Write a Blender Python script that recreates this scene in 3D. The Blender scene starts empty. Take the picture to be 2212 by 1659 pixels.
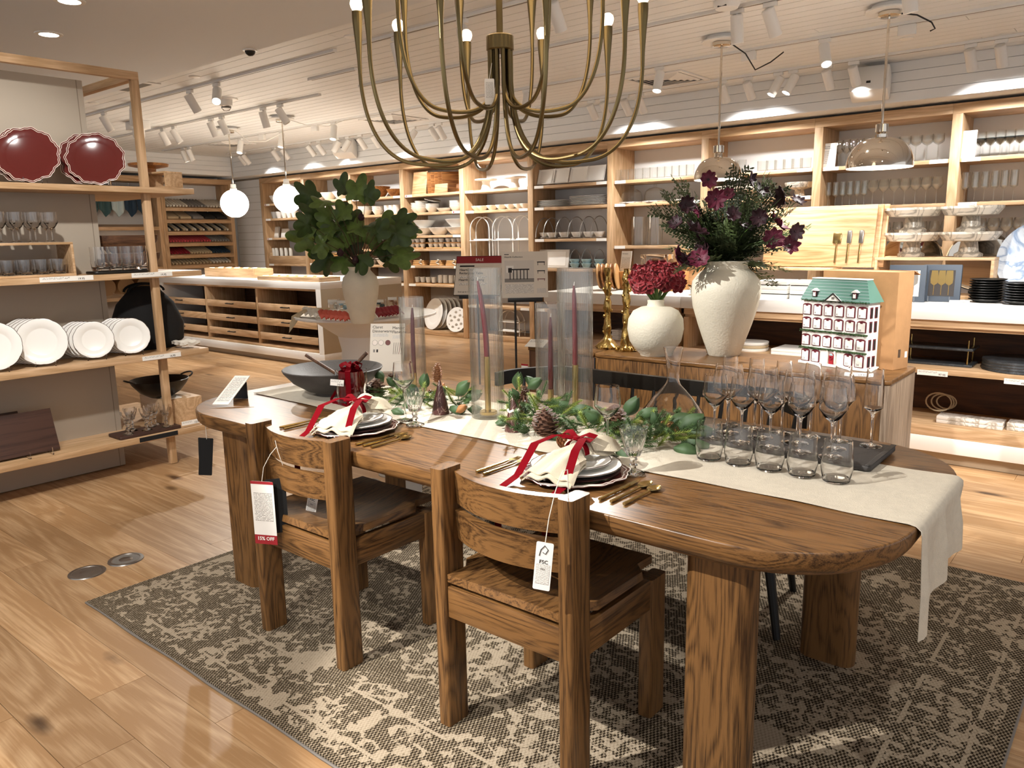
import bpy, bmesh, math, random
from mathutils import Vector, Matrix, Euler
PI = math.pi
random.seed(7)
SC = bpy.context.scene
COL = SC.collection
# ------------------------------------------------------------------ camera
def _r(ax, a):
    return Matrix.Rotation(a, 3, ax)
CM = _r('Z', math.radians(39.798)) @ _r('X', math.radians(-10.725)) @ _r('Y', math.radians(1.1038))
RT, FW, UP = CM.col[0].copy(), CM.col[1].copy(), CM.col[2].copy()
CAM = Vector((0, 0, 1.45)); FPX = 1686.14
cd = bpy.data.cameras.new('camera'); cam = bpy.data.objects.new('camera', cd); COL.objects.link(cam)
cd.sensor_width = 36; cd.lens = 36 * FPX / 2212; cd.clip_start = .05; cd.clip_end = 100
cam.matrix_world = Matrix.Translation(CAM) @ Matrix((RT, UP, -FW)).transposed().to_4x4()
SC.camera = cam
# ------------------------------------------------------------------ world, exposure
w = bpy.data.worlds.new('store_ambient'); SC.world = w; w.use_nodes = True
bg = w.node_tree.nodes['Background']; bg.inputs[0].default_value = (.96, .97, 1, 1); bg.inputs[1].default_value = .4
SC.view_settings.view_transform = 'Standard'; SC.view_settings.look = 'None'
SC.view_settings.gamma = 1; SC.view_settings.use_curve_mapping = False
SC.view_settings.exposure = 1.22
cy = SC.cycles
cy.use_denoising = True; cy.use_adaptive_sampling = True; cy.adaptive_threshold = .05; cy.max_bounces = 12; cy.diffuse_bounces = 3; cy.glossy_bounces = 4
cy.transmission_bounces = 12; cy.transparent_max_bounces = 40
cy.caustics_reflective = False; cy.caustics_refractive = True; cy.blur_glossy = 1.0; cy.sample_clamp_indirect = 4
WARM = (1, .97, .92); COOL = (1, .99, .97)
def spot(name, loc, aim, power, angle=40, blend=.5, rad=.03, col=WARM):
    l = bpy.data.lights.new(name, 'SPOT'); l.energy = power; l.color = col; l.spot_size = math.radians(angle)
    l.spot_blend = blend; l.shadow_soft_size = rad
    o = bpy.data.objects.new(name, l); COL.objects.link(o); o.location = loc
    o.rotation_euler = (Vector(aim) - Vector(loc)).to_track_quat('-Z', 'Y').to_euler()
    return o
# the store's ceiling spots that stand outside the frame, over and behind the camera
spot('ceiling_spot', (-2.35, -.5, 2.86), (-1.25, 1.95, .7), 320, 42, .25, .02)
spot('ceiling_spot', (-3.4, .6, 2.86), (-3.6, 1.2, 0), 45, 95, .8, .06)
spot('ceiling_spot', (-2.9, .9, 2.86), (-5.0, 1.6, 1.3), 110, 60, .6, .05)
spot('ceiling_spot', (-1.2, -1.2, 2.86), (-2.6, 1.6, .3), 150, 50, .6, .05)
spot('ceiling_spot', (.3, 1.2, 2.86), (-.5, 2.6, 0), 35, 70, .7, .05)
spot('ceiling_spot', (.6, 4.15, 2.86), (-.7, 4.9, .6), 130, 55, .6, .05)
spot('ceiling_spot', (-3.2, 2.0, 2.86), (-2.05, 4.05, .95), 190, 30, .5, .025)
spot('ceiling_spot', (-.1, 2.6, 2.86), (-.9, 5.3, .6), 170, 50, .6, .04)
# ------------------------------------------------------------------ pixel rays onto known planes (measuring only)
def RAY(px, py):
    return RT * ((px - 1106) / FPX) - UP * ((py - 829.5) / FPX) + FW
def P(px, py, **k):
    (a, v), = k.items(); i = 'xyz'.index(a); d = RAY(px, py)
    return CAM + d * ((v - CAM[i]) / d[i])
def PD(px, py, dep):
    return CAM + RAY(px, py) * dep
def PROJ(p):
    q = Vector(p) - CAM; z = q.dot(FW)
    return (1106 + FPX * q.dot(RT) / z, 829.5 - FPX * q.dot(UP) / z, z)
# ------------------------------------------------------------------ objects
def tag(o, label=None, cat=None, group=None, kind=None):
    if label: o['label'] = label
    if cat: o['category'] = cat
    if group: o['group'] = group
    if kind: o['kind'] = kind
    return o
def thing(name, label, cat, loc=(0, 0, 0), rz=0, group=None):
    o = bpy.data.objects.new(name, None); COL.objects.link(o); o.empty_display_size = .1
    o.location = loc; o.rotation_euler = (0, 0, rz)
    return tag(o, label, cat, group)
def link(name, me, parent=None, loc=(0, 0, 0), rot=(0, 0, 0), scale=None):
    o = bpy.data.objects.new(name, me); COL.objects.link(o)
    o.parent = parent; o.location = loc; o.rotation_euler = rot
    if scale: o.scale = scale if hasattr(scale, '__len__') else (scale,) * 3
    return o
KIDS = {}
def copy_tree(o, parent=None, loc=None, rz=None, label=None, group=None, rot=None):
    c = o.copy(); COL.objects.link(c); c.parent = parent
    if loc is not None: c.location = loc
    if rz is not None: c.rotation_euler = (0, 0, rz)
    if rot is not None: c.rotation_euler = rot
    if label: c['label'] = label
    if group: c['group'] = group
    for ch in list(o.children): copy_tree(ch, c)
    return c
class MB:
    """collects faces; build() links them as one mesh object"""
    def __init__(s): s.v = []; s.f = []; s.T = None; s.m = []; s.cm = 0
    def add(s, vs, fs):
        b = len(s.v)
        s.v += [(s.T @ Vector(p))[:] if s.T else tuple(p) for p in vs]
        s.f += [tuple(i + b for i in f) for f in fs]; s.m += [s.cm] * len(fs)
        return s
    def box(s, x0, y0, z0, x1, y1, z1, b=0):
        if b > 0:
            bm = bmesh.new(); bmesh.ops.create_cube(bm, size=1)
            for v in bm.verts: v.co = Vector(((x0 + x1) / 2 + v.co.x * (x1 - x0), (y0 + y1) / 2 + v.co.y * (y1 - y0), (z0 + z1) / 2 + v.co.z * (z1 - z0)))
            bmesh.ops.bevel(bm, geom=bm.edges[:], offset=b, segments=2, affect='EDGES', profile=.5)
            bm.verts.index_update()
            s.add([v.co[:] for v in bm.verts], [tuple(v.index for v in f.verts) for f in bm.faces]); bm.free(); return s
        return s.add([(x0, y0, z0), (x1, y0, z0), (x1, y1, z0), (x0, y1, z0), (x0, y0, z1), (x1, y0, z1), (x1, y1, z1), (x0, y1, z1)],
                     [(3, 2, 1, 0), (4, 5, 6, 7), (0, 1, 5, 4), (1, 2, 6, 5), (2, 3, 7, 6), (3, 0, 4, 7)])
    def tube(s, pts, r, n=8, caps=True, closed=False):
        pts = [Vector(p) for p in pts]; N = len(pts); rs = r if hasattr(r, '__len__') else [r] * N
        vs = []; up = None
        for i, p in enumerate(pts):
            a = pts[(i - 1) % N] if (i or closed) else p; c = pts[(i + 1) % N] if (i < N - 1 or closed) else p
            t = (c - a).normalized() if (c - a).length > 1e-9 else Vector((0, 0, 1))
            if up is None: up = t.orthogonal().normalized()
            up = (up - t * up.dot(t)); up = up.normalized() if up.length > 1e-6 else t.orthogonal().normalized()
            q = t.cross(up)
            vs += [(p + (up * math.cos(2 * PI * k / n) + q * math.sin(2 * PI * k / n)) * rs[i])[:] for k in range(n)]
        fs = [(i * n + k, i * n + (k + 1) % n, ((i + 1) % N) * n + (k + 1) % n, ((i + 1) % N) * n + k) for i in range(N if closed else N - 1) for k in range(n)]
        if caps and not closed: fs += [tuple(range(n - 1, -1, -1)), tuple((N - 1) * n + k for k in range(n))]
        return s.add(vs, fs)
    def lathe(s, prof, n=24, c=(0, 0, 0), fn=None, arc=2 * PI):
        """prof: [(r,z)]; fn(theta, i) -> radius factor"""
        vs = []; N = len(prof)
        for i, (r, z) in enumerate(prof):
            for k in range(n):
                a = arc * k / n; rr = r * (fn(a, i) if fn else 1)
                vs.append((c[0] + rr * math.cos(a), c[1] + rr * math.sin(a), c[2] + z))
        fs = [(i * n + k, i * n + (k + 1) % n, (i + 1) * n + (k + 1) % n, (i + 1) * n + k) for i in range(N - 1) for k in range(n)]
        if prof[0][0] > 1e-5: fs.append(tuple(range(n - 1, -1, -1))) if s.capb else None
        return s.add(vs, fs)
    capb = True
    def prism(s, poly, z0, z1, b=0):
        n = len(poly)
        s.add([(x, y, z0) for x, y in poly] + [(x, y, z1) for x, y in poly],
              [tuple(range(n - 1, -1, -1)), tuple(range(n, 2 * n))] + [(i, (i + 1) % n, n + (i + 1) % n, n + i) for i in range(n)])
        return s
    def sheet(s, fn, nu, nv, th=0):
        """fn(u,v)->point on [0,1]^2; th>0 gives it a thickness"""
        g = [[Vector(fn(i / nu, j / nv)) for j in range(nv + 1)] for i in range(nu + 1)]
        W = nv + 1
        vs = [p[:] for row in g for p in row]
        fs = [(i * W + j, (i + 1) * W + j, (i + 1) * W + j + 1, i * W + j + 1) for i in range(nu) for j in range(nv)]
        if th:
            B = len(vs)
            for i in range(nu + 1):
                for j in range(nv + 1):
                    du = g[min(i + 1, nu)][j] - g[max(i - 1, 0)][j]; dv = g[i][min(j + 1, nv)] - g[i][max(j - 1, 0)]
                    nn = du.cross(dv); nn = nn.normalized() if nn.length > 1e-12 else Vector((0, 0, 1))
                    vs.append((g[i][j] - nn * th)[:])
            fs += [tuple(B + k for k in reversed(f)) for f in fs]
            ring = [i * W for i in range(nu)] + [nu * W + j for j in range(nv)] + [i * W + nv for i in range(nu, 0, -1)] + [j for j in range(nv, 0, -1)]
            fs += [(ring[(i + 1) % len(ring)], ring[i], B + ring[i], B + ring[(i + 1) % len(ring)]) for i in range(len(ring))]
        return s.add(vs, fs)
    def mesh(s, name, mat, smooth=35):
        me = bpy.data.meshes.new(name); me.from_pydata(s.v, [], s.f); me.validate()
        for m in (mat if isinstance(mat, (list, tuple)) else [mat]): me.materials.append(MT[m] if isinstance(m, str) else m)
        if isinstance(mat, (list, tuple)) and len(me.polygons) == len(s.m): me.polygons.foreach_set('material_index', s.m)
        bm = bmesh.new(); bm.from_mesh(me); bmesh.ops.recalc_face_normals(bm, faces=bm.faces); bm.to_mesh(me); bm.free()
        if smooth:
            me.polygons.foreach_set('use_smooth', [True] * len(me.polygons)); me.set_sharp_from_angle(angle=math.radians(smooth))
        return me
    def build(s, name, mat, parent=None, world=False, smooth=35, loc=(0, 0, 0), rot=(0, 0, 0)):
        if world and parent is not None:
            o = Vector(parent.location); s.v = [(x - o.x, y - o.y, z - o.z) for x, y, z in s.v]
        return link(name, s.mesh(name, mat, smooth), parent, loc, rot)
def one(name, mb, mat, label, cat, loc=(0, 0, 0), rot=(0, 0, 0), group=None, smooth=35):
    return tag(mb.build(name, mat, None, smooth=smooth, loc=loc, rot=rot), label, cat, group)
def bar(p, q, w, h=None):
    """square bar from p to q"""
    p, q = Vector(p), Vector(q); h = h or w; d = (q - p); L = d.length
    M = Matrix.Translation(p) @ d.to_track_quat('X', 'Z').to_matrix().to_4x4()
    m = MB(); m.T = M; m.box(0, -w / 2, -h / 2, L, w / 2, h / 2); m.T = None
    return m
def text(body, size, parent, loc, rot=(0, 0, 0), mat='ink', name='lettering', align='LEFT', ext=.0004, bold=0):
    c = bpy.data.curves.new(name, 'FONT'); c.body = body; c.size = size; c.extrude = ext; c.align_x = align; c.offset = bold
    c.resolution_u = 2
    tmp = bpy.data.objects.new('tmp', c); me = bpy.data.meshes.new_from_object(tmp); bpy.data.objects.remove(tmp)
    me.materials.clear(); me.materials.append(MT[mat]); return link(name, me, parent, loc, rot)
# ------------------------------------------------------------------ materials
MT = {}
def nodes(name):
    m = bpy.data.materials.new(name); m.use_nodes = True; nt = m.node_tree; MT[name] = m
    b = nt.nodes['Principled BSDF']
    return m, nt, b
def N(nt, typ, **kw):
    n = nt.nodes.new(typ)
    for k, v in kw.items():
        if k.startswith('i_'):
            kk = k[2:]; n.inputs[int(kk) if kk.isdigit() else kk.replace('_', ' ')].default_value = v
        else: setattr(n, k, v)
    return n
def rgb(h): 
    def s(c): c /= 255; return c / 12.92 if c <= .04045 else ((c + .055) / 1.055) ** 2.4
    return (s(h >> 16), s(h >> 8 & 255), s(h & 255), 1)
def plain(name, col, rough=.5, metal=0, spec=.5, var=0, bump=0, bscale=200, **kw):
    m, nt, b = nodes(name)
    c = rgb(col); b.inputs['Base Color'].default_value = c; b.inputs['Roughness'].default_value = rough
    b.inputs['Metallic'].default_value = metal; b.inputs['Specular IOR Level'].default_value = spec
    for k, v in kw.items(): b.inputs[k.replace('_', ' ')].default_value = v
    tc = N(nt, 'ShaderNodeTexCoord')
    if var:
        n = N(nt, 'ShaderNodeTexNoise', i_Scale=bscale * .12, i_Detail=4.); nt.links.new(tc.outputs['Object'], n.inputs['Vector'])
        r = N(nt, 'ShaderNodeValToRGB'); r.color_ramp.elements[0].position = .3; r.color_ramp.elements[1].position = .7
        r.color_ramp.elements[0].color = tuple(x * (1 - var) for x in c[:3]) + (1,); r.color_ramp.elements[1].color = tuple(min(1, x * (1 + var)) for x in c[:3]) + (1,)
        nt.links.new(n.outputs['Fac'], r.inputs[0]); nt.links.new(r.outputs[0], b.inputs['Base Color'])
    if bump:
        n = N(nt, 'ShaderNodeTexNoise', i_Scale=bscale, i_Detail=3.); nt.links.new(tc.outputs['Object'], n.inputs['Vector'])
        bp = N(nt, 'ShaderNodeBump', i_Strength=bump, i_Distance=.004); nt.links.new(n.outputs['Fac'], bp.inputs['Height']); nt.links.new(bp.outputs[0], b.inputs['Normal'])
    return m
def wood(name, light, dark, axis='X', rough=.45, grain=1., knots=0, vary=.12, ring=1., contrast=1., coat=0):
    """oak: long pores and cathedral figure along one axis of the object; each object a little different"""
    m, nt, b = nodes(name); L = nt.links.new
    tc = N(nt, 'ShaderNodeTexCoord'); oi = N(nt, 'ShaderNodeObjectInfo')
    off = N(nt, 'ShaderNodeVectorMath', operation='SCALE', i_3=37.); cb = N(nt, 'ShaderNodeCombineXYZ')
    for k in range(3): L(oi.outputs['Random'], cb.inputs[k])
    L(cb.outputs[0], off.inputs[0])
    ad = N(nt, 'ShaderNodeVectorMath', operation='ADD'); L(tc.outputs['Object'], ad.inputs[0]); L(off.outputs[0], ad.inputs[1])
    i = 'XYZ'.index(axis)
    def mp(lo, hi):
        s = [hi] * 3; s[i] = lo; x = N(nt, 'ShaderNodeMapping'); x.inputs['Scale'].default_value = s; L(ad.outputs[0], x.inputs['Vector']); return x
    m1 = mp(.7 * ring, 6 * ring); n1 = N(nt, 'ShaderNodeTexNoise', i_Scale=1., i_Detail=1., i_Roughness=.4); L(m1.outputs[0], n1.inputs['Vector'])
    mul = N(nt, 'ShaderNodeMath', operation='MULTIPLY', i_1=22.); L(n1.outputs['Fac'], mul.inputs[0])
    fr = N(nt, 'ShaderNodeMath', operation='PINGPONG', i_1=1.); L(mul.outputs[0], fr.inputs[0])
    m2 = mp(6 * grain, 160 * grain); n2 = N(nt, 'ShaderNodeTexNoise', i_Scale=1., i_Detail=3., i_Roughness=.6); L(m2.outputs[0], n2.inputs['Vector'])
    m3 = mp(1.2, 9.); n3 = N(nt, 'ShaderNodeTexNoise', i_Scale=1., i_Detail=2.); L(m3.outputs[0], n3.inputs['Vector'])
    a1 = N(nt, 'ShaderNodeMath', operation='MULTIPLY', i_1=.30 * contrast); L(fr.outputs[0], a1.inputs[0])
    a2 = N(nt, 'ShaderNodeMath', operation='MULTIPLY_ADD', i_1=.9 * contrast); L(n2.outputs['Fac'], a2.inputs[0]); L(a1.outputs[0], a2.inputs[2])
    a3 = N(nt, 'ShaderNodeMath', operation='MULTIPLY_ADD', i_1=.5); L(n3.outputs['Fac'], a3.inputs[0]); L(a2.outputs[0], a3.inputs[2])
    r = N(nt, 'ShaderNodeValToRGB'); e = r.color_ramp.elements; e[0].position = .5 + .1 * contrast; e[0].color = rgb(dark); e[1].position = .62 + .38 * contrast; e[1].color = rgb(light)
    L(a3.outputs[0], r.inputs[0]); out = r.outputs[0]
    if knots:
        v = N(nt, 'ShaderNodeTexVoronoi', i_Scale=1.); mk = mp(1.1, 3.2); L(mk.outputs[0], v.inputs['Vector'])
        nz = N(nt, 'ShaderNodeTexNoise', i_Scale=9., i_Detail=2.); L(ad.outputs[0], nz.inputs['Vector'])
        sm = N(nt, 'ShaderNodeMath', operation='MULTIPLY_ADD', i_1=.10); L(nz.outputs['Fac'], sm.inputs[0]); L(v.outputs['Distance'], sm.inputs[2])
        kr = N(nt, 'ShaderNodeValToRGB'); k = kr.color_ramp.elements; k[0].position = .10; k[0].color = (1, 1, 1, 1); k[1].position = .17; k[1].color = (0, 0, 0, 1)
        L(sm.outputs[0], kr.inputs[0]); kf = N(nt, 'ShaderNodeMath', operation='MULTIPLY', i_1=knots); L(kr.outputs[0], kf.inputs[0])
        mx = N(nt, 'ShaderNodeMix', data_type='RGBA'); L(kf.outputs[0], mx.inputs[0]); L(out, mx.inputs[6]); mx.inputs[7].default_value = rgb(0x3a2414); out = mx.outputs[2]
    hv = N(nt, 'ShaderNodeHueSaturation'); mr = N(nt, 'ShaderNodeMapRange'); mr.inputs[3].default_value = 1 - vary; mr.inputs[4].default_value = 1 + vary
    L(oi.outputs['Random'], mr.inputs[0]); L(mr.outputs[0], hv.inputs['Value']); L(out, hv.inputs['Color']); L(hv.outputs[0], b.inputs['Base Color'])
    b.inputs['Roughness'].default_value = rough; b.inputs['Specular IOR Level'].default_value = .4
    bp = N(nt, 'ShaderNodeBump', i_Strength=.12, i_Distance=.002); L(n2.outputs['Fac'], bp.inputs['Height']); L(bp.outputs[0], b.inputs['Normal'])
    return m
for ax in 'XYZ':
    wood('oak_' + ax, 0xd3b08b, 0xb39068, ax, .5, 1, .0, .07, 1, .8)
    wood('stain_' + ax, 0x76532f, 0x382413, ax, .34, 1.9, 0, .06, 2.4, 1.1)
    wood('walnut_' + ax, 0x6d4b33, 0x3f281b, ax, .5, 1, 0, .06)
wood('floor_oak', 0xcba880, 0xa8825a, 'X', .40, .8, .9, .13, .9, .62)
wood('board_wood', 0xcfa97f, 0xab7f55, 'X', .5, 1, 0, .1)
wood('bowl_wood', 0xb57c45, 0x7b4a25, 'X', .45, .7, 0, .1)
wood('dark_board', 0x4a3229, 0x33211b, 'Y', .5, .8, 0, .05)
wood('counter_back', 0x55341c, 0x3a2212, 'X', .5, .8, 0, .05)
wood('ash_end', 0x94806c, 0x6b5846, 'Z', .5, 1.3, 0, .04)
plain('plaster', 0xe4e6e8, .9); plain('shiplap', 0xebebea, .55); plain('groove', 0x8d8070, .9)
plain('panel_grey', 0xb3a797, .7); plain('shelf_back', 0xdfdddb, .8)
plain('white_laminate', 0xeeeae4, .3); plain('tan_laminate', 0xa8947b, .5); plain('putty', 0xb6a78f, .5)
plain('fixture_white', 0xeae7e2, .4); plain('white_paint', 0xf2efe9, .45)
plain('black_metal', 0x121110, .4); plain('black_wood', 0x14120f, .35, spec=.4); plain('black_felt', 0x0c0b0b, .9)
plain('brass', 0x776847, .3, 1); plain('bright_brass', 0xbfa66c, .24, 1); plain('gold_leaf', 0xb89a5c, .22, 1, bump=.6, bscale=60)
plain('chrome', 0xd8cfc2, .04, 1); plain('steel', 0x9c9893, .35, 1)
plain('ceramic', 0xf1eee8, .25); plain('cream_ceramic', 0xe6e0cd, .6, var=.04, bump=.5, bscale=90)
plain('stone_bowl', 0x4a4643, .6, var=.1, bump=.2); plain('ribbon_edge', 0x4a0a10, .6)
plain('burgundy', 0x5c1f1c, .16, Coat_Weight=.5); plain('burgundy_dark', 0x2e1513, .2); plain('scallop_white', 0xe9ddd2, .4)
plain('candle_red', 0x5c0a15, .35); plain('velvet', 0x6a0812, .9, spec=.05)
plain('linen', 0xccc2b0, .9, var=.05, bump=.5, bscale=420); plain('napkin', 0xc2b69f, .9, var=.05, bump=.4, bscale=420)
plain('amaryllis', 0x8a1220, .6, Sheen_Weight=.3, var=.25, bscale=300); plain('plum', 0x2b0816, .6, var=.5, bscale=300); plain('plum_light', 0x5e1630, .6, var=.3, bscale=300)
plain('stem_green', 0x4c6a2c, .5); plain('fig_leaf', 0x5a7434, .45, var=.35, bscale=120); plain('fig_leaf_dark', 0x3a5226, .45, var=.3, bscale=120); plain('cedar', 0x303c1f, .6, var=.3, bscale=300); plain('cedar_light', 0x55663c, .6, var=.25, bscale=300)
plain('magnolia', 0x39512f, .6, var=.25, bscale=120); plain('magnolia_back', 0x9c6a3c, .6); plain('pine_green', 0x4f6a3c, .6, var=.25, bscale=300); plain('pine_light', 0x8a9a45, .6, var=.2, bscale=300)
plain('twig', 0x4a3624, .8); plain('cone_brown', 0x5c3d2b, .7, var=.3, bscale=400); plain('cone_tan', 0x8d5c38, .7, var=.25, bscale=400); plain('berry', 0x6a2417, .25); plain('acorn', 0xa96f42, .4)
plain('card_white', 0xf2eee6, .6); plain('sign_white', 0xe4dccf, .6); plain('ink', 0x1d1a18, .7); plain('ink_grey', 0x77716a, .7); plain('tag_red', 0x9e1b26, .6); plain('sale_red', 0x8f1820, .5)
plain('cardboard', 0xb08458, .8, var=.05, bump=.1); plain('slate', 0x3b3d40, .7, var=.2, bump=.2); plain('tray_grey', 0x3d3a38, .6, bump=.3, bscale=300)
plain('blue_box', 0x3d4652, .6); plain('photo_dark', 0x2a2422, .5); plain('photo_pale', 0xd7d1c8, .5); plain('photo_red', 0x6e2a22, .5); plain('rust_cloth', 0xb5442a, .9, bump=.4, bscale=300); plain('red_cloth', 0x8c1626, .9, bump=.4, bscale=300)
plain('pink_cloth', 0xc04a52, .9); plain('grey_cloth', 0x8e8a86, .9); plain('white_cloth', 0xdcd5c8, .9); plain('teal_cloth', 0x3e5a5c, .9); plain('pale_cloth', 0xb7c7c9, .9); plain('navy_cloth', 0x24384a, .9); plain('charcoal_cloth', 0x2a2928, .9); plain('beige_cloth', 0xc2ae8e, .9)
plain('roof_green', 0x5a8477, .5); plain('house_white', 0xf2efe8, .5); plain('maroon', 0x5a1220, .5); plain('garland_green', 0x38502c, .8)
plain('rubber', 0x1b1a19, .7); plain('blue_glaze', 0xa9c9cf, .3); plain('tan_wood', 0xc99a63, .5)
def marble(name, base, vein, scale=7., thin=.03):
    m, nt, b = nodes(name); L = nt.links.new; tc = N(nt, 'ShaderNodeTexCoord')
    n = N(nt, 'ShaderNodeTexNoise', i_Scale=scale, i_Detail=5., i_Distortion=1.2); L(tc.outputs['Object'], n.inputs['Vector'])
    s = N(nt, 'ShaderNodeMath', operation='SUBTRACT', i_1=.5); L(n.outputs['Fac'], s.inputs[0]); a = N(nt, 'ShaderNodeMath', operation='ABSOLUTE'); L(s.outputs[0], a.inputs[0])
    r = N(nt, 'ShaderNodeValToRGB'); r.color_ramp.elements[0].color = rgb(vein); r.color_ramp.elements[1].position = thin; r.color_ramp.elements[1].color = rgb(base)
    L(a.outputs[0], r.inputs[0]); L(r.outputs[0], b.inputs['Base Color']); b.inputs['Roughness'].default_value = .3
marble('red_marble', 0x4a2a26, 0xb8a090, 14., .012); marble('white_marble', 0xe8e0d6, 0xa89c8c, 7., .05); marble('grey_marble', 0xcfc4b4, 0x8c8478, 12., .1); marble('blue_marble', 0xcfd8e4, 0x7c93b4, 6., .08); marble('dark_slate', 0x35383b, 0x55595c, 20., .02)
def glass(name, tint=(.993, .995, .993), edge=(.66, .68, .67), base=.03, rough=0., milk=0., pw_=4., refl=.8):
    """thin clear glass: looks through, mirrors more and absorbs more where it turns away"""
    m, nt, b = nodes(name); L = nt.links.new; nt.nodes.remove(b); out = nt.nodes['Material Output']
    lw = N(nt, 'ShaderNodeLayerWeight', i_Blend=.5); pw = N(nt, 'ShaderNodeMath', operation='POWER', i_1=pw_); L(lw.outputs['Facing'], pw.inputs[0])
    mx = N(nt, 'ShaderNodeMix', data_type='RGBA'); mx.inputs[6].default_value = tint + (1,); mx.inputs[7].default_value = edge + (1,); L(pw.outputs[0], mx.inputs[0])
    tr = N(nt, 'ShaderNodeBsdfTransparent'); L(mx.outputs[2], tr.inputs[0]); gl = N(nt, 'ShaderNodeBsdfGlossy'); gl.inputs['Roughness'].default_value = rough
    fm = N(nt, 'ShaderNodeMath', operation='MULTIPLY_ADD', i_1=refl, i_2=base); L(pw.outputs[0], fm.inputs[0])
    ms = N(nt, 'ShaderNodeMixShader'); L(fm.outputs[0], ms.inputs[0]); L(tr.outputs[0], ms.inputs[1]); L(gl.outputs[0], ms.inputs[2]); last = ms.outputs[0]
    if milk:
        df = N(nt, 'ShaderNodeBsdfTranslucent'); df.inputs[0].default_value = (.9, .88, .84, 1); m2 = N(nt, 'ShaderNodeMixShader'); m2.inputs[0].default_value = milk
        L(last, m2.inputs[1]); L(df.outputs[0], m2.inputs[2]); last = m2.outputs[0]
    L(last, out.inputs['Surface'])
glass('clear_glass', (.99, .993, .99), (.5, .53, .52), .04, 0., 0., 3., .75); glass('ribbed_glass', (.985, .985, .975), (.72, .72, .69), .04, .02, .015, 1.25, .42); glass('smoke_glass', (.35, .38, .38), (.15, .16, .16)); glass('shelf_glass', (.985, .99, .985), (.7, .72, .7), .06, .02, .03); glass('thick_glass', (.985, .99, .987), (.5, .53, .52), .05, 0., 0., 3.)
def emit(name, col, s):
    m, nt, b = nodes(name); b.inputs['Base Color'].default_value = col + (1,); b.inputs['Emission Color'].default_value = col + (1,); b.inputs['Emission Strength'].default_value = s
emit('lamp_lens', (1, .95, .86), 14.); emit('globe_glow', (1, .93, .8), 2.6); emit('bulb_glow', (1, .8, .55), 1.7); emit('downlight_glow', (1, .93, .82), 10.); emit('dome_glow', (1, .92, .8), 1.4)
def rug_material():
    m, nt, b = nodes('rug_weave'); L = nt.links.new; tc = N(nt, 'ShaderNodeTexCoord')
    def mapping(s): x = N(nt, 'ShaderNodeMapping'); x.inputs['Scale'].default_value = s; L(tc.outputs['Object'], x.inputs[0]); return x.outputs[0]
    def noise(vec, sc, det, dis=0.): n = N(nt, 'ShaderNodeTexNoise', i_Scale=sc, i_Detail=det, i_Distortion=dis); L(vec, n.inputs['Vector']); return n.outputs['Fac']
    def math(op, a, c=None, v=None):
        n = N(nt, 'ShaderNodeMath', operation=op)
        for k, x in ((0, a), (1, c)):
            if x is None: continue
            if isinstance(x, float): n.inputs[k].default_value = x
            else: L(x, n.inputs[k])
        return n.outputs[0]
    o = mapping((1, 1, 1))
    # worn floral field: broad blossoms, petals, scrolling vines
    vo = N(nt, 'ShaderNodeTexVoronoi', feature='SMOOTH_F1', i_Scale=3.1, i_Smoothness=.2); 
    wob = N(nt, 'ShaderNodeTexNoise', i_Scale=14., i_Detail=2.); L(o, wob.inputs['Vector'])
    wv = N(nt, 'ShaderNodeVectorMath', operation='MULTIPLY_ADD'); L(wob.outputs['Color'], wv.inputs[0]); wv.inputs[1].default_value = (.14,) * 3; L(o, wv.inputs[2]); L(wv.outputs[0], vo.inputs['Vector'])
    d = vo.outputs['Distance']
    bl = math('LESS_THAN', math('ABSOLUTE', math('SUBTRACT', d, .17)), .09)
    v2 = N(nt, 'ShaderNodeTexVoronoi', feature='DISTANCE_TO_EDGE', i_Scale=5.5); L(wv.outputs[0], v2.inputs['Vector'])
    vine = math('MULTIPLY', math('LESS_THAN', v2.outputs['Distance'], .03), math('GREATER_THAN', noise(o, 6., 2.), .5))
    sp = math('GREATER_THAN', noise(o, 34., 3., .5), .54)
    pat = math('MAXIMUM', math('MAXIMUM', bl, vine), sp)
    wear = noise(o, 9., 5.); big = noise(o, 1.3, 2.)
    keep = math('GREATER_THAN', math('ADD', wear, math('MULTIPLY', big, .35)), .60)
    pat = math('MULTIPLY', pat, keep)
    speck = noise(mapping((150, 150, 150)), 1., 1.)
    # border bands near the edges (object coordinates run -1.53..1.53, -1.235..1.235)
    sx = N(nt, 'ShaderNodeSeparateXYZ'); L(tc.outputs['Object'], sx.inputs[0])
    ed = math('MINIMUM', math('SUBTRACT', 1.535, math('ABSOLUTE', sx.outputs[0])), math('SUBTRACT', 1.235, math('ABSOLUTE', sx.outputs[1])))
    b1 = math('LESS_THAN', math('ABSOLUTE', math('SUBTRACT', ed, .085)), .006); b2 = math('LESS_THAN', math('ABSOLUTE', math('SUBTRACT', ed, .27)), .006); b3 = math('LESS_THAN', ed, .03)
    band = math('MULTIPLY', math('MAXIMUM', b1, b2), math('GREATER_THAN', wear, .45))
    pat = math('MULTIPLY', math('MAXIMUM', pat, band), math('SUBTRACT', 1., b3))
    wr = N(nt, 'ShaderNodeTexChecker', i_Scale=1.); L(mapping((170, 95, 1)), wr.inputs['Vector'])
    knit = math('MULTIPLY', wr.outputs['Fac'], .62)
    f = math('MINIMUM', math('ADD', math('MULTIPLY', pat, .72), math('MULTIPLY', math('ADD', knit, math('MULTIPLY', math('SUBTRACT', speck, .5), .9)), math('SUBTRACT', 1., math('MULTIPLY', pat, .55)))), 1.)
    r = N(nt, 'ShaderNodeValToRGB'); e = r.color_ramp.elements; e[0].color = rgb(0x2a2219); e[0].position = .02; e[1].color = rgb(0xb0a08a); e[1].position = .85
    x = e.new(.4); x.color = rgb(0x63553f)
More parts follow.
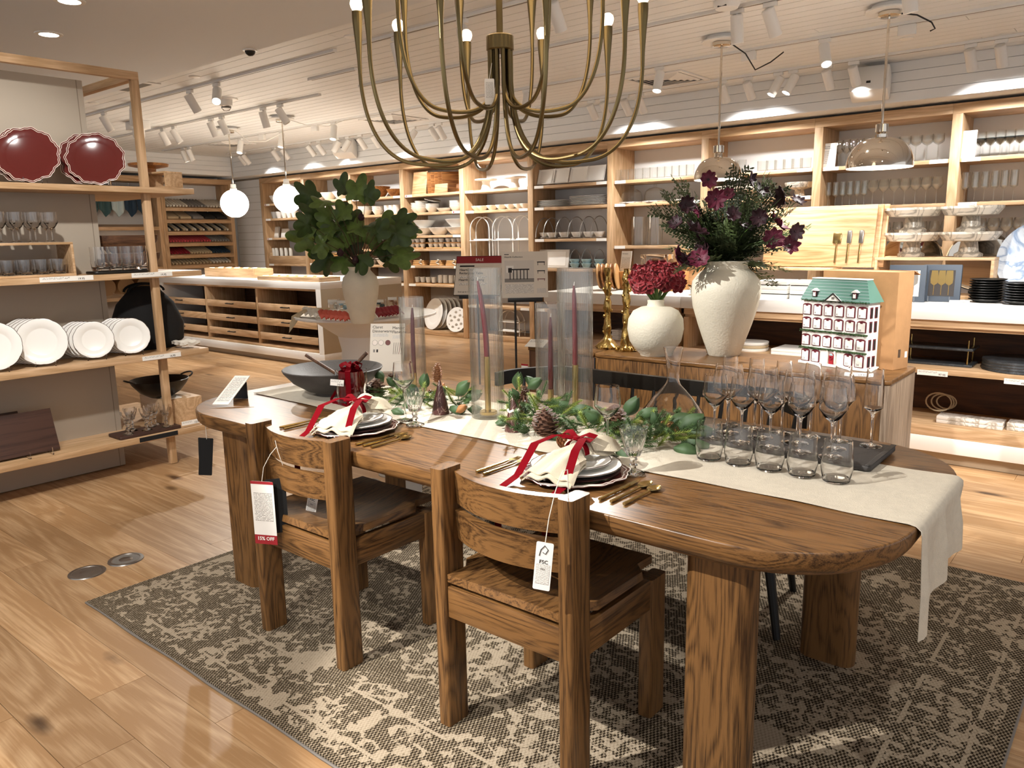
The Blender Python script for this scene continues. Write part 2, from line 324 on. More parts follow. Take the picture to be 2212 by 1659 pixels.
    L(f, r.inputs[0]); L(r.outputs[0], b.inputs['Base Color']); b.inputs['Roughness'].default_value = .95; b.inputs['Specular IOR Level'].default_value = .1
    bp = N(nt, 'ShaderNodeBump', i_Strength=.5, i_Distance=.004); L(wr.outputs['Fac'], bp.inputs['Height']); L(bp.outputs[0], b.inputs['Normal'])
rug_material()
def print_material(name, paper, ink, sx, sy, dens=.55):
    """flat print: rows of small words"""
    m, nt, b = nodes(name); L = nt.links.new; tc = N(nt, 'ShaderNodeTexCoord')
    mp = N(nt, 'ShaderNodeMapping'); mp.inputs['Scale'].default_value = (sx, sy, 1); L(tc.outputs['UV'], mp.inputs[0])
    sp = N(nt, 'ShaderNodeSeparateXYZ'); L(mp.outputs[0], sp.inputs[0])
    fr = N(nt, 'ShaderNodeMath', operation='FRACT'); L(sp.outputs[1], fr.inputs[0]); lt = N(nt, 'ShaderNodeMath', operation='LESS_THAN', i_1=.45); L(fr.outputs[0], lt.inputs[0])
    n = N(nt, 'ShaderNodeTexNoise', i_Scale=1.5, i_Detail=2.); fl = N(nt, 'ShaderNodeVectorMath', operation='FLOOR'); L(mp.outputs[0], fl.inputs[0]); ad = N(nt, 'ShaderNodeVectorMath', operation='MULTIPLY_ADD'); ad.inputs[1].default_value = (0, 3.7, 0); L(fl.outputs[0], ad.inputs[0]); L(mp.outputs[0], ad.inputs[2]); L(ad.outputs[0], n.inputs['Vector'])
    g = N(nt, 'ShaderNodeMath', operation='LESS_THAN', i_1=dens); L(n.outputs['Fac'], g.inputs[0]); mu = N(nt, 'ShaderNodeMath', operation='MULTIPLY'); L(lt.outputs[0], mu.inputs[0]); L(g.outputs[0], mu.inputs[1])
    mx = N(nt, 'ShaderNodeMix', data_type='RGBA'); L(mu.outputs[0], mx.inputs[0]); mx.inputs[6].default_value = rgb(paper); mx.inputs[7].default_value = rgb(ink); L(mx.outputs[2], b.inputs['Base Color']); b.inputs['Roughness'].default_value = .6
print_material('fine_print', 0xf2eee6, 0x8b857e, 10, 22); print_material('sign_print', 0xe4dccf, 0x9a948b, 14, 9); print_material('tag_print', 0xf4f1ea, 0x55504a, 16, 2.2, .5)
def print_panel(name, w, h, mat, parent, loc, rot=(0, 0, 0), th=.0006):
    """a flat printed patch, w x h in its own xy plane, lying on loc"""
    me = bpy.data.meshes.new(name); me.from_pydata([(-w / 2, -h / 2, 0), (w / 2, -h / 2, 0), (w / 2, h / 2, 0), (-w / 2, h / 2, 0)], [], [(0, 1, 2, 3)])
    uv = me.uv_layers.new(); 
    for i, c in enumerate(((0, 0), (1, 0), (1, 1), (0, 1))): uv.data[i].uv = c
    me.materials.append(MT[mat]); return link(name, me, parent, loc, rot)

def real_glass(name, rough=0., ior=1.45):
    m = MT[name]; nt = m.node_tree; out = nt.nodes['Material Output']
    g = N(nt, 'ShaderNodeBsdfGlass', i_Roughness=rough, i_IOR=ior); nt.links.new(g.outputs[0], out.inputs['Surface'])
real_glass('clear_glass'); real_glass('thick_glass')
# ------------------------------------------------------------------ floor of oak planks
fl = tag(MB().box(-14, -4, -.08, 4, 9, -.012).build('floor', 'walnut_X', smooth=0), 'light oak plank floor running through the store', None, None, 'structure')
rows = []
y = 1.065 - .188 * 27; k = 0; cand = []
rnd = random.Random(3)
while y < 8.9:
    x = -14 + rnd.random() * 1.5 - 1.5
    while x < 4:
        ln = rnd.choice((1.2, 1.5, 1.8, 2.1)); vis = 0
        for t in (.05, .25, .5, .75, .95):
            q = PROJ((x + ln * t, y + .09, 0))
            if q[2] > .3 and -60 < q[0] < 2270 and -50 < q[1] < 1720: vis = max(vis, ln * .188 / q[2] ** 3)
        cand.append((vis, x, y, ln)); x += ln
    y += .188
cand.sort(reverse=True)
pm = {}
rest = MB()
for i, (v, x, y, ln) in enumerate(cand):
    if v > 0 and i < 290:
        if ln not in pm: pm[ln] = MB().box(.0008, .0008, -.012, ln - .0008, .188 - .0008, 0).mesh('plank', 'floor_oak', 0)
        link('plank', pm[ln], fl, (x, y, 0))
    else: rest.box(x + .0008, y + .0008, -.012, x + ln - .0008, y + .1872, 0)
tag(rest.build('plank_rows', 'floor_oak', fl, smooth=0), 'far and hidden rows of oak planks', None, None, 'stuff')
# ------------------------------------------------------------------ ceilings
cl = tag(MB().box(-14, -4, 2.90, 4, 3.70, 3.0).build('ceiling', 'plaster', smooth=0), 'smooth beige plaster ceiling over the dining set', None, None, 'structure')
cs = tag(MB().box(-14, 3.70, 2.935, 4, 8.0, 3.0).build('ceiling', 'groove', smooth=0), 'white shiplap board ceiling over the shelving side of the store', None, None, 'structure')
PB = .134; nb = int(round((7.95 - 3.70) / PB)); PB = (7.95 - 3.70) / nb
bms = {}
for i in range(nb):
    x = -13.05; cuts = [-13.05] + sorted(rnd.uniform(-12, 3.5) for _ in range(2)) + [4.]
    for a, b in zip(cuts, cuts[1:]):
        link('ceiling_board', MB().box(a + .002, 3.7 + i * PB + .003, 2.92, b - .002, 3.7 + (i + 1) * PB - .003, 2.936).mesh('ceiling_board', 'shiplap', 0), cs)
# ------------------------------------------------------------------ back wall, its soffit and fascia boards
wb = tag(MB().box(-13.6, 8.78, 0, 4, 8.9, 3.0).build('wall_back', 'plaster', smooth=0), 'back wall behind the oak shelving', None, None, 'structure')
so = tag(MB().box(-13.6, 7.965, 2.575, 4, 8.79, 2.93).build('trim_1', 'plaster', smooth=0), 'dropped soffit over the back shelving', None, None, 'structure')
fh = (2.92 - 2.575) / 4
for i in range(4):
    link('fascia_board', MB().box(-13.0, 7.948, 2.575 + i * fh + .002, 4, 7.966, 2.575 + (i + 1) * fh - .002).mesh('fascia_board', 'shiplap', 0), so)
ws = tag(MB().box(-13.6, 8.31, 0, -12.70, 8.78, 2.58).build('wall_corner', 'groove', smooth=0), 'narrow strip of white shiplap wall in the far corner', None, None, 'structure')
for i in range(19):
    link('wall_board', MB().box(-13.6, 8.297, i * .134 + .002, -12.70, 8.312, (i + 1) * .134 - .002).mesh('wall_board', 'shiplap', 0), ws)
wl = tag(MB().box(-14, -4, 0, -13.72, 9, 3.0).build('wall_left', 'plaster', smooth=0), 'far left wall behind the linen shelves', None, None, 'structure')
sl = tag(MB().box(-13.75, -4, 2.60, -13.06, 8.0, 2.93).build('trim_2', 'plaster', smooth=0), 'dropped soffit over the left linen shelves', None, None, 'structure')
for i in range(4):
    link('fascia_board', MB().box(-13.062, -4, 2.6 + i * .08 + .002, -13.045, 7.95, 2.6 + (i + 1) * .08 - .002).mesh('fascia_board', 'shiplap', 0), sl)
# ------------------------------------------------------------------ ceiling tracks and their spot heads
TZ = 2.92
def track(x0, x1, y, label):
    t = thing('ceiling_track', label, 'light track', (x0, y, TZ - .022))
    MB().box(0, -.018, 0, x1 - x0, .018, .022).build('rail', 'fixture_white', t, smooth=0)
    MB().box(.01, -.006, -.0012, x1 - x0 - .01, .006, .0005).build('slot', 'ink_grey', t, smooth=0)
    MB().box(-.012, -.02, -.002, .03, .02, .022, .004).build('end_cap', 'fixture_white', t)
    return t
track(-12.6, -5.2, 4.15, 'white light track nearest the plaster ceiling, left run')
track(-4.9, 2.5, 4.15, 'white light track nearest the plaster ceiling, behind the chandelier')
track(-6.28, -5.62, 4.70, 'short empty white light track left of the chandelier')
track(-12.6, -6.84, 5.23, 'white light track over the left globe pendants')
track(-6.2, 2.5, 5.23, 'white light track just in front of the chrome dome pendants')
track(-12.6, 2.5, 6.48, 'long white light track that feeds the hanging pendants')
track(-12.4, 2.5, 7.50, 'white light track nearest the shelving fascia')
# one spot head: adapter, stem, can (barrel, lens)
hm = {'a': MB().box(-.045, -.016, -.03, .045, .016, 0, .004).mesh('adapter', 'fixture_white'),
      's': MB().tube([(0, 0, -.03), (0, 0, -.10)], .007, 8).mesh('stem', 'fixture_white'),
      'c': MB().lathe([(0, .002), (.036, .002), (.041, -.004), (.041, -.172), (.037, -.176), (.034, -.17), (.034, -.16), (0, -.16)], 20).mesh('barrel', 'fixture_white'),
      'l': MB().lathe([(0, -.165), (.033, -.165)], 16).mesh('lens', 'lamp_lens'), 'd': MB().lathe([(0, -.165), (.033, -.165)], 16).mesh('lens', 'ink_grey')}
def head(x, y, aim, lit, label, power=0, angle=38, blend=.5, col=WARM):
    t = thing('track_spotlight', label, 'spotlight', (x, y, TZ - .024), 0, 'white track spotlights')
    link('adapter', hm['a'], t); link('stem', hm['s'], t)
    top = Vector((x, y, TZ - .024 - .085)); d = (Vector(aim) - top).normalized(); q = d.to_track_quat('-Z', 'Y').to_euler()
    off = Vector((0, 0, -.085)) - d * .045
    b = link('barrel', hm['c'], t, off, q); link('lens', hm['l' if lit else 'd'], b)
    if power:
        p = top + d * .16
        spot('track_spot_beam', p, p + d, power, angle, blend, .03, col)
    return t
def heads(lst, y, what, **kw):
    n = len(lst)
    for i, (px, py, aim, lit, pw, an) in enumerate(lst):
        x = P(px, py, z=TZ - .02).x
        order = ['first', 'second', 'third', 'fourth', 'fifth', 'sixth', 'seventh', 'eighth', 'ninth', 'tenth', 'eleventh', 'twelfth'][i]
        head(x, y, (x + aim[0], y + aim[1], TZ + aim[2]), lit, f'white spotlight, {order} from left on {what}', pw, an, **kw)
heads([(207, 240, (.15, .5, -1.2), 0, 0, 0), (282, 225, (-.4, .1, -1), 0, 70, 60), (398, 192, (.1, .7, -1.4), 0, 70, 60), (463, 178, (.7, -.55, -1), 1, 80, 60)], 4.15, 'the plaster-side track, left run')
heads([(880, 83, (.05, .25, -1), 0, 0, 0), (1022, 47, (.7, -.6, -1.), 0, 0, 40), (1242, 5, (0, .6, -1), 0, 0, 0)], 4.15, 'the track behind the chandelier')
heads([(330, 275, (.1, .5, -1.2), 0, 70, 60), (356, 270, (.3, .5, -1.2), 0, 0, 0), (444, 254, (.1, .4, -1.2), 0, 70, 60), (466, 249, (.2, .4, -1.2), 0, 0, 0), (569, 232, (0, .3, -1.2), 0, 75, 60), (603, 224, (.35, .5, -1.2), 0, 0, 0)], 5.23, 'the track over the left globe pendants')
heads([(1606, 25, (0, .15, -1), 0, 80, 60), (1676, 10, (.2, .55, -1.1), 0, 85, 50), (1980, -45, (.1, .2, -1), 0, 85, 50), (2130, -75, (.5, -.1, -1), 1, 0, 50)], 5.23, 'the track in front of the chrome domes')
heads([(371, 317, (.1, .3, -1), 1, 60, 60), (386, 315, (.1, .3, -1), 0, 0, 0), (508, 297, (.15, -.3, -1), 1, 70, 60), (602, 282, (0, -.25, -1), 1, 0, 0), (724, 264, (.1, -.25, -1), 1, 80, 60), (1155, 196, (.15, -.35, -1), 1, 80, 50), (1436, 147, (0, -.3, -1), 1, 80, 50), (1785, 84, (.3, -.4, -1), 1, 80, 50)], 6.48, 'the long track that feeds the pendants')
lst = [(505, 328), (514, 327), (586, 318), (606, 315), (677, 308), (700, 305), (740, 299), (763, 296), (790, 292), (816, 287), (905, 275), (944, 269)]
heads([(a, b, (.2, .62, -1) if i not in (6, 7, 10) else (-.5, -.35, -1), i in (6, 7, 10), 42 if i in (1, 3, 5, 9, 11) else 0, 108) for i, (a, b) in enumerate(lst)], 7.50, 'the fascia track, left half', col=COOL, blend=1.)
lst = [(963, 267), (1277, 216), (1300, 211), (1354, 206), (1385, 201), (1572, 177), (1624, 168), (1688, 158), (1722, 154), (1797, 144), (1852, 135), (2103, 98)]
heads([(a, b, (.1, .62, -1) if i not in (7, 8) else (-.35, -.35, -1), i in (7, 8), 36 if i in (0, 2, 3, 5, 6, 10, 11) else 0, 108) for i, (a, b) in enumerate(lst)], 7.50, 'the fascia track, right half', col=COOL, blend=1.)
heads([(2168, 88, (.1, .62, -1), 0, 36, 108)], 7.50, 'the fascia track, last stretch', col=COOL, blend=1.)
# key light on the set table from the track behind the chandelier
spot('track_spot_beam', (-3.2, 4.1, 2.72), (-2.2, 2.05, .76), 250, 36, .3, .02)
spot('track_spot_beam', (-1.2, 5.15, 2.72), (-1.7, 4.1, .9), 150, 45, .5, .03)
# ------------------------------------------------------------------ other ceiling fittings
def disc_on_ceiling(name, label, cat, px, py, r, h, mat, z=TZ):
    p = P(px, py, z=z); t = thing(name, label, cat, (p.x, p.y, z)); return t
for px, py, lab in ((105, 73, 'round recessed downlight above the left display shelf'), (150, 1, 'round recessed downlight cut by the top edge of the picture')):
    t = disc_on_ceiling('recessed_downlight', lab, 'ceiling light', px, py, .09, .01, None, 2.90)
    MB().lathe([(.062, -.002), (.062, -.008), (.088, -.006), (.09, 0)], 28).build('trim_ring', 'white_paint', t)
    MB().lathe([(0, -.004), (.062, -.004)], 28).build('lens', 'downlight_glow', t)
t = disc_on_ceiling('dome_camera', 'small black dome camera where the plaster meets the shiplap', 'camera', 540, 108, .05, .05, None, 2.90)
MB().lathe([(.055, 0), (.055, -.008), (.04, -.01)], 20).build('ring', 'fixture_white', t)
MB().lathe([(.04, -.01), (.034, -.028), (.018, -.042), (0, -.046)], 20).build('dome', 'black_metal', t)
t = disc_on_ceiling('dome_camera', 'clear dome camera under a white plate beside the lit left spotlight', 'camera', 487, 213, .1, .1, None)
MB().lathe([(.125, 0), (.125, -.008), (.118, -.014), (0, -.014)], 28).build('plate', 'fixture_white', t)
MB().lathe([(.068, -.014), (.066, -.07), (.05, -.075)], 24).build('housing', 'fixture_white', t)
MB().lathe([(.052, -.07), (.05, -.095), (.03, -.12), (0, -.128)], 20).build('lens_dome', 'thick_glass', t)
for i, (px, py, lab) in enumerate(((420, 165, 'small round ceiling sprinkler plate near the plaster edge'), (202, 222, 'small round ceiling plate above the display shelf post'), (758, 78, 'small round ceiling plate left of the chandelier bulbs'), (1958, 82, 'small round ceiling plate right of the chrome dome pendants'))):
    t = disc_on_ceiling('sprinkler_plate', lab, 'sprinkler', px, py, .05, .01, None)
    MB().lathe([(.05, 0), (.05, -.006), (.044, -.01), (0, -.01)], 20).build('cover', 'white_paint', t)
t = disc_on_ceiling('smoke_detector', 'white domed detector at the top edge near the right bulbs', 'detector', 1570, 3, .1, .05, None)
MB().lathe([(.085, 0), (.085, -.02), (.07, -.045), (.04, -.05), (0, -.05)], 28).build('body', 'fixture_white', t); MB().box(-.03, -.072, -.043, .03, -.06, -.036).build('sensor_slot', 'ink', t)
p = P(297, 262, z=TZ); t = thing('ceiling_bracket', 'white metal box bracket behind the display shelf post', 'bracket', (p.x, p.y, TZ))
MB().box(-.16, -.08, -.10, .16, .08, 0, .006).build('box', 'fixture_white', t); MB().lathe([(0, -.10), (.07, -.10), (.07, -.17), (.06, -.2), (0, -.2)], 20).build('cup', 'fixture_white', t)
for px, py, lab in ((850, 257, 'square slatted air vent left of the chandelier stem'), (1440, 170, 'square slatted air vent right of the chandelier'), (490, 310, 'square slatted air vent behind the left globe pendant')):
    p = P(px, py, z=TZ); t = thing('ceiling_vent', lab, 'vent', (p.x, p.y, TZ))
    MB().box(-.3, -.3, -.004, .3, .3, 0).build('backing', 'ink', t, smooth=0)
    for a, b, c, d in ((-.31, -.31, .31, -.27), (-.31, .27, .31, .31), (-.31, -.27, -.27, .27), (.27, -.27, .31, .27)): MB().box(a, b, -.014, c, d, 0, .003).build('frame_side', 'fixture_white', t)
    for i in range(5):
        r = .24 - i * .045
        MB().lathe([(r * 1.414, -.004), (r * 1.414 - .03, -.02), (r * 1.414 - .034, -.018)], 4).build('slat_ring', 'fixture_white', t, smooth=0, rot=(0, 0, PI / 4))
p = P(265, 183, z=TZ); t = thing('ceiling_panel', 'square framed access panel beside the display shelf post', 'panel', (p.x, p.y, TZ))
MB().box(-.3, -.22, -.01, .3, .22, 0, .003).build('frame', 'fixture_white', t); MB().box(-.24, -.16, -.012, .24, .16, -.009).build('grille', 'ink_grey', t)
for px, py, rz, lab in ((745, 320, .5, 'white angled speaker box on the fascia left of the chandelier'), (1880, 180, .15, 'white angled speaker box on the fascia behind the right chrome dome rod')):
    p = P(px, py, y=7.78); t = thing('wall_speaker', lab, 'speaker', (p.x, 7.78, p.z), rz)
    m = MB(); m.T = Matrix.Rotation(-.35, 4, 'X'); m.box(-.16, -.1, -.12, .16, .12, .12, .02); m.build('cabinet', 'fixture_white', t)
    m = MB(); m.T = Matrix.Rotation(-.35, 4, 'X'); m.box(-.02, -.105, -.05, .015, -.099, -.03); m.build('badge', 'ink', t)
    MB().box(-.08, .02, .10, .08, .1, .15, .004).build('mount', 'fixture_white', t)
# recessed floor boxes
for px, py, lab, dk in ((188, 1237, 'brushed metal floor box cover nearest the rug corner', 0), (272, 1209, 'brushed metal floor box with dark open centre', 1), (793, 1042, 'metal floor box cover seen under the left chair', 0), (845, 1024, 'metal floor box cover further back under the table', 0)):
    p = P(px, py, z=0); t = thing('floor_box', lab, 'floor outlet', (p.x, p.y, 0))
    MB().lathe([(.078, 0), (.076, .004), (.062, .005), (.06, .003)], 32).build('ring', 'steel', t)
    MB().lathe([(0, .003), (.06, .003)], 32).build('cover', 'ink_grey' if dk else 'steel', t)
    MB().lathe([(0, .004), (.028, .004), (.03, .003)], 24).build('cap', 'steel', t)
# ------------------------------------------------------------------ rug
rg = one('rug', MB().box(-1.535, -1.235, 0, 1.535, 1.235, .009), 'rug_weave', 'worn brown and beige floral rug under the dining table', 'rug', (-1.735, 2.402, .0005), smooth=0)
pts = [(-1.535 + .12 * i, -1.237 + .003 * math.sin(i * 1.3)) for i in range(26)] + [(1.537, -1.235 + .12 * i) for i in range(21)] + [(1.535 - .12 * i, 1.237) for i in range(26)] + [(-1.537, 1.235 - .12 * i) for i in range(21)]
MB().tube([(a, b, .0045) for a, b in pts], .0045, 6, closed=True).build('bound_edge', 'ink_grey', rg)
# ------------------------------------------------------------------ dining table
TX0, TX1, TY0, TY1, TT = -3.27, -.385, 1.578, 2.705, .76
def round_rect(x0, y0, x1, y1, r, n=10):
    o = []
    for cx, cy_, a0 in ((x1 - r, y1 - r, 0), (x0 + r, y1 - r, PI / 2), (x0 + r, y0 + r, PI), (x1 - r, y0 + r, 1.5 * PI)):
        o += [(cx + r * math.cos(a0 + PI / 2 * k / n), cy_ + r * math.sin(a0 + PI / 2 * k / n)) for k in range(n + 1)]
    return o
def slab(poly_fn, z0, z1, R, n=5, RT_=None):
    """a slab with a rounded-over edge; poly_fn(inset) -> outline"""
    m = MB(); rings = []
    for k in range(n + 1): a = PI / 2 * k / n; rings.append((R * (1 - math.sin(a)), z0 + R * (1 - math.cos(a))))
    T_ = RT_ or R; rings.append((0, z1 - T_))
    for k in range(1, n + 1): a = PI / 2 * k / n; rings.append((T_ * (1 - math.cos(a)), z1 - T_ + T_ * math.sin(a)))
    out = [[(x, y, z) for x, y in poly_fn(i)] for i, z in rings]; L = len(out[0])
    vs = [p for r in out for p in r]
    fs = [(i * L + k, i * L + (k + 1) % L, (i + 1) * L + (k + 1) % L, (i + 1) * L + k) for i in range(len(out) - 1) for k in range(L)]
    fs += [tuple(range(L - 1, -1, -1)), tuple((len(out) - 1) * L + k for k in range(L))]
    return m.add(vs, fs)
tb = thing('dining_table', 'long brown oak dining table with rounded corners and slab legs', 'table', ((TX0 + TX1) / 2, (TY0 + TY1) / 2, 0.0097))
slab(lambda i: round_rect(TX0 + i, TY0 + i, TX1 - i, TY1 - i, .34 - i, 12), TT - .066, TT, .040, 6, .006).build('tabletop', 'stain_X', tb, True)
for cx, cy_ in ((-.755, 1.70), (-.755, 2.57), (-2.90, 1.70), (-2.90, 2.57)):
    slab(lambda i: round_rect(cx - .09, cy_ - .042, cx + .09, cy_ + .042, .04, 6), .0098, TT - .065, .001, 1).build('leg', 'stain_Z', tb, True)
for x in (-2.62, -2.30, -1.71, -1.04): pass
# ------------------------------------------------------------------ dining chairs
def make_chair(label, loc, group):
    t = thing('dining_chair', label, 'chair', loc, 0, group)
    W, D = .247, .245                     # half width, half depth; the back is at -y
    for sx in (-1, 1):
        x0, x1 = sorted((sx * W, sx * (W - .046)))
        slab(lambda i: round_rect(x0, -D, x1, -D + .088, .010, 3), 0, .80, .006, 2).build('leg', 'stain_Z', t)
        slab(lambda i: round_rect(x0, D - .086, x1, D, .010, 3), 0, .445, .006, 2).build('leg', 'stain_Z', t)
        a, b = sorted((sx * (W - .006), sx * (W - .034)))
        MB().box(a, -D + .086, .352, b, D - .084, .446, .003).build('side_rail', 'stain_Y', t)
    MB().box(-W + .045, -D + .012, .352, W - .045, -D + .042, .448, .003).build('rear_rail', 'stain_X', t)
    MB().box(-W + .045, D - .05, .352, W - .045, D - .02, .44, .003).build('front_rail', 'stain_X', t)
    def seat(u, v):
        x = (u * 2 - 1) * (W - .012); y = -D + .012 + v * (2 * D - .02); z = .462 - .026 * (1 - (2 * u - 1) ** 2) * math.sin(PI * min(1, v * 1.05)) ** .7
        return (x, y, z)
    m = MB(); m.sheet(lambda u, v: ((u * 2 - 1) * (W - .047 if v < .21 or v > .8 else W - .008), -D + .012 + v * (2 * D - .018), seat(u, v)[2]), 14, 12, -.024)
    m.build('seat', 'stain_Y', t, smooth=50)
    for z0, z1, nm in ((.686, .786, 'top_slat'), (.578, .668, 'lower_slat')):
        def slat(u, v):
            x = (u * 2 - 1) * (W - .044); bow = -.052 * (1 - (2 * u - 1) ** 2)
            return (x, -D + .055 + bow + (1 - v) * .010, z0 + (z1 - z0) * v)
        MB().sheet(slat, 20, 2, .022).build(nm, 'stain_X', t, smooth=40)
    return t
CHY = 1.483 + .245
ch1 = make_chair('brown oak dining chair with red sale tag hanging from its back', (-2.447 - .046 + .247 , CHY, .0098), None)
ch2 = make_chair('brown oak dining chair nearest the camera with white tag on its back', (-1.503 - .046 + .247, CHY, .0098), None)
def string(pts, name, parent, r=.0012, mat='white_cloth'):
    return MB().tube(pts, r, 5).build(name, mat, parent)
def hang_tag(parent, w, h, loc, rot, name='hang_tag', face='card_white', th=.0012):
    o = MB().prism(round_rect(-w / 2, -h, w / 2, 0, .004, 3), -th / 2, th / 2).build(name, face, parent, smooth=0, loc=loc, rot=rot); return o
# tag on the left chair: white card with red head and foot (15% OFF)
p0 = P(565, 1040, y=1.45); t = thing('sale_tag', 'white tag with red 15% OFF foot hanging on left chair', 'price tag', p0)
o = hang_tag(t, .088, .202, (0, 0, 0), (PI / 2, 0, .45), 'card')
print_panel('fine_print', .07, .105, 'fine_print', o, (0, -.092, .0016)); MB().box(-.044, -.01, .0006, .044, 0, .0016).build('red_header', 'tag_red', o, smooth=0)
f = MB().box(-.044, -.232, -.0006, .044, -.198, .001).build('red_footer', 'tag_red', o, smooth=0); text('15% OFF', .018, f, (0, -.217, .0014), mat='card_white', align='CENTER', bold=.0004)
string([(0, 0, -.004), (.004, .01, .05), (.02, .03, .094), (.03, .05, .118)], 'string', t)
hang_tag(t, .07, .2, (.028, .035, .006), (PI / 2, 0, 1.0), 'dark_card', 'black_felt')
def fsc_tag(px, py, yy, h, rz, label, tilt):
    t = thing('care_tag', label, 'tag', P(px, py, y=yy)); o = hang_tag(t, .043, h, (0, 0, 0), (PI / 2, tilt, rz), 'card')
    print_panel('fine_print', .034, h * .42, 'fine_print', o, (0, -h * .66, .0012)); text('FSC', .0135, o, (0, -.055, .0012), align='CENTER'); text('MIX', .007, o, (0, -.072, .0012), align='CENTER', mat='ink_grey')
    MB().tube([(-.012, -.036, .001), (-.009, -.02, .001), (0, -.008, .001), (.009, -.018, .001), (.003, -.03, .001), (-.004, -.026, .001)], .0011, 5).build('tree_mark', 'ink', o)
    return t
t = fsc_tag(680, 1052, 1.62, .13, .35, 'white narrow care tag below the slats of the left chair', .25)
string([(0, .0, 0), (-.012, -.06, .05), (-.012, -.115, .1), (-.016, -.13, .16), (-.02, -.135, .2)], 'string', t)
t = fsc_tag(1178, 1172, 1.425, .125, .45, 'white narrow care tag hanging from the right chair', .1)
string([(0, 0, 0), (.004, .01, .06), (.008, .03, .12), (.012, .042, .150), (.014, .055, .170), (.014, .075, .168), (.012, .080, .10), (.010, .075, .05)], 'string', t)
# black tags hanging from the table's left end
p0 = P(443, 912, z=.695); t = thing('hang_tags', 'pair of black tags on a string at the left table end', 'tag', p0)
string([(0, 0, 0), (0, 0, -.075)], 'string', t)
hang_tag(t, .055, .165, (0, 0, -.07), (PI / 2, .12, .9), 'tag_card', 'black_felt'); hang_tag(t, .055, .165, (-.012, -.004, -.07), (PI / 2, .06, .6), 'tag_card', 'black_felt')
p0 = P(893, 1026, y=2.5); t = thing('leg_tag', 'plain white tag on the far left table leg', 'tag', p0)
hang_tag(t, .08, .15, (0, 0, 0), (PI / 2, 0, .6), 'card'); string([(0, 0, 0), (0, 0.02, .04)], 'string', t)
# ------------------------------------------------------------------ black spindle bench on the far side
bn = thing('spindle_bench', 'black wooden spindle-back bench on the far side of the table', 'bench', (-1.70, 2.95, .0098))
bx0, bx1 = -2.44, -.96
def arc_pt(u):
    """back rail in plan: straight, turning forward in arms at both ends"""
    s = u * 2 - 1; a = abs(s); x = (bx0 + bx1) / 2 + (bx1 - bx0) / 2 * (s if a < .8 else math.copysign(.8 + .2 * math.sin((a - .8) / .2 * PI / 2) * .9, s)); y = 3.03 - (.0 if a < .66 else .22 * ((a - .66) / .34) ** 2)
    return x, y
MB().sheet(lambda u, v: (arc_pt(u)[0], arc_pt(u)[1], .758 + .066 * v - .07 * max(0, abs(u * 2 - 1) - .7)), 44, 2, .028).build('back_rail', 'black_wood', bn, True)
for i in range(13):
    u = .06 + .88 * i / 12; x, y = arc_pt(u); xs = -1.70 + (x + 1.70) * .95; ys = y - .05
    MB().tube([(xs, ys, .43), ((x + xs) / 2, (y + ys) / 2, .6), (x, y, .762)], [.010, .011, .008], 8).build('spindle', 'black_wood', bn, True)
slab(lambda i: round_rect(-2.40 + i, 2.60 + i, -1.0 - i, 3.02 - i, .05, 4), .405, .44, .012, 3).build('seat', 'black_wood', bn, True)
for x, y, ax, ay in ((-2.30, 2.68, -.05, -.05), (-1.02, 2.64, .085, -.06), (-2.30, 2.95, -.05, .05), (-1.08, 2.95, .05, .05)):
    MB().tube([(x, y, .41), (x + ax, y + ay, .0100)], [.022, .014], 10).build('leg', 'black_wood', bn, True)
# ------------------------------------------------------------------ table runner
RZ = TT + .0004
def runner(u, v):
    y = 1.94 + .48 * v; L = (TX1 + .002) - (-3.17); s = u * (L + .235); x = -3.17 + s
    z = RZ + .0016 + .0012 * math.sin(x * 21 + 3 * v) * math.sin(v * 9 + x * 3) + (.0012 if v < .04 else 0)
    y += .006 * math.sin(x * 5.5 + (0 if v < .5 else 2)) * (1 if v < .1 or v > .9 else .4)
    e = x - (TX1 - .006)
    if e > 0:
        R = .018; a = min(e / R, PI / 2); x = TX1 - .006 + R * math.sin(a); z = RZ + .0016 - R * (1 - math.cos(a)); h = e - R * PI / 2
        if h > 0:
            x += (.012 * math.sin(v * 17 + .5) + .006 * math.sin(v * 31)) * min(1, h / .12) + .03 * h; z -= h * (1.08 - .42 * v + .05 * math.sin(v * 9)); y += (.5 - v) * -.05 * h - .15 * h * max(0, .25 - v)
            z -= .03 * max(0, 1 - v / .35) ** 2 * min(1, h / .2)
    return (x, y, z)
one('table_runner', MB().sheet(runner, 190, 34, -.0014), 'linen', 'long natural linen runner down the dining table, hanging over its right end', 'runner', smooth=60)
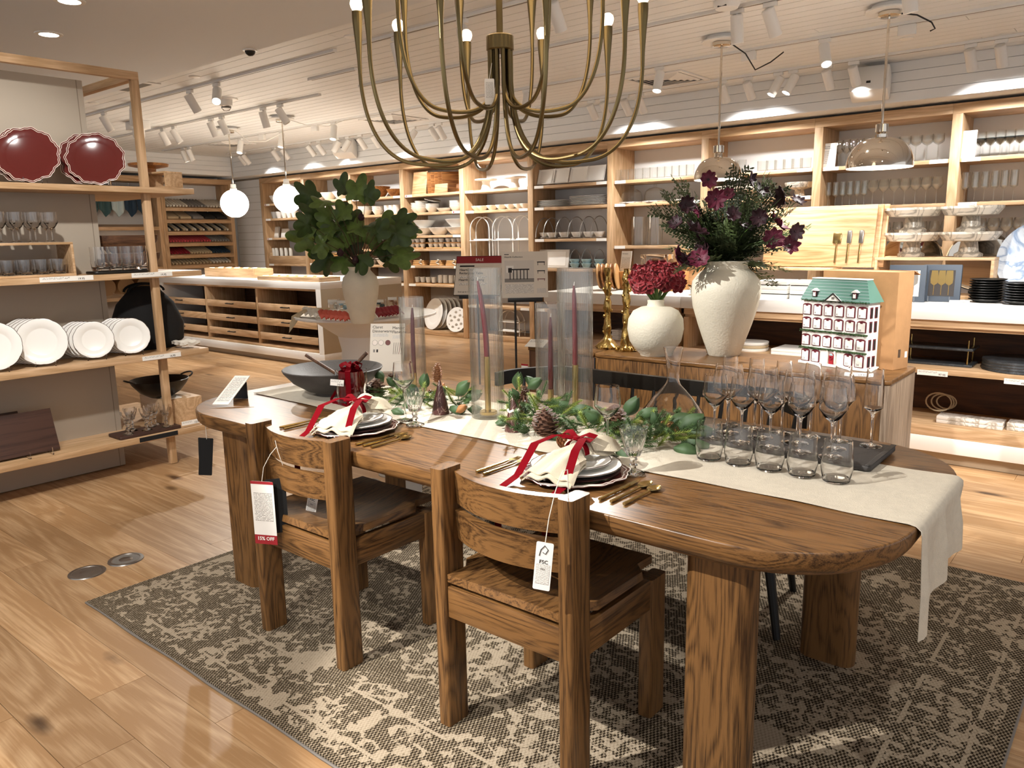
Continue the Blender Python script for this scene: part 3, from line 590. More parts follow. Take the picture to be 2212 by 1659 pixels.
# ------------------------------------------------------------------ brass chandelier
cc = Vector((-1.79, 2.12, 0)); hz = P(1075, 78, y=2.12).z
chd = thing('chandelier', 'large brushed brass chandelier with curved arms and round bulbs above the table', 'chandelier', (cc.x, cc.y, 2.90))
HB = hz - .045          # underside of the hub
MB().lathe([(0, hz), (.042, hz), (.046, hz - .004), (.046, HB), (.042, HB - .004), (0, HB - .004)], 32, (cc.x, cc.y, 0)).build('hub', 'brass', chd, True)
MB().lathe([(0, 2.90), (.065, 2.90), (.065, 2.875), (0, 2.87)], 28, (cc.x, cc.y, 0)).build('canopy', 'brass', chd, True)
MB().tube([(cc.x, cc.y, 2.88), (cc.x, cc.y, hz)], .011, 12).build('stem', 'brass', chd, True)
def arm(ang, R, zlow, ztop, r0):
    ca, sa = math.cos(ang), math.sin(ang); pts = [(r0, HB + .002), (r0, HB - .08)]
    a1 = (R - r0) * .36; zb = HB - .10
    # a swan curve: down from the hub, out and under, up to the cup
    prof = [(r0, HB), (r0 + .002, HB - .10), (r0 + .02, HB - .20 if zlow < 1.8 else HB - .12)]
    N_ = 22; p0, p1, p2, p3 = Vector((r0, zb)), Vector((r0 + .01, zlow - (zb - zlow) * .12)), Vector((R * .42, zlow - .012)), Vector((R * .62, zlow))
    P3, P4, P5, P6 = Vector((R * .62, zlow)), Vector((R * .88, zlow + .012)), Vector((R, zlow + (ztop - zlow) * .30)), Vector((R, zlow + (ztop - zlow) * .62))
    def bz(a, b, c, d, t): return a * (1 - t) ** 3 + b * 3 * t * (1 - t) ** 2 + c * 3 * t * t * (1 - t) + d * t ** 3
    cur = [Vector((r0, HB))] + [bz(p0, p1, p2, p3, k / N_) for k in range(N_)] + [bz(P3, P4, P5, P6, k / N_) for k in range(N_ + 1)]
    p = MB().tube([(cc.x + q.x * ca, cc.y + q.x * sa, q.y) for q in cur], .0065, 10).build('arm', 'brass', chd, True)
    ox, oy = cc.x + R * ca, cc.y + R * sa; zs = cur[-1].y
    pr = [(.0066, zs - .01), (.0075, zs + (ztop - zs) * .2), (.0115, zs + (ztop - zs) * .5), (.0165, zs + (ztop - zs) * .8), (.0175, ztop - .02), (.0175, ztop), (.0, ztop)]
    MB().lathe(pr, 18, (ox - cc.x, oy - cc.y, -2.90)).build('candle_cup', 'brass', p)
    b = MB().lathe([(.010, ztop - .004), (.0135, ztop + .002), (.0195, ztop + .012), (.0225, ztop + .024), (.0195, ztop + .037), (.0105, ztop + .0445), (0, ztop + .046)], 16, (ox - cc.x, oy - cc.y, -2.90)).build('bulb', 'bulb_glow', p)
for k in range(10): arm(math.radians(36 * k + 2), .475, 1.70, 2.195, .036)
for k in range(8): arm(math.radians(45 * k + 20), .35, 1.862, 2.33, .026)
t = thing('lamp_tag', 'white printed tag hanging inside the chandelier arms', 'tag', P(1057, 170, y=2.07)); o = hang_tag(t, .033, .082, (0, 0, 0), (PI / 2, 0, .7), 'card'); print_panel('fine_print', .024, .05, 'fine_print', o, (0, -.035, .001)); string([(0, 0, 0), (.004, .01, .05)], 'string', t)
pl = bpy.data.lights.new('chandelier_glow', 'POINT'); pl.energy = 6; pl.color = (1, .75, .5); pl.shadow_soft_size = .4; po = bpy.data.objects.new('chandelier_glow', pl); COL.objects.link(po); po.location = (cc.x, cc.y, 2.35)
# ------------------------------------------------------------------ pendants
def canopy(t, x, y, r=.15):
    MB().lathe([(r * .75, 0), (r * .75, -.02), (r, -.03), (r, -.04), (0, -.04)], 32).build('ceiling_plate', 'fixture_white', t)
    MB().lathe([(.066, -.04), (.07, -.045), (.07, -.068), (.06, -.074), (0, -.074)], 32).build('canopy', 'chrome', t)
def cord(t, pts, mat):
    return MB().tube(pts, .005, 6).build('power_cord', mat, t)
def glob(px, py, cpx, cpy, crd, label):
    # the globe hangs on the canopy's plumb line
    c = P(cpx, cpy, z=TZ - .06); d = RAY(px, py); s = (c.x * d.x + c.y * d.y) / (d.x ** 2 + d.y ** 2); gz = CAM.z + d.z * s; R = 29.5 * s / FPX
    t = thing('globe_pendant', label, 'pendant lamp', (c.x, c.y, TZ)); canopy(t, c.x, c.y)
    g = gz - TZ
    MB().tube([(0, 0, -.07), (0, 0, g + R + .03)], .008, 10).build('rod', 'chrome', t)
    MB().lathe([(0, g + R + .07), (.034, g + R + .07), (.036, g + R + .02), (.045, g + R + .012), (.045, g + R - .012)], 20).build('cap', 'fixture_white', t)
    MB().lathe([(math.cos(a) * R, g + math.sin(a) * R) for a in [PI / 2 - PI * .92 * k / 16 for k in range(17)]], 32).build('shade', 'globe_glow', t)
    cord(t, crd, 'white_paint')
    l = bpy.data.lights.new('globe_light', 'POINT'); l.energy = 14; l.color = (1, .85, .68); l.shadow_soft_size = R + .02; lo = bpy.data.objects.new('globe_light', l); COL.objects.link(lo); lo.location = (c.x, c.y, gz - R - .05)
glob(506, 440, 494, 285, [(.1, .03, -.05), (.3, .1, -.2), (.45, .25, -.2), (.62, .42, -.08)], 'white glowing globe pendant, the left one of two')
glob(621, 430, 609, 262, [(.1, .03, -.05), (.3, .12, -.12), (.5, .3, -.14), (.62, .42, -.08)], 'white glowing globe pendant, the right one above the bowl shelves')
def dome(px, py, cpx, cpy, w, crd, label):
    c = P(cpx, cpy, z=TZ - .06); d = RAY(px, py); s = (c.x * d.x + c.y * d.y) / (d.x ** 2 + d.y ** 2); z0 = CAM.z + d.z * s - TZ; R = w / 2 * s / FPX; h = R * .93
    t = thing('dome_pendant', label, 'pendant lamp', (c.x, c.y, TZ)); canopy(t, c.x, c.y)
    pr = [(R * math.cos(a) ** .72, z0 + h * math.sin(a)) for a in [PI / 2 * k / 16 for k in range(15)]] + [(R * .17, z0 + h)]
    MB.capb = False
    MB().lathe(pr, 40).build('shade', 'chrome', t); MB().lathe([(r - .004, z - .003) for r, z in pr], 40).build('shade_lining', 'dome_glow', t); MB.capb = True
    MB().lathe([(R * .17, z0 + h - .01), (R * .18, z0 + h + .02), (.03, z0 + h + .03), (.04, z0 + h + .035), (.04, z0 + h + .085), (.03, z0 + h + .09), (0, z0 + h + .09)], 24, fn=lambda a, i: 1 + (.05 * math.cos(12 * a) if 3 <= i <= 4 else 0)).build('socket', 'chrome', t)
    MB().tube([(0, 0, -.07), (0, 0, z0 + h + .08)], .0085, 10).build('rod', 'chrome', t)
    cord(t, crd, 'rubber')
    spot('dome_light', (c.x, c.y, TZ + z0 + h * .4), (c.x, c.y, 0), 14, 140, .5, .06)
dome(1549, 388, 1559, 97, 101, [(.07, .02, -.06), (.15, .1, -.13), (.19, .2, -.24), (.27, .3, -.18), (.33, .4, -.1)], 'chrome dome pendant, left one, partly hidden by the cedar bouquet')
dome(1900, 362, 1921, 32, 135, [(.07, .02, -.06), (.16, .05, -.08), (.24, .1, -.13), (.26, .12, -.17), (.23, .12, -.18)], 'chrome dome pendant, right one, in front of the stemware shelves')
for px, py, lab in ((983, 0, 0),): pass
for px, py, lab in ((1618, 115, 'white cord adapter on the track beside the left chrome dome'), (1960, 57, 'white cord adapter on the track beside the right chrome dome'), (566, 291, 'white cord adapter on the track by the left globe'), (680, 272, 'white cord adapter on the track by the right globe')):
    p = P(px, py, y=6.48); one('track_adapter', MB().box(-.06, -.02, -.075, .06, .02, -.0005, .006), 'fixture_white', lab, 'adapter', (p.x, 6.48, TZ - .023))
# ------------------------------------------------------------------ shapes used again and again
def stem_glass(h, rb, rr, bh, rf, n=20, knop=0, facet=0):
    """wine glass: height, widest bowl radius, rim radius, bowl height, foot radius"""
    zb = h - bh; w = .0011
    pr = [(0, .0), (rf, .0), (rf, .0018), (rf * .5, .004), (.0045, .010), (.0036, .02)]
    if knop: pr += [(.0045, zb * .35), (.011, zb * .45), (.0045, zb * .55), (.012, zb * .68), (.005, zb * .8)]
    pr += [(.0036, zb - .012), (.006, zb), (rb * .62, zb + bh * .18), (rb, zb + bh * .40), (rb * .97, zb + bh * .6), (rr, h), (rr - w, h), (rb * .97 - w, zb + bh * .6), (rb - w, zb + bh * .40), (rb * .6, zb + bh * .2), (0, zb + .006)]
    m = MB(); K = len(pr)
    m.lathe(pr, n, fn=(lambda a, i: 1 + (.03 * math.cos(facet * a) if i > K - 12 and i not in (K - 7, K - 6) else 0)) if facet else None); return m
def flute(h, rb, rr, bh, rf, n=18):
    zb = h - bh; w = .0011
    pr = [(0, 0), (rf, 0), (rf, .0018), (rf * .5, .004), (.0045, .010), (.0036, .02), (.0036, zb - .01), (.007, zb + .004), (rb, zb + bh * .16), (rb, zb + bh * .5), (rr, h), (rr - w, h), (rb - w, zb + bh * .5), (rb - w, zb + bh * .17), (0, zb + .014)]
    return MB().lathe(pr, n)
def goblet(h, rr, rbot, bh, rf, n=30):
    """pressed glass: fluted cup on a knopped stem"""
    zb = h - bh; w = .0018
    pr = [(0, 0), (rf, 0), (rf, .003), (rf * .6, .008), (.008, .014), (.0075, .024), (.013, zb * .5), (.0075, zb * .66), (.012, zb * .85), (.009, zb), (rbot * .8, zb + .004), (rbot, zb + .018), ((rr + rbot) / 2, zb + bh * .55), (rr, h - .012), (rr, h), (rr - w, h), (rr - w, h - .014), ((rr + rbot) / 2 - w, zb + bh * .55), (rbot - w, zb + .022), (0, zb + .012)]
    return MB().lathe(pr, n, fn=lambda a, i: 1 + (.035 * math.cos(15 * a) if 10 <= i <= 12 else 0))
def tumbler(h, r0, r1, rm=None, n=20, w=.0013, foot=.008):
    rm = rm or (r0 + r1) / 2
    pr = [(0, 0), (r0 * .85, 0), (r0, .004), (rm, h * .35), ((rm + r1) / 2, h * .7), (r1, h), (r1 - w, h), ((rm + r1) / 2 - w, h * .7), (rm - w, h * .35), (r0 - w * 1.5, foot + .004), (r0 * .8, foot), (0, foot)]
    return MB().lathe(pr, n)
def dish(R, h, rf, n=28, w=.004, flat=.55, lip=.0, fn=None):
    """plate or bowl: rim radius, height, foot radius"""
    pr = [(0, .001), (rf * .9, .001), (rf, 0), (rf, .003), (rf + (R - rf) * .35, h * .28), (rf + (R - rf) * .75, h * .68), (R, h), (R - w * .3, h + w * .4), (R - w, h), (rf + (R - rf) * .72 - w * .6, h * .68 + w * .5), (rf + (R - rf) * .3, h * .28 + w), (rf * flat + (rf - rf * flat) * .9, w + h * .03), (0, w + h * .02)]
    return MB().lathe(pr, n, fn=fn)
def plate(R, n=36, scal=0, lobes=12, dip=.014):
    w = .004
    pr = [(0, 0), (R * .55, 0), (R * .60, .002), (R * .64, dip * .55), (R * .97, dip), (R, dip + .001), (R, dip + .003), (R * .97, dip + w), (R * .66, dip * .55 + w * .9), (R * .60, w + .0015), (R * .56, w), (0, w)]
    return MB().lathe(pr, n, fn=(lambda a, i: 1 + (scal * abs(math.sin(lobes / 2 * a)) ** .7 - scal * .6 if 3 <= i <= 7 else 0)) if scal else None)
def scatter(proto, spots, labels, groups=None):
    """first spot moves the prototype itself, the rest are copies"""
    r = []
    for i, s in enumerate(spots):
        o = proto if i == 0 else copy_tree(proto)
        o.location = s[:3]
        if len(s) == 4: o.rotation_euler = (0, 0, s[3])
        o['label'] = labels if isinstance(labels, str) else labels[i]
        if groups: o['group'] = groups
        r.append(o)
    return r
def row(name, mb, mat, spots, label, cat, group):
    o = one(name, mb, mat, label, cat, spots[0][:3]); return scatter(o, spots, label, group)
def stand(parent, w, mat='clear_glass'):
    """small clear acrylic plate stand, back at +x of nothing: built facing -y"""
    MB().box(-w / 2, -.03, 0, -w / 2 + .004, .05, .006).build('stand_foot', mat, parent, smooth=0)
def price_tag(shelf, loc, rot, words, price, w=.11, h=.026):
    """printed strip on a shelf edge; faces its own +z"""
    o = MB().box(-w / 2, -h / 2, -.001, w / 2, h / 2, .0012).build('price_tag', 'card_white', shelf, smooth=0, loc=loc, rot=rot)
    if words: print_panel('fine_print', w * .5, h * .35, 'tag_print', o, (-w * .2, h * .2, .0016))
    if price: text(price, h * .62, o, (w * .2, -h * .32, .0016))
    return o
# ------------------------------------------------------------------ left display shelf (gondola)
GX, GY = -4.88, 2.69
gd = thing('display_shelf', 'freestanding oak display shelf with grey centre panel at the left edge', 'shelving', (-5.2, 2.2, 0))
MB().box(-5.255, -.8, .005, -5.20, 2.205, 2.43, .002).build('centre_panel', 'panel_grey', gd, True)
MB().box(-5.2555, 2.168, .006, -5.1985, 2.172, 2.429).build('panel_seam', 'groove', gd, True, smooth=0)
for x in (-5.0, -5.97): MB().box(x, 2.395, .003, x + .04, 2.44, 2.43, .002).build('post', 'oak_Z', gd, True)
MB().box(-5.0, -.8, 2.43, -4.96, 2.44, 2.478, .002).build('top_beam', 'oak_Y', gd, True); MB().box(-5.97, -.8, 2.43, -5.93, 2.44, 2.478, .002).build('top_beam', 'oak_Y', gd, True)
MB().box(-5.93, 2.395, 2.43, -5.0, 2.44, 2.478, .002).build('cross_beam', 'oak_X', gd, True)
GS = {'A': (1.755, 1.79), 'B': (1.235, 1.27), 'C': (.718, .755), 'D': (.205, .243)}
gsh = {}
for k, (a, b) in GS.items(): gsh[k] = MB().box(-6.02, -.8, a, GX, GY, b, .002).build('shelf', 'oak_Y', gd, True)
def gtag(k, px, py, wpx, price, z=None, mat=None):
    p = P(px, py, x=GX + .002) - Vector(gd.location); d = (P(px, py, x=GX) - CAM).length; return price_tag(gsh[k], (p.x, p.y, p.z), (PI / 2, 0, PI / 2), True, price, wpx * d / FPX * 1.25, .028)
gtag('B', 145, 602, 75, '19.95'); gtag('B', 329, 593, 64, '19.95'); gtag('C', 350, 770, 62, '16.95'); gtag('D', 412, 912, 30, '12.95')
MB().box(GX, 2.17, .212, GX + .004, 2.42, .24).build('black_tag', 'black_felt', gsh['D'], smooth=0, loc=-Vector(gd.location))
# burgundy scalloped platters on clear stands
def platter():
    t = thing('platter', 'x', 'platter')
    fnr = lambda a, i: 1 + (.035 * math.sin(11 * a) * abs(math.sin(11 * a)) + .012 * math.sin(22 * a) if i >= 3 and i <= 6 else 0)
    R = .16
    MB().lathe([(0, 0), (R * .62, 0), (R * .66, .002), (R * .98, .012), (R, .014), (R * .99, .016), (R * .97, .0165), (R * .68, .0075), (R * .64, .0045), (0, .004)], 132, fn=lambda a, i: fnr(a, i)).build('plate', 'burgundy', t)
    for rr in (1.0, .945): MB().tube([(R * rr * fnr(2 * PI * k / 132, 4) * math.cos(2 * PI * k / 132), R * rr * fnr(2 * PI * k / 132, 4) * math.sin(2 * PI * k / 132), .0165 if rr == 1 else .0160) for k in range(132)], .0016, 5, closed=True).build('pale_rim', 'scallop_white', t)
    return t
pf = platter()
def face_x(tilt, rz=0): return Euler((0, PI / 2 - tilt, rz))     # a dish standing up, facing +x, leaning back
i = 0
for px, py, dx, lab in ((60, 330, 0, 'glossy burgundy platter with scalloped pale rim, front left one on the top display shelf'), (48, 325, -.05, 'burgundy platter standing behind the front left platter'), (207, 345, 0, 'dark burgundy scalloped platter, front right one on the top display shelf'), (190, 340, -.05, 'dark burgundy platter standing behind the front right platter')):
    p = P(px, py, x=-5.0 + dx); o = pf if i == 0 else copy_tree(pf); i += 1
    o.location = (p.x, p.y, 1.79 + .157); o.rotation_euler = face_x(.32, -.5); o['label'] = lab; o['group'] = 'burgundy platters'
for px, lab in ((75, 'small clear stand under the left burgundy platters'), (218, 'small clear stand under the right burgundy platters')):
    p = P(px, 388, x=-5.0); t = thing('plate_stand', lab, 'plate stand', (p.x, p.y, 1.7905), -.5)
    for s in (-.045, .045): MB().tube([(.07, s, .035), (.065, s, .004), (-.09, s, .004), (-.11, s, .12)], .0035, 6).build('prong', 'thick_glass', t)
    MB().box(-.02, -.045, 0, -.01, .045, .006).build('crossbar', 'thick_glass', t)
# wooden pedestal and bowl behind the platters
p = P(300, 352, x=-5.3); t = thing('wooden_pedestal', 'brown wooden pedestal tray behind the right burgundy platter', 'cake stand', (-5.22, 2.575, 1.7905))
MB().lathe([(0, 0), (.07, 0), (.06, .02), (.04, .09), (.045, .14), (.12, .155), (.125, .17), (.118, .172), (0, .166)], 28).build('body', 'bowl_wood', t)
# riser box with glasses on the second shelf
def box_riser(name, label, loc, w, d, h, th, mat, rz=0):
    t = thing(name, label, 'riser', loc, rz)
    MB().box(-w / 2, -d / 2, h - th, w / 2, d / 2, h, .001).build('top', mat, t); MB().box(-w / 2, -d / 2, 0, w / 2, d / 2, th, .001).build('bottom', mat, t)
    for s in (-1, 1): MB().box(*sorted((s * w / 2, s * (w / 2 - th))), 0, 0, 0, 0) if 0 else MB().box(min(s * w / 2, s * (w / 2 - th)), -d / 2, th, max(s * w / 2, s * (w / 2 - th)), d / 2, h - th, .001).build('side', mat, t)
    return t
pr = P(166, 596, x=-4.93); box_riser('riser_box', 'open oak riser box under the stem glasses on the display shelf', (-5.035, pr.y - .45, 1.2705), .9, .21, .195, .014, 'oak_X', PI / 2)
gl = stem_glass(.17, .036, .034, .10, .034)
row('stem_glass', gl, 'clear_glass', [(x, pr.y - .09 - .088 * i, 1.466) for i in range(5) for x in (-4.97, -5.05)], 'clear stem glass in two rows on the oak riser box', 'glass', 'glasses on the oak riser')
row('tumbler', tumbler(.085, .034, .039), 'clear_glass', [(x, pr.y - .075 - .088 * i, 1.2850) for i in range(5) for x in (-4.965, -5.06)], 'short clear tumbler inside the oak riser box', 'glass', 'tumblers under the riser')
p = P(250, 587, x=-5.02); one('serving_board', slab(lambda i: round_rect(-.07 + i, -.17 + i, .07 - i, .17 - i, .03, 4), 0, .018, .005, 2), 'black_wood', 'flat black tray under the tall tumblers on the display shelf', 'tray', (-4.99, p.y, 1.2705))
row('tall_tumbler', tumbler(.145, .033, .036, .038, w=.0015, foot=.016), 'thick_glass', [(x, p.y - .10 + .078 * i, 1.289) for i in range(4) for x in (-4.955, -5.03)], 'tall clear tumbler on the black tray of the display shelf', 'glass', 'tall tumblers on the black tray')
# plates standing in rows on the third shelf
def standing(px, py, R, nn, what, mat='ceramic'):
    p = P(px, py, x=-4.98)
    me = plate(R, 72, .018, 12, .016)
    t = thing('salad_plate' if R < .12 else 'dinner_plate', 'x', 'plate'); me.build('dish', 'ceramic', t)
    MB().tube([((R * (1 + .018 * abs(math.sin(6 * 2 * PI * k / 72)) ** .7 - .0108)) * math.cos(2 * PI * k / 72), (R * (1 + .018 * abs(math.sin(6 * 2 * PI * k / 72)) ** .7 - .0108)) * math.sin(2 * PI * k / 72), .0195) for k in range(72)], .0014, 5, closed=True).build('dark_rim', 'twig', t)
    tl = .22
    for i in range(nn):
        o = t if i == 0 else copy_tree(t)
        o.location = (p.x - .028 * i - .02, p.y - .012 * i, .7565 + R * math.cos(tl) + .008); o.rotation_euler = face_x(tl, -.42)
        o['label'] = f'{"front" if i == 0 else ["second", "third", "fourth", "fifth", "sixth"][i - 1]} cream dark-rimmed plate in the {what}'; o['group'] = 'dark-rimmed plates on the display shelf'
    s = thing('plate_stand', f'clear stand holding the {what}', 'plate stand', (p.x, p.y, .756), -.42)
    for q in (-.05, .05): MB().tube([(.04, q, .03), (.035, q, .003), (-.15, q, .003)], .003, 6).build('prong', 'thick_glass', s)
standing(93, 735, .135, 5, 'largest plate row'); standing(-8, 752, .135, 3, 'plate row cut by the left edge'); standing(206, 735, .112, 5, 'middle plate row'); standing(286, 727, .112, 5, 'plate row nearest the post')
# leaning dark boards and goblets on the bottom shelf
for dx, z0, lab, yy in ((0, 0, 'large dark walnut board leaning on the bottom display shelf', 1.20), (-.075, .045, 'second dark walnut board behind the large one on the bottom shelf', 1.05)):
    m = MB(); m.T = Matrix.Rotation(-.32, 4, 'Y'); slab(lambda i: [(a, b) for a, b in round_rect(0 + i, -.55 + i, .022 - i, .55 - i, .004, 2)], 0, .25, .003, 2); q = slab(lambda i: [(a, b) for a, b in round_rect(0, -.55, .022, .55, .004, 2)], 0, .25, .002, 1); q.v = [(m.T @ Vector(v))[:] for v in q.v]
    one('serving_board', q, 'dark_board', lab, 'serving board', (-4.985 + dx, yy - .01, .2500 + 0))
p = P(90, 975, x=-4.9); t = thing('plate_stand', 'clear stand in front of the large dark board', 'plate stand', (-4.93, p.y, .244), 0)
for s in (-.06, .06): MB().tube([(.03, s, .045), (.03, s, .004), (-.06, s, .004)], .0035, 6).build('prong', 'thick_glass', t)
p = P(318, 935, x=-4.97); one('serving_board', slab(lambda i: round_rect(-.085 + i, -.2 + i, .085 - i, .2 - i, .01, 3), 0, .02, .004, 2), 'dark_board', 'flat dark board under the pressed glass goblets', 'tray', (-4.99, p.y, .2435))
row('pressed_goblet', goblet(.145, .036, .022, .075, .033, 30), 'thick_glass', [(-4.945 - .075 * (i % 2) - .01 * (i // 2 % 2), p.y - .13 + .062 * i, .2640) for i in range(5)] + [(-5.06, p.y - .06, .264), (-5.06, p.y + .1, .264)], 'clear pressed glass goblet on the flat dark board of the display shelf', 'glass', 'goblets on the dark board')
# back side of the display shelf
q = P(320, 860, x=-5.3); t = thing('wood_block', 'pale oak block under the black wok at the display shelf end', 'riser', (-5.225, 2.565, .2435))
MB().box(-.2, -.12, 0, .2, .12, .17, .004).build('block', 'oak_X', t); MB().box(.06, -.10, .17, .16, .0, .176).build('label_card', 'card_white', t)
t = thing('wok', 'black cast iron wok with two loop handles behind the post', 'wok', (-5.225, 2.50, .4145))
MB().lathe([(0, 0), (.07, 0), (.13, .035), (.175, .09), (.19, .12), (.185, .122), (.17, .09), (.12, .04), (0, .01)], 32).build('bowl', 'black_metal', t)
for s in (-1, 1): MB().tube([(s * .02 + .05 * math.sin(a) * 0 + .06 * math.cos(a) - s * .02, s * (.185 + .045 * math.sin(a)), .12 + .02 * math.sin(a)) for a in [PI * k / 10 for k in range(11)]], .006, 6).build('handle', 'black_metal', t)
for i, (z, sc, lab) in enumerate(((.0, 1., 'lower long carved wooden dough bowl behind the tall tumblers'), (.118, .98, 'upper long carved wooden dough bowl behind the tall tumblers'))):
    t = thing('dough_bowl', lab, 'bowl', (-5.335, 2.43, 1.2705 + z), 0)
    m = MB().lathe([(0, 0), (.06, 0), (.10, .03), (.12, .08), (.125, .115), (.115, .115), (.105, .08), (.08, .03), (0, .02)], 40); m.v = [(x * .62, y * 1.75 * sc, zz) for x, y, zz in m.v]; m.build('body', 'walnut_Y', t)
q = P(285, 620, x=-5.42)
for i in range(3):
    one('log_slice', MB().lathe([(0, 0), (.055, 0), (.058, .01), (.056, .14), (0, .14)], 20), 'tan_wood', ['left', 'middle', 'right'][i] + ' pale log slice hung under the second display shelf', 'log', (-5.40, 2.24 + .125 * i, 1.174), (PI / 2 * .0, PI / 2, 0))
t = thing('black_bag', 'large black leather bag hanging at the display shelf end', 'bag', (-5.225, 2.46, .757))
m = MB().lathe([(0, 0), (.16, .0), (.21, .05), (.22, .16), (.17, .30), (.10, .38), (.06, .41), (0, .415)], 32); m.v = [(x * .75, y * 1.1, z) for x, y, z in m.v]; m.build('body', 'black_felt', t)
for s in (-.03, .03): MB().tube([(s, .12 * math.cos(a), .38 + .05 * math.sin(a)) for a in [PI * k / 12 for k in range(13)]], .008, 6).build('handle', 'black_felt', t)
t = thing('cloth_bundle', 'folded white cloth on the shelf beside the black bag', 'cloth', (-5.0, 2.60, .7795)); MB().sheet(lambda u, v: ((u - .5) * .16, (v - .5) * .12, .022 + .008 * math.sin(u * 14) * math.sin(v * 9)), 14, 10, .02).build('fold', 'white_cloth', t)
box_riser('wood_crate', 'small open wooden crate at the far end of the top display shelf', (-5.04, 2.575, 1.7906), .2, .13, .105, .012, 'oak_X', .2)
# ------------------------------------------------------------------ oak shelving along the back wall
YF, YB = 8.25, 8.76
UX = [-1.58 - 1.23 * k for k in range(10)]       # upright centres, right to left
SHZ = {}
ORD = ['far left', 'second from the left', 'third from the left', 'fourth from the left', 'fifth from the left', 'sixth from the left', 'seventh from the left', 'third from the right', 'second from the right', 'far right']
def bay(k, xl, xr, zs, base=True):
    """k counts from the left; shelves at heights zs (top faces)"""
    nm = ORD[k]
    t = thing('shelving_bay', f'tall oak wall shelving bay, {nm} along the back wall', 'shelving', ((xl + xr) / 2, YF, 0))
    MB().box(xl, YF, .003, xl + .085, YB, 2.46, .002).build('upright', 'oak_Z', t, True)
    if k == 9: MB().box(xr, YF, .003, xr + .085, YB, 2.46, .002).build('upright', 'oak_Z', t, True)
    x0, x1 = xl + .0855, xr
    MB().box(xl, YF, 2.4605, xr - .0005, YB, 2.55, .002).build('top_beam', 'oak_X', t, True)
    MB().box(x0, YB - .02, .1, x1 - .001, YB, 2.46).build('back_panel', 'shelf_back', t, True, smooth=0)
    if base: MB().box(x0, YF + .02, .003, x1 - .001, YB - .021, .075, .002).build('plinth', 'oak_X', t, True)
    sh = []
    for j, z in enumerate(zs):
        s = MB().box(x0 + .0005, YF + .015, z - .036, x1 - .0015, YB - .0205, z, .0015).build('shelf', 'oak_X', t, True); sh.append(s)
        ax = x0 - (xl + xr) / 2
        tg = [(.09, 0), (x1 - x0 - .09, 1)] if (j + k) % 3 else [(.09, 0)]
        for dx, e in tg:
            o = MB().box(-.075, -.0175, 0, .075, .0175, .002).build('price_tag', 'card_white', s, smooth=0, loc=(ax + dx, .014, z - .018), rot=(PI / 2, 0, 0))
            if k >= 7: print_panel('fine_print', .08, .012, 'tag_print', o, (-.02, .006, .0024)); text('%d.95' % (11 + 3 * j), .016, o, (.03, -.012, .0024))
            elif k < 4 and (j + e) % 2 == 0: MB().box(-.055, -.012, .002, -.035, .012, .0026).build('red_mark', 'tag_red', o, smooth=0)
    return t
LZ = [2.085, 1.82, 1.485, 1.29, 1.04, .765]
BAYS = []
def X0(k): return UX[9 - k] + .0430                # inner left face of bay k (from the left)
def X1(k): return UX[8 - k] - .0435 if k < 9 else -.35 - .0435
zs_of = [[2.10, 1.84, 1.50, 1.04, .62], [2.10, 1.84, 1.49, 1.06, .62], LZ, LZ, [2.085, 1.81, 1.02, .49], [2.085, 1.81, 1.405, 1.025, .49], [2.08, 1.81, 1.31, .75], [2.075, 1.80, 1.31, .75], [2.07, 1.675, 1.275, .62], [2.07, 1.675, 1.28, 1.06, .49]]
for k in range(10):
    xl = UX[9 - k] - .0425; xr = (UX[8 - k] if k < 9 else -.35) - .0425
    bay(k, xl, xr, zs_of[k])
YS = YF + .17
def zs(k, j): return zs_of[k][j] + .0008
def at_shelf(k, j, px, yy=YS):
    """x of a pixel column on shelf j of bay k"""
    z = zs_of[k][j] + .05; q = PROJ((X0(k), yy, z)); r = PROJ((X1(k), yy, z))
    f = (px - q[0]) / (r[0] - q[0]); a = q[2]; b = r[2]
    return X0(k) + (X1(k) - X0(k)) * f * a / (b + (a - b) * f)
W1 = ['first', 'second', 'third', 'fourth', 'fifth', 'sixth', 'seventh', 'eighth']
def items(name, mb, mat, k, j, pxs, label, cat, yy=YS, dz=0, each=None):
    """one row of like things on a shelf, placed by where they stand along it"""
    R_ = max(abs(v[0]) for v in mb.v) + .004; xs = [min(max(at_shelf(k, j, p, yy), X0(k) + R_), X1(k) - R_) for p in pxs]
    o = one(name, mb, mat, label, cat, (0, 0, 0))
    sp = [(x, yy, zs(k, j) + dz) for x in xs]
    if len(sp) == 1: scatter(o, sp, label)
    else: scatter(o, sp, [f'{label}, {W1[i]} from the left' for i in range(len(sp))] if len(sp) <= 8 else label, f'{cat} row: {label}'[:60])
    return o
bowlS = dish(.085, .07, .04); bowlM = dish(.11, .085, .05); bowlL = dish(.155, .12, .065); bowlXL = dish(.175, .11, .08)
def stackof(name, R, h, rf, n, step, mat, k, j, px, label, yy=YS, cat='bowl'):
    x = min(max(at_shelf(k, j, px, yy), X0(k) + R + .004), X1(k) - R - .004); me = None
    for i in range(n):
        if me is None: o = one(name, dish(R, h, rf), mat, '', cat, (x, yy, zs(k, j))); me = o
        else: o = copy_tree(me); o.location = (x, yy, zs(k, j) + i * step)
        o['label'] = label + (', bottom one' if i == 0 else ', top one' if i == n - 1 else f', {W1[i]} from the bottom'); o['group'] = 'stack: ' + label[:50]
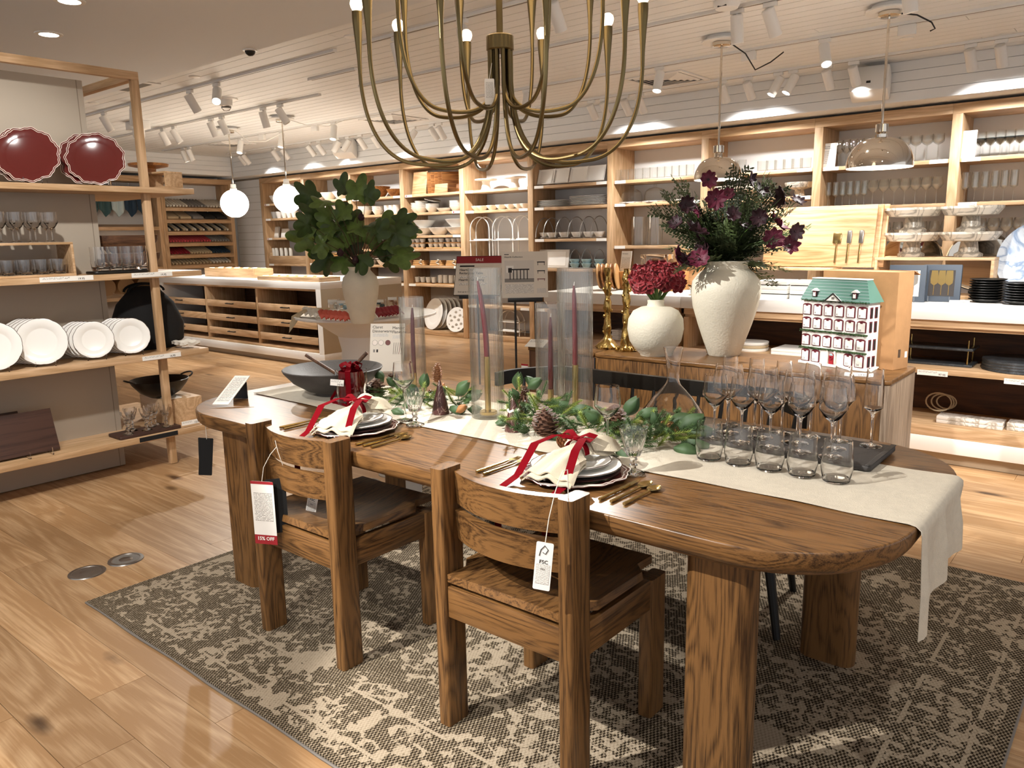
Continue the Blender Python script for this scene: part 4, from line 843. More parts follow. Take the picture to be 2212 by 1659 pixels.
# --- bay 1 (far left)
items('angled_bowl', dish(.13, .14, .05, 6), 'ceramic', 0, 0, [598], 'white angular bowl on the top shelf beside the globe lamp', 'bowl')
items('angled_cup', dish(.07, .12, .04, 16), 'ceramic', 0, 1, [582, 593, 604, 615, 626, 637], 'white flared cup on the second shelf under the globe lamp', 'cup')
for i, (px, w, h, m) in enumerate(((594, .17, .20, 'photo_pale'), (613, .2, .16, 'ceramic'), (637, .2, .12, 'ceramic'))):
    x = at_shelf(0, 2, px); t = thing('boxed_tray', ['tall printed white box', 'square white tray in its box', 'low white tray in its box'][i] + ' on the far left bay', 'boxed tray', (x, YS, zs(0, 2) + .003))
    m_ = MB(); m_.T = Matrix.Rotation(-.2, 4, 'X'); m_.box(-w / 2, 0, 0, w / 2, .03, h, .003); m_.build('box', m, t); m_ = MB(); m_.T = Matrix.Rotation(-.2, 4, 'X'); m_.box(-w * .4, -.003, h * .1, w * .4, .0, h * .9); m_.build('face', 'ceramic', t)
t = thing('towel_bin', 'slanted oak bin of rolled white towels in the far left bay', 'bin', ((X0(0) + X1(0)) / 2, YF + .12, zs(0, 3)))
wq = X1(0) - X0(0) - .04; MB().box(-wq / 2, -.1, 0, wq / 2, -.08, .14, .002).build('front', 'oak_X', t); MB().box(-wq / 2, -.08, 0, wq / 2, .25, .015).build('floor_board', 'oak_X', t)
for s in (-1, 1): MB().box(min(s * wq / 2, s * (wq / 2 - .016)), -.08, .015, max(s * wq / 2, s * (wq / 2 - .016)), .25, .2, .002).build('side', 'oak_Y', t)
items('rolled_towel', MB().lathe([(0, 0), (.03, 0), (.034, .01), (.034, .25), (.028, .26), (0, .26)], 14), 'white_cloth', 0, 3, [590, 600, 610, 620, 630], 'rolled white towel standing in the slanted oak bin', 'towel', YF + .12, .02)
items('serving_dish', dish(.12, .045, .08), 'ceramic', 0, 4, [588, 612, 636], 'shallow pale dish at the foot of the far left bay', 'dish')
# --- bay 2
items('mixing_bowl', bowlL, 'ceramic', 1, 0, [683, 712, 738], 'white mixing bowl on the top shelf above the fig branches', 'bowl')
items('wide_bowl', dish(.17, .15, .07), 'ceramic', 1, 1, [683, 722], 'wide white bowl behind the fig leaves', 'bowl')
items('serving_bowl', bowlM, 'ceramic', 1, 2, [680, 708, 735], 'white serving bowl hidden by the fig leaves', 'bowl')
items('bamboo_basket', MB().lathe([(0, 0), (.14, 0), (.15, .02), (.15, .16), (.14, .17), (.13, .16), (.13, .02), (0, .02)], 40, fn=lambda a, i: 1 + .03 * math.cos(20 * a)), 'tan_wood', 1, 3, [690, 722], 'ribbed tan bamboo basket below the fig leaves', 'basket')
items('flat_dish', dish(.14, .035, .1), 'ceramic', 1, 4, [690, 722], 'flat pale dish low in the second bay', 'dish')
# --- bay 3
for i, (px, R, h) in enumerate(((777, .14, .115), (818, .19, .165), (853, .13, .11))):
    items('wooden_bowl', dish(R, h, R * .45), 'bowl_wood', 2, 0, [px], ['small turned wooden bowl', 'large turned wooden bowl with dark grain', 'small wooden bowl at the right'][i] + ' on the top shelf', 'bowl')
stackof('cereal_bowl', .12, .085, .06, 3, .028, 'ceramic', 2, 1, 785, 'left stack of white bowls behind the fig branch'); stackof('cereal_bowl', .10, .08, .05, 3, .026, 'ceramic', 2, 1, 817, 'right stack of white bowls behind the fig branch')
items('handleless_mug', tumbler(.14, .045, .055, w=.004), 'ceramic', 2, 1, [837, 847, 857], 'tall white cup beside the bowl stacks', 'cup')
items('serving_bowl', bowlL, 'ceramic', 2, 2, [790, 830], 'white bowl on the third shelf behind the leaves', 'bowl')
items('wood_caddy', MB().box(-.12, -.07, 0, .12, .07, .03, .004), 'tan_wood', 2, 3, [820, 848], 'low wooden caddy on the thin shelf behind the leaves', 'caddy')
items('footed_bowl', dish(.12, .10, .06), 'ceramic', 2, 4, [803, 828, 852], 'white bowl on wooden feet below the fig leaves', 'bowl', dz=0)
items('small_bowl', bowlM, 'ceramic', 2, 5, [800, 848], 'white bowl on the lowest open shelf of the third bay', 'bowl')
# --- bay 4
def board(name, w, h, label, x, y, z, mat='board_wood', th=.02, lean=.16, rz=0):
    m = MB(); m.T = Matrix.Rotation(-lean, 4, 'X'); m.box(-w / 2, 0, 0, w / 2, th, h, .004); return one(name, m, mat, label, 'cutting board', (x, y, z + th * math.sin(lean) * 0 + .004), (0, 0, rz))
board('cutting_board', .30, .33, 'large square oak cutting board on the top shelf', at_shelf(3, 0, 913), YF + .09, zs(3, 0))
for i in range(5): board('cutting_board', .26, .31, f'cutting board on edge, {W1[i]} in the row behind the large board', at_shelf(3, 0, 944 + i * 6), YF + .16 + .02 * i, zs(3, 0), 'bowl_wood', rz=.9)
board('cutting_board', .26, .13, 'small oak cutting board on the top shelf', at_shelf(3, 0, 962), YF + .07, zs(3, 0)); board('cutting_board', .15, .12, 'small darker board at the end of the board row', at_shelf(3, 0, 987), YF + .22, zs(3, 0), 'bowl_wood')
for px, n, lab in ((888, 4, 'first stack of white bowls on the bowl shelf'), (911, 5, 'second taller stack of white bowls'), (934, 3, 'third stack of white bowls under a tilted plate'), (986, 4, 'stack of white bowls at the right end')):
    stackof('soup_bowl', .105, .075, .05, n, .024, 'ceramic', 3, 1, px, lab)
x = at_shelf(3, 1, 935); one('tilted_plate', plate(.13), 'ceramic', 'white plate tilted on the third bowl stack', 'plate', (x, YS, zs(3, 1) + .165), (0, .22, 0)); items('pasta_plate', dish(.13, .05, .08), 'ceramic', 3, 1, [962], 'single shallow white plate between bowl stacks', 'plate')
items('salad_bowl', bowlXL, 'ceramic', 3, 2, [914, 951, 988], 'large white salad bowl on the third shelf', 'bowl'); 
for px, lab in ((918, 'white salad bowl stacked on the left bowl'), (988, 'white salad bowl stacked on the right bowl')): items('salad_bowl', bowlXL, 'ceramic', 3, 2, [px], lab, 'bowl', dz=.112)
for i, px in enumerate((906, 946, 984)):
    for l in range(2):
        x = at_shelf(3, 3, px); t = thing('dip_tray', f'{["left", "middle", "right"][i]} wooden tray of small white dip cups, {["lower", "upper"][l]} one', 'tray', (x, YF + .14, zs(3, 3) + l * .073), 0, 'dip trays')
        MB().box(-.17, -.06, 0, .17, .06, .018, .005).build('board', 'tan_wood', t); mm = dish(.048, .052, .03, 16).mesh('cup', 'ceramic')
        for c in range(3): link('cup', mm, t, (-.11 + .11 * c, 0, .019))
for i, px in enumerate((914, 951, 986)):
    x = at_shelf(3, 4, px); t = thing('cheese_knife_set', f'stack of small wooden boards tied with white cloth, {["left", "middle", "right"][i]} one', 'board set', (x, YF + .13, zs(3, 4)), 0, 'tied board sets')
    for l in range(3): MB().box(-.13 + .01 * l, -.06, l * .026, .13 - .01 * l, .06, l * .026 + .024, .005).build('board', 'tan_wood', t)
    MB().sheet(lambda u, v: (.05 + .03 * math.sin(v * 9), -.066 - .012 * math.sin(u * 8 + v * 5), .09 - .080 * v), 6, 8, .004).build('cloth_tie', 'white_cloth', t)
items('egg_cup', tumbler(.085, .035, .045, w=.005), 'ceramic', 3, 5, [902, 914, 926, 938], 'small white jar on a wooden tray, low shelf', 'jar', dz=.012); items('milk_jar', tumbler(.12, .04, .04, w=.005), 'ceramic', 3, 5, [952, 963, 975, 987], 'taller white jar on the low shelf', 'jar', dz=.012)
for px, w in ((920, .36), (968, .44)): items('wood_tray', MB().box(-w / 2, -.06, 0, w / 2, .06, .011, .003), 'tan_wood', 3, 5, [px], ['low wooden tray under the small white jars', 'low wooden tray under the taller white jars'][px > 930], 'tray', YS)
for i in range(5):
    p = P(936 + i * 11, 672, y=YF + .10 + .07 * i); one('platter_plate', plate(.24, 40), 'ceramic', f'large round plate standing at the foot of the bay, {W1[i]} in its row', 'plate', (p.x, YF + .12 + .055 * i, .075 + .235), (1.32, 0, -.2), 'standing round plates')
p = P(985, 680, y=YF + .05); t = thing('egg_plate', 'round white egg plate with oval dimples standing at the bay foot', 'plate', (p.x, YF + .07, .075 + .18)); t.rotation_euler = (1.32, 0, .1)
MB().lathe([(0, 0), (.13, 0), (.185, .012), (.185, .018), (.13, .012), (0, .01)], 40).build('plate', 'ceramic', t); dm = MB().lathe([(0, .0115), (.012, .0122), (.018, .0125), (.02, .0135), (.0, .0145)], 12).mesh('dimple', 'grey_marble')
for i in range(14): a = i * 2.39996; r = .045 * math.sqrt(i + .6); link('dimple', dm, t, (r * math.cos(a), r * math.sin(a), 0.0005), (0, 0, 0), (1.3, .9, 1))
# --- bay 5
for px, lab in ((1050, 'white cake stand on the top shelf, left one'), (1112, 'white cake stand on the top shelf, right one')):
    items('cake_stand', MB().lathe([(0, 0), (.085, 0), (.07, .015), (.05, .09), (.06, .125), (.155, .135), (.157, .15), (.15, .152), (0, .148)], 32), 'ceramic', 4, 0, [px], lab, 'cake stand')
items('petal_bowl', dish(.09, .065, .04, 30, fn=lambda a, i: 1 + (.06 * math.cos(5 * a) if 4 <= i <= 9 else 0)), 'ceramic', 4, 1, [1022, 1043, 1064, 1084, 1104, 1123, 1136], 'small white petal bowl on the second shelf', 'bowl')
def arch_rack(px, zb, k, label, w, h, tiers, j=2, yy=YF + .15):
    x = at_shelf(k, j, px, yy) if j is not None else P(px, 640, y=yy).x; t = thing('tier_stand', label, 'serving stand', (x, yy, zb)); m = MB(); pts = [(-w / 2, 0, .004), (-w / 2, 0, h - w / 2)] + [(-w / 2 * math.cos(a), 0, h - w / 2 + w / 2 * math.sin(a)) for a in [PI * q / 14 for q in range(15)]] + [(w / 2, 0, h - w / 2), (w / 2, 0, .004)]
    for yy in (-.06, .06): MB().tube([(a, b + yy, c) for a, b, c in pts], .007, 8).build('arch', 'white_paint', t)
    for z in tiers: MB().box(-w / 2 - .004, -.085, z, w / 2 + .004, .085, z + .012, .005).build('rest', 'white_paint', t) if tiers != (0,) else None
    for z in tiers: slab(lambda i: round_rect(-w * .36 + i, -.07 + i, w * .36 - i, .07 - i, .03, 3), z + .0125, z + .03, .006, 2).build('tray', 'ceramic', t)
    return t
for i, px in enumerate((1047, 1096, 1137)): arch_rack(px - 3, zs(4, 2), 4, f'arched white metal plate stand, {["left", "middle", "right"][i]} of three', .36 if i < 2 else .30, .70, (.13, .37) if i == 0 else (.37,))
arch_rack(1105, .076, 4, 'arched white two-tier stand at the foot of the fifth bay', .36, .36, (.06, .19), None)
# --- bay 6
for i, px in enumerate((1178, 1217, 1256, 1293)):
    x = max(at_shelf(5, 0, px), X0(5) + .14); m = MB(); m.T = Matrix.Rotation(-.3, 4, 'X'); m.sheet(lambda u, v: ((u - .5) * .27, -.018 * (max(abs(u - .5), abs(v - .5)) > .40) , v * .20), 10, 10, -.008)
    one('square_plate', m, 'ceramic', f'square white plate leaning on the top shelf, {W1[i]} from the left', 'plate', (x, YF + .10, zs(5, 0) + .012), (0, 0, .0), 'square plates')
for px, n, lab in ((1195, 5, 'left stack of white oval platters'), (1270, 7, 'right taller stack of white oval platters')):
    x = at_shelf(5, 1, px)
    base = None
    for i in range(n):
        if base is None:
            m = plate(.17, 40); m.v = [(a * 1.6, b * .8, c) for a, b, c in m.v]; base = o = one('oval_platter', m, 'ceramic', '', 'platter')
        else: o = copy_tree(base)
        o.location = (x, YS, zs(5, 1) + i * .017); o['label'] = f'{lab}, {W1[i]} from the bottom'; o['group'] = 'oval platters'
for i, px in enumerate((1172, 1197, 1223, 1250, 1276, 1299)):
    x = at_shelf(5, 2, px); t = thing('basket_dish', f'white dish in a hoop-handled wire carrier, {W1[i]} from the left', 'dish carrier', (min(max(x, X0(5) + .09), X1(5) - .09), YF + .13, zs(5, 2)), -.5)
    dish(.075, .06, .045, 20).build('dish', 'ceramic', t, loc=(0, 0, .02)); MB().tube([(0, .13 * math.cos(a), .02 + .25 * math.sin(a)) for a in [PI * q / 16 for q in range(17)]], .006, 6).build('hoop', 'steel', t)
    MB().tube([(.08 * math.cos(a), .08 * math.sin(a), .012) for a in [2 * PI * q / 16 for q in range(16)]], .005, 6, closed=True).build('ring', 'steel', t)
x = at_shelf(5, 3, 1198); t = thing('leaning_tray', 'large white tray leaning behind the collection sign', 'tray', (x, YF + .1, zs(5, 3) + .004)); m = MB(); m.T = Matrix.Rotation(-.15, 4, 'X'); m.box(-.27, 0, 0, .27, .02, .24, .006); m.build('frame', 'white_paint', t); m = MB(); m.T = Matrix.Rotation(-.15, 4, 'X'); m.box(-.22, -.003, .03, .22, 0, .21); m.build('panel', 'ceramic', t)
for i, px in enumerate((1247, 1272, 1300)):
    x = at_shelf(5, 3, px); t = thing('cup_caddy', f'wire caddy of pale blue cups, {W1[i]} from the left', 'caddy', (x, YF + .12, zs(5, 3)), .0, 'blue cup caddies')
    for q in range(2): dish(.07, .055, .045, 18).build('cup', 'blue_glaze', t, loc=(0, 0, .012 + q * .05))
    MB().tube([(.09 * math.cos(a), 0, .02 + .22 * math.sin(a)) for a in [PI * q / 14 for q in range(15)]], .004, 6).build('hoop', 'steel', t); MB().tube([(.085 * math.cos(a), .085 * math.sin(a), .01) for a in [2 * PI * q / 14 for q in range(14)]], .004, 6, closed=True).build('ring', 'steel', t)
items('petal_serving_bowl', dish(.15, .12, .06, 36, fn=lambda a, i: 1 + (.05 * math.cos(6 * a) if 4 <= i <= 9 else 0)), 'ceramic', 5, 3, [1172 + 0], 'x', 'bowl') if 0 else None
for l in range(2):
    p = P(1198, 620 - 14 * l, y=YF + .14); one('petal_serving_bowl', dish(.14, .10, .06, 36, fn=lambda a, i: 1 + (.06 * math.cos(6 * a) if 4 <= i <= 9 else 0)), 'ceramic', 'white petal-edged serving bowl below the leaning tray, ' + ['lower', 'upper'][l] + ' one', 'bowl', (p.x, YF + .15, zs(5, 4) + .10 * l))
# --- bays 7 and 8: tumblers, domes
def tumb(h=.13, r=.048): return MB().lathe([(0, 0), (r, 0), (r, h), (r - .002, h), (r - .003, .012), (0, .012)], 20, fn=lambda a, i: 1 + .012 * math.cos(8 * a))
row('water_tumbler', tumb(), 'shelf_glass', [(at_shelf(6, 0, 1340 + 15.7 * i), YF + .10, zs(6, 0)) for i in range(11)], 'clear water tumbler in the long row on the top shelf behind the bouquet', 'glass', 'tumblers, seventh bay')
row('water_tumbler', tumb(.14, .05), 'shelf_glass', [(at_shelf(7, 0, 1545 + 15.6 * i), YF + .10, zs(7, 0)) for i in range(5)], 'taller clear tumbler right of the left chrome dome', 'glass', 'taller tumblers, eighth bay')
row('rocks_tumbler', tumb(.11, .056), 'shelf_glass', [(at_shelf(7, 0, 1653 + 18.5 * i), YF + .10, zs(7, 0)) for i in range(6)], 'short clear tumbler at the right end of the eighth bay', 'glass', 'short tumblers, eighth bay')
def cloche(px, k, label):
    x = min(max(at_shelf(k, 1, px), X0(k) + .166), X1(k) - .166); t = thing('cake_dome', label, 'cake dome', (x, YF + .16, zs(k, 1)))
    MB().lathe([(0, 0), (.155, 0), (.16, .012), (.15, .016), (0, .014)], 32).build('base', 'white_marble', t)
    MB().lathe([(.125, .017), (.125, .08), (.11, .13), (.07, .16), (.012, .175), (.012, .185), (.022, .2), (.012, .212), (0, .213)], 40, fn=lambda a, i: 1 + (.015 * math.cos(20 * a) if i < 4 else 0)).build('dome', 'shelf_glass', t)
cloche(1362, 6, 'ribbed glass cake dome on marble base, left one'); cloche(1416, 6, 'ribbed glass cake dome on marble base, middle one'); cloche(1474, 6, 'ribbed glass cake dome on marble base, right one behind the bouquet')
for px, lab in ((1565, 'veined marble pedestal bowl behind the bouquet, left'), (1625, 'veined marble pedestal bowl behind the bouquet, middle'), (1727, 'veined marble pedestal bowl at the right of the eighth bay')):
    items('marble_bowl', MB().lathe([(0, 0), (.07, 0), (.055, .03), (.045, .07), (.13, .09), (.15, .13), (.15, .145), (.135, .145), (.12, .11), (0, .1)], 32), 'grey_marble', 7, 1, [px], lab, 'bowl')
def hurricane(h, r): return MB().lathe([(0, 0), (r, 0), (r, h), (r - .003, h), (r - .003, .012), (0, .012)], 24)
for i, px in enumerate((1380, 1415)): items('tall_vase', hurricane(.34, .09), 'shelf_glass', 6, 2, [px], 'tall clear glass cylinder behind the gold candlesticks, ' + ['left', 'right'][i] + ' one', 'vase', YF + .16)
def leaflet(px, py, w, h, yy, label, words, lean=.2, zz=None):
    p = P(px, py, y=yy); t = thing('info_card', label, 'sign card', (p.x, yy, zz if zz is not None else p.z)); r = (PI / 2 - lean, 0, 0)
    o = MB().box(-w / 2, 0, -.003, w / 2, h, .003).build('card', 'card_white', t, smooth=0, rot=r, loc=(0, 0, .002)); text(words, w * .13, o, (-w * .4, h * .84, .0035)); print_panel('fine_print', w * .8, h * .55, 'fine_print', o, (0, h * .42, .0035)); return t
CT_ = 1.1372
leaflet(1350, 555, .10, .17, 5.80, 'white printed card near the gold candlesticks', 'Serveware', .2, CT_); leaflet(1789, 364, .13, .235, YF + .05, 'white printed card at the left end of the stemware shelf', 'Camille\nStemware', .15, zs(8, 0)); leaflet(2088, 339, .13, .24, YF + .05, 'white printed card on the top shelf of the far right bay', 'Edge\nGlassware', .15, zs(9, 0))
# --- bays 9 and 10: stemware
big = stem_glass(.255, .05, .036, .13, .042); row('red_wine_glass', big, 'shelf_glass', [(at_shelf(8, 0, 1812 + 15 * i, YF + .1 + .12 * r), YF + .1 + .12 * r, zs(8, 0)) for i in range(5) for r in range(2)], 'tall clear wine glass on the top shelf, left of the right dome', 'glass', 'tall wine glasses, top shelf')
row('coupe_glass', stem_glass(.24, .052, .048, .09, .042), 'shelf_glass', [(at_shelf(8, 0, 1905 + 24 * i, YF + .1 + .14 * r), YF + .1 + .14 * r, zs(8, 0)) for i in range(6) for r in range(2)], 'wide clear wine glass on the top shelf behind the right dome', 'glass', 'wide wine glasses, top shelf')
row('champagne_flute', flute(.25, .027, .024, .15, .034), 'shelf_glass', [(at_shelf(8, 1, 1788 + 15.5 * i, YF + .09 + .12 * r), YF + .09 + .12 * r, zs(8, 1)) for i in range(6) for r in range(3)], 'clear champagne flute on the middle stemware shelf', 'glass', 'flutes, middle shelf')
row('balloon_glass', stem_glass(.25, .052, .04, .12, .042), 'shelf_glass', [(at_shelf(8, 1, 1884 + 23 * i, YF + .1 + .13 * r), YF + .1 + .13 * r, zs(8, 1)) for i in range(7) for r in range(2)], 'clear round wine glass on the middle stemware shelf', 'glass', 'balloon glasses, middle shelf')
row('white_wine_glass', stem_glass(.24, .048, .04, .12, .042), 'shelf_glass', [(at_shelf(8, 2, 1885 + 26 * i, YF + .1 + .14 * r), YF + .1 + .14 * r, zs(8, 2)) for i in range(7) for r in range(2)], 'clear wine glass on the lower shelf behind the cake stands', 'glass', 'wine glasses, lower shelf')
t0 = thing('smoke_goblet', 'x', 'glass'); stem_glass(.22, .043, .041, .12, .038).build('clear_bowl', 'shelf_glass', t0); MB().lathe([(0, .1075), (.0425, .15), (.0428, .162), (.041, .162), (0, .112)], 20).build('smoky_band', 'smoke_glass', t0)
scatter(t0, [(at_shelf(9, 0, 2117 + 21 * i, YF + .1 + .14 * r), YF + .1 + .14 * r, zs(9, 0)) for i in range(5) for r in range(2)], 'clear goblet with smoky grey band on the far right top shelf', 'smoky goblets')
row('tall_flute', flute(.27, .032, .030, .16, .038), 'shelf_glass', [(at_shelf(9, 1, 2083 + 21 * i, YF + .09 + .13 * r), YF + .09 + .13 * r, zs(9, 1)) for i in range(6) for r in range(2)], 'clear tall flute on the far right middle shelf', 'glass', 'tall flutes, far right')
row('tapered_wine_glass', stem_glass(.25, .055, .043, .13, .044, 16), 'shelf_glass', [(at_shelf(9, 2, 2087 + 28 * i, YF + .1 + .15 * r), YF + .1 + .15 * r, zs(9, 2)) for i in range(5) for r in range(2)], 'clear tapered wine glass on the far right lower shelf', 'glass', 'tapered glasses, far right')
row('short_glass', tumbler(.11, .034, .04), 'shelf_glass', [(at_shelf(9, 3, 2075 + 16 * i), YF + .12, zs(9, 3)) for i in range(7)], 'short clear glass low in the far right bay', 'glass', 'short glasses, far right')
# ------------------------------------------------------------------ white display counter
CYF = 5.28
def counter(xl, xr, label, divs):
    t = thing('display_counter', label, 'counter', ((xl + xr) / 2, CYF, 0))
    MB().box(xl, CYF, .90, xr, 6.25, .985, .002).build('top', 'white_laminate', t, True)
    MB().box(xl + .02, CYF + .02, .855, xr - .02, CYF + .06, .8995).build('apron', 'oak_X', t, True, smooth=0)
    MB().box(xl + .02, CYF + .04, .835, xr - .02, 6.2, .8545, .001).build('under_panel', 'oak_X', t, True)
    MB().box(xl + .02, CYF + .50, .246, xr - .02, CYF + .52, .835).build('back_panel', 'counter_back', t, True, smooth=0)
    MB().box(xl + .02, CYF + .015, .565, xr - .02, CYF + .4995, .60, .0015).build('shelf', 'oak_X', t, True)
    MB().box(xl + .01, CYF + .005, .176, xr - .01, 6.2, .245, .0015).build('deck', 'oak_X', t, True)
    MB().box(xl, CYF, .08, xr, 6.24, .1755, .002).build('plinth', 'white_laminate', t, True)
    MB().box(xl + .06, CYF + .05, .003, xr - .06, 6.2, .0798).build('kick', 'tan_laminate', t, True, smooth=0)
    for x in divs: 
        MB().box(x, CYF + .02, .6005, x + .035, CYF + .499, .8345, .001).build('divider', 'oak_Z', t, True); MB().box(x, CYF + .02, .2455, x + .035, CYF + .499, .5645, .001).build('divider', 'oak_Z', t, True)
    return t
XJ = P(1469, 700, y=CYF).x
counter(-4.03, XJ - .002, 'white-topped oak display counter, left unit behind the round vase', (-4.01, XJ - .06)); ctr = counter(XJ, .75, 'white-topped oak display counter, right unit behind the sideboard', (XJ + .02, .45))
def ctag(px, py, w, price):
    p = P(px, py, y=CYF + .013) - Vector(ctr.location); o = MB().box(-w / 2, -.016, 0, w / 2, .016, .002).build('price_tag', 'card_white', ctr, smooth=0, loc=p, rot=(PI / 2, 0, 0)); print_panel('fine_print', w * .6, .01, 'tag_print', o, (-w * .15, .007, .0024)); text(price, .018, o, (w * .2, -.012, .0024))
ctag(2014, 806, .17, '97.95'); ctag(2195, 825, .12, '49.95')
CT = .9858
# ------------------------------------------------------------------ brown sideboard
sb = thing('sideboard', 'brown oak sideboard with rounded top behind the dining table', 'sideboard', (-1.74, 4.1, 0))
slab(lambda i: round_rect(-2.56 + i, 3.83 + i, -.92 - i, 4.33 - i, .03, 5), .735, .76, .006, 3).build('top', 'stain_X', sb, True)
MB().box(-2.555, 3.835, .003, -.955, 4.325, .7345, .004).build('cabinet', 'stain_Z', sb, True); MB().box(-.9545, 3.835, .003, -.925, 4.325, .7345, .002).build('end_panel', 'ash_end', sb, True)
MB().box(-2.554, 3.828, .01, -2.546, 3.8345, .733).build('edge_gap', 'ink', sb, True, smooth=0)
sd = thing('side_cabinet', 'smaller dark brown cabinet beside the sideboard, left end', 'cabinet', (-2.83, 4.1, 0)); MB().box(-3.07, 3.86, .003, -2.568, 4.33, .733, .004).build('cabinet', 'walnut_Z', sd, True); MB().box(-3.07, 3.85, .734, -2.568, 4.335, .76, .004).build('top', 'stain_X', sd, True)
SZ = .7606
def scale_at(p): return (Vector(p) - CAM).dot(FW) / FPX
# gold candlesticks
def candlestick(px, py, top, seed, label, z=SZ):
    p = P(px, py, z=z); s = scale_at(p); h = (py - top) * s * 1.0; t = thing('candlestick', label, 'candlestick', (p.x, p.y, z)); r = random.Random(seed)
    N_ = 30; prof = [(0, 0), (.062, 0), (.066, .006)]
    for i in range(N_ + 1):
        u = i / N_; base = .02 + .042 * math.exp(-u * 14); prof.append((base * (1 + .22 * math.sin(u * 26 + seed) + r.uniform(-.12, .12)), .012 + u * (h - .014)))
    prof += [(.02, h), (.012, h - .004), (0, h - .006)]
    MB().lathe(prof, 18, fn=lambda a, i: 1 + .10 * math.sin(3 * a + i * .9) + .07 * math.sin(5 * a - i * 1.7)).build('shaft', 'gold_leaf', t)
    km = MB().lathe([(0, .012), (.009, .008), (.012, 0), (.009, -.008), (0, -.012)], 10).mesh('knob', 'gold_leaf')
    for i in range(12): a = i * 2.4 + seed; z_ = .07 + i * (h - .1) / 12; link('knob', km, t, (.021 * math.cos(a), .021 * math.sin(a), z_))
    for i in range(7): a = i * .9 + seed; link('root_knob', km, t, (.056 * math.cos(a), .056 * math.sin(a), .012), (0, 0, 0), 1.25)
candlestick(1312, 752, 580, 1, 'tall knobbly gold candlestick, left one on the sideboard'); candlestick(1352, 757, 582, 4, 'tall knobbly gold candlestick, right one beside the round vase')
# vases
def vase(px, py, prof, label, z=SZ, name='vase'):
    """prof: (half width px, px row) from base up"""
    p = P(px, py, z=z); s = scale_at(p); t = thing(name, label, 'vase', (p.x, p.y, z))
    pr = [(0, 0)] + [(w * s, (py - y) * s) for w, y in prof]; R, Z = pr[-1]
    pr += [(R - .008, Z + .002), (R - .014, Z - .01), (R - .012, Z - .05)]
    MB().lathe(pr, 48).build('body', 'cream_ceramic', t); return t, s, Vector((p.x, p.y, z + Z))
vb, sv, vtop = vase(1563, 766, [(33, 766), (35, 763), (44, 735), (56, 700), (68, 660), (73, 630), (70, 608), (58, 592), (45, 582), (43, 574), (47, 566)], 'large cream stoneware vase with cedar and dark flowers')
va, sa_, atop = vase(1415, 766, [(32, 766), (33, 763), (44, 752), (55, 735), (60, 710), (58, 688), (48, 671), (32, 663), (19, 661), (17, 655), (18, 648)], 'small round cream vase with red amaryllis')
# ------------------------------------------------------------------ cedar bouquet with dark cosmos
bq = thing('cedar_bouquet', 'bushy cedar greenery with dark plum flowers in the large vase', 'bouquet', vtop)
rb = random.Random(11)
def spray(dirv, L, mat, seed, name='cedar_spray', fan=.42, dens=1.):
    """a bent stem with side twigs carrying short flat needles"""
    r = random.Random(seed); m = MB(); d = Vector(dirv).normalized(); side = d.cross(Vector((0, 0, 1))); side = side.normalized() if side.length > .05 else Vector((1, 0, 0)); up = side.cross(d)
    bend = r.uniform(-.12, .12); roll = r.uniform(-.6, .6); side = side * math.cos(roll) + up * math.sin(roll); up = side.cross(d)
    def st(u): return d * (L * u) + side * (bend * L * u * u) - Vector((0, 0, 1)) * (.12 * L * u * u)
    m.tube([st(u / 6) for u in range(7)], [.0028 * (1 - .12 * u) for u in range(7)], 4)
    def needle(p, q, w):
        t = (q - p); n = t.cross(up).normalized() * w; m.add([(p - n * .5)[:], (p + n * .5)[:], (p + t * .6 + n)[:], q[:], (p + t * .6 - n)[:]], [(0, 1, 2, 3, 4)])
    nt_ = int(22 * dens)
    for i in range(nt_):
        u = .18 + .8 * i / nt_; p = st(u); s = 1 if i % 2 else -1; l = L * fan * (1 - .72 * u) * r.uniform(.75, 1.1)
        ax = (d * .75 + side * s * .8 + up * r.uniform(-.35, .35)).normalized(); q = p + ax * l; m.tube([p, (p + q) / 2 + up * .004, q], .0011, 3)
        k = max(4, int(l / .011))
        for j in range(k):
            b = p + ax * (l * (j + .5) / k); e = 1 if j % 2 else -1; sd_ = ax.cross(up).normalized() * e
            needle(b, b + (ax * .8 + sd_ * .75 + up * r.uniform(-.3, .3)).normalized() * .027 * r.uniform(.8, 1.2), .0058)
    return m.build(name, mat, bq, smooth=0)
TIPS = [(1455, 368), (1418, 425), (1432, 470), (1440, 520), (1480, 410), (1596, 345), (1660, 365), (1690, 380), (1720, 420), (1735, 470), (1700, 520), (1520, 420), (1560, 470), (1610, 430), (1650, 440), (1470, 560), (1500, 610), (1600, 590), (1680, 600), (1640, 540), (1540, 540), (1700, 570), (1440, 390), (1585, 520), (1490, 490), (1625, 480), (1675, 500), (1505, 460), (1545, 430), (1580, 400), (1530, 580), (1655, 570)]
dep0 = (vtop - CAM).dot(FW)
for i, (px, py) in enumerate(TIPS):
    tip = PD(px, py, dep0 + rb.uniform(-.18, .18)); d = tip - vtop; L = d.length
    spray(d, L, 'cedar' if i % 3 else 'cedar_light', i, dens=.8 + L * 1.4)
for i in range(16):
    a = i * 2.4; d = Vector((math.cos(a), math.sin(a), rb.uniform(.1, .9))); spray(d, rb.uniform(.13, .24), 'cedar', 100 + i, 'fern_spray', .5, 1.1)
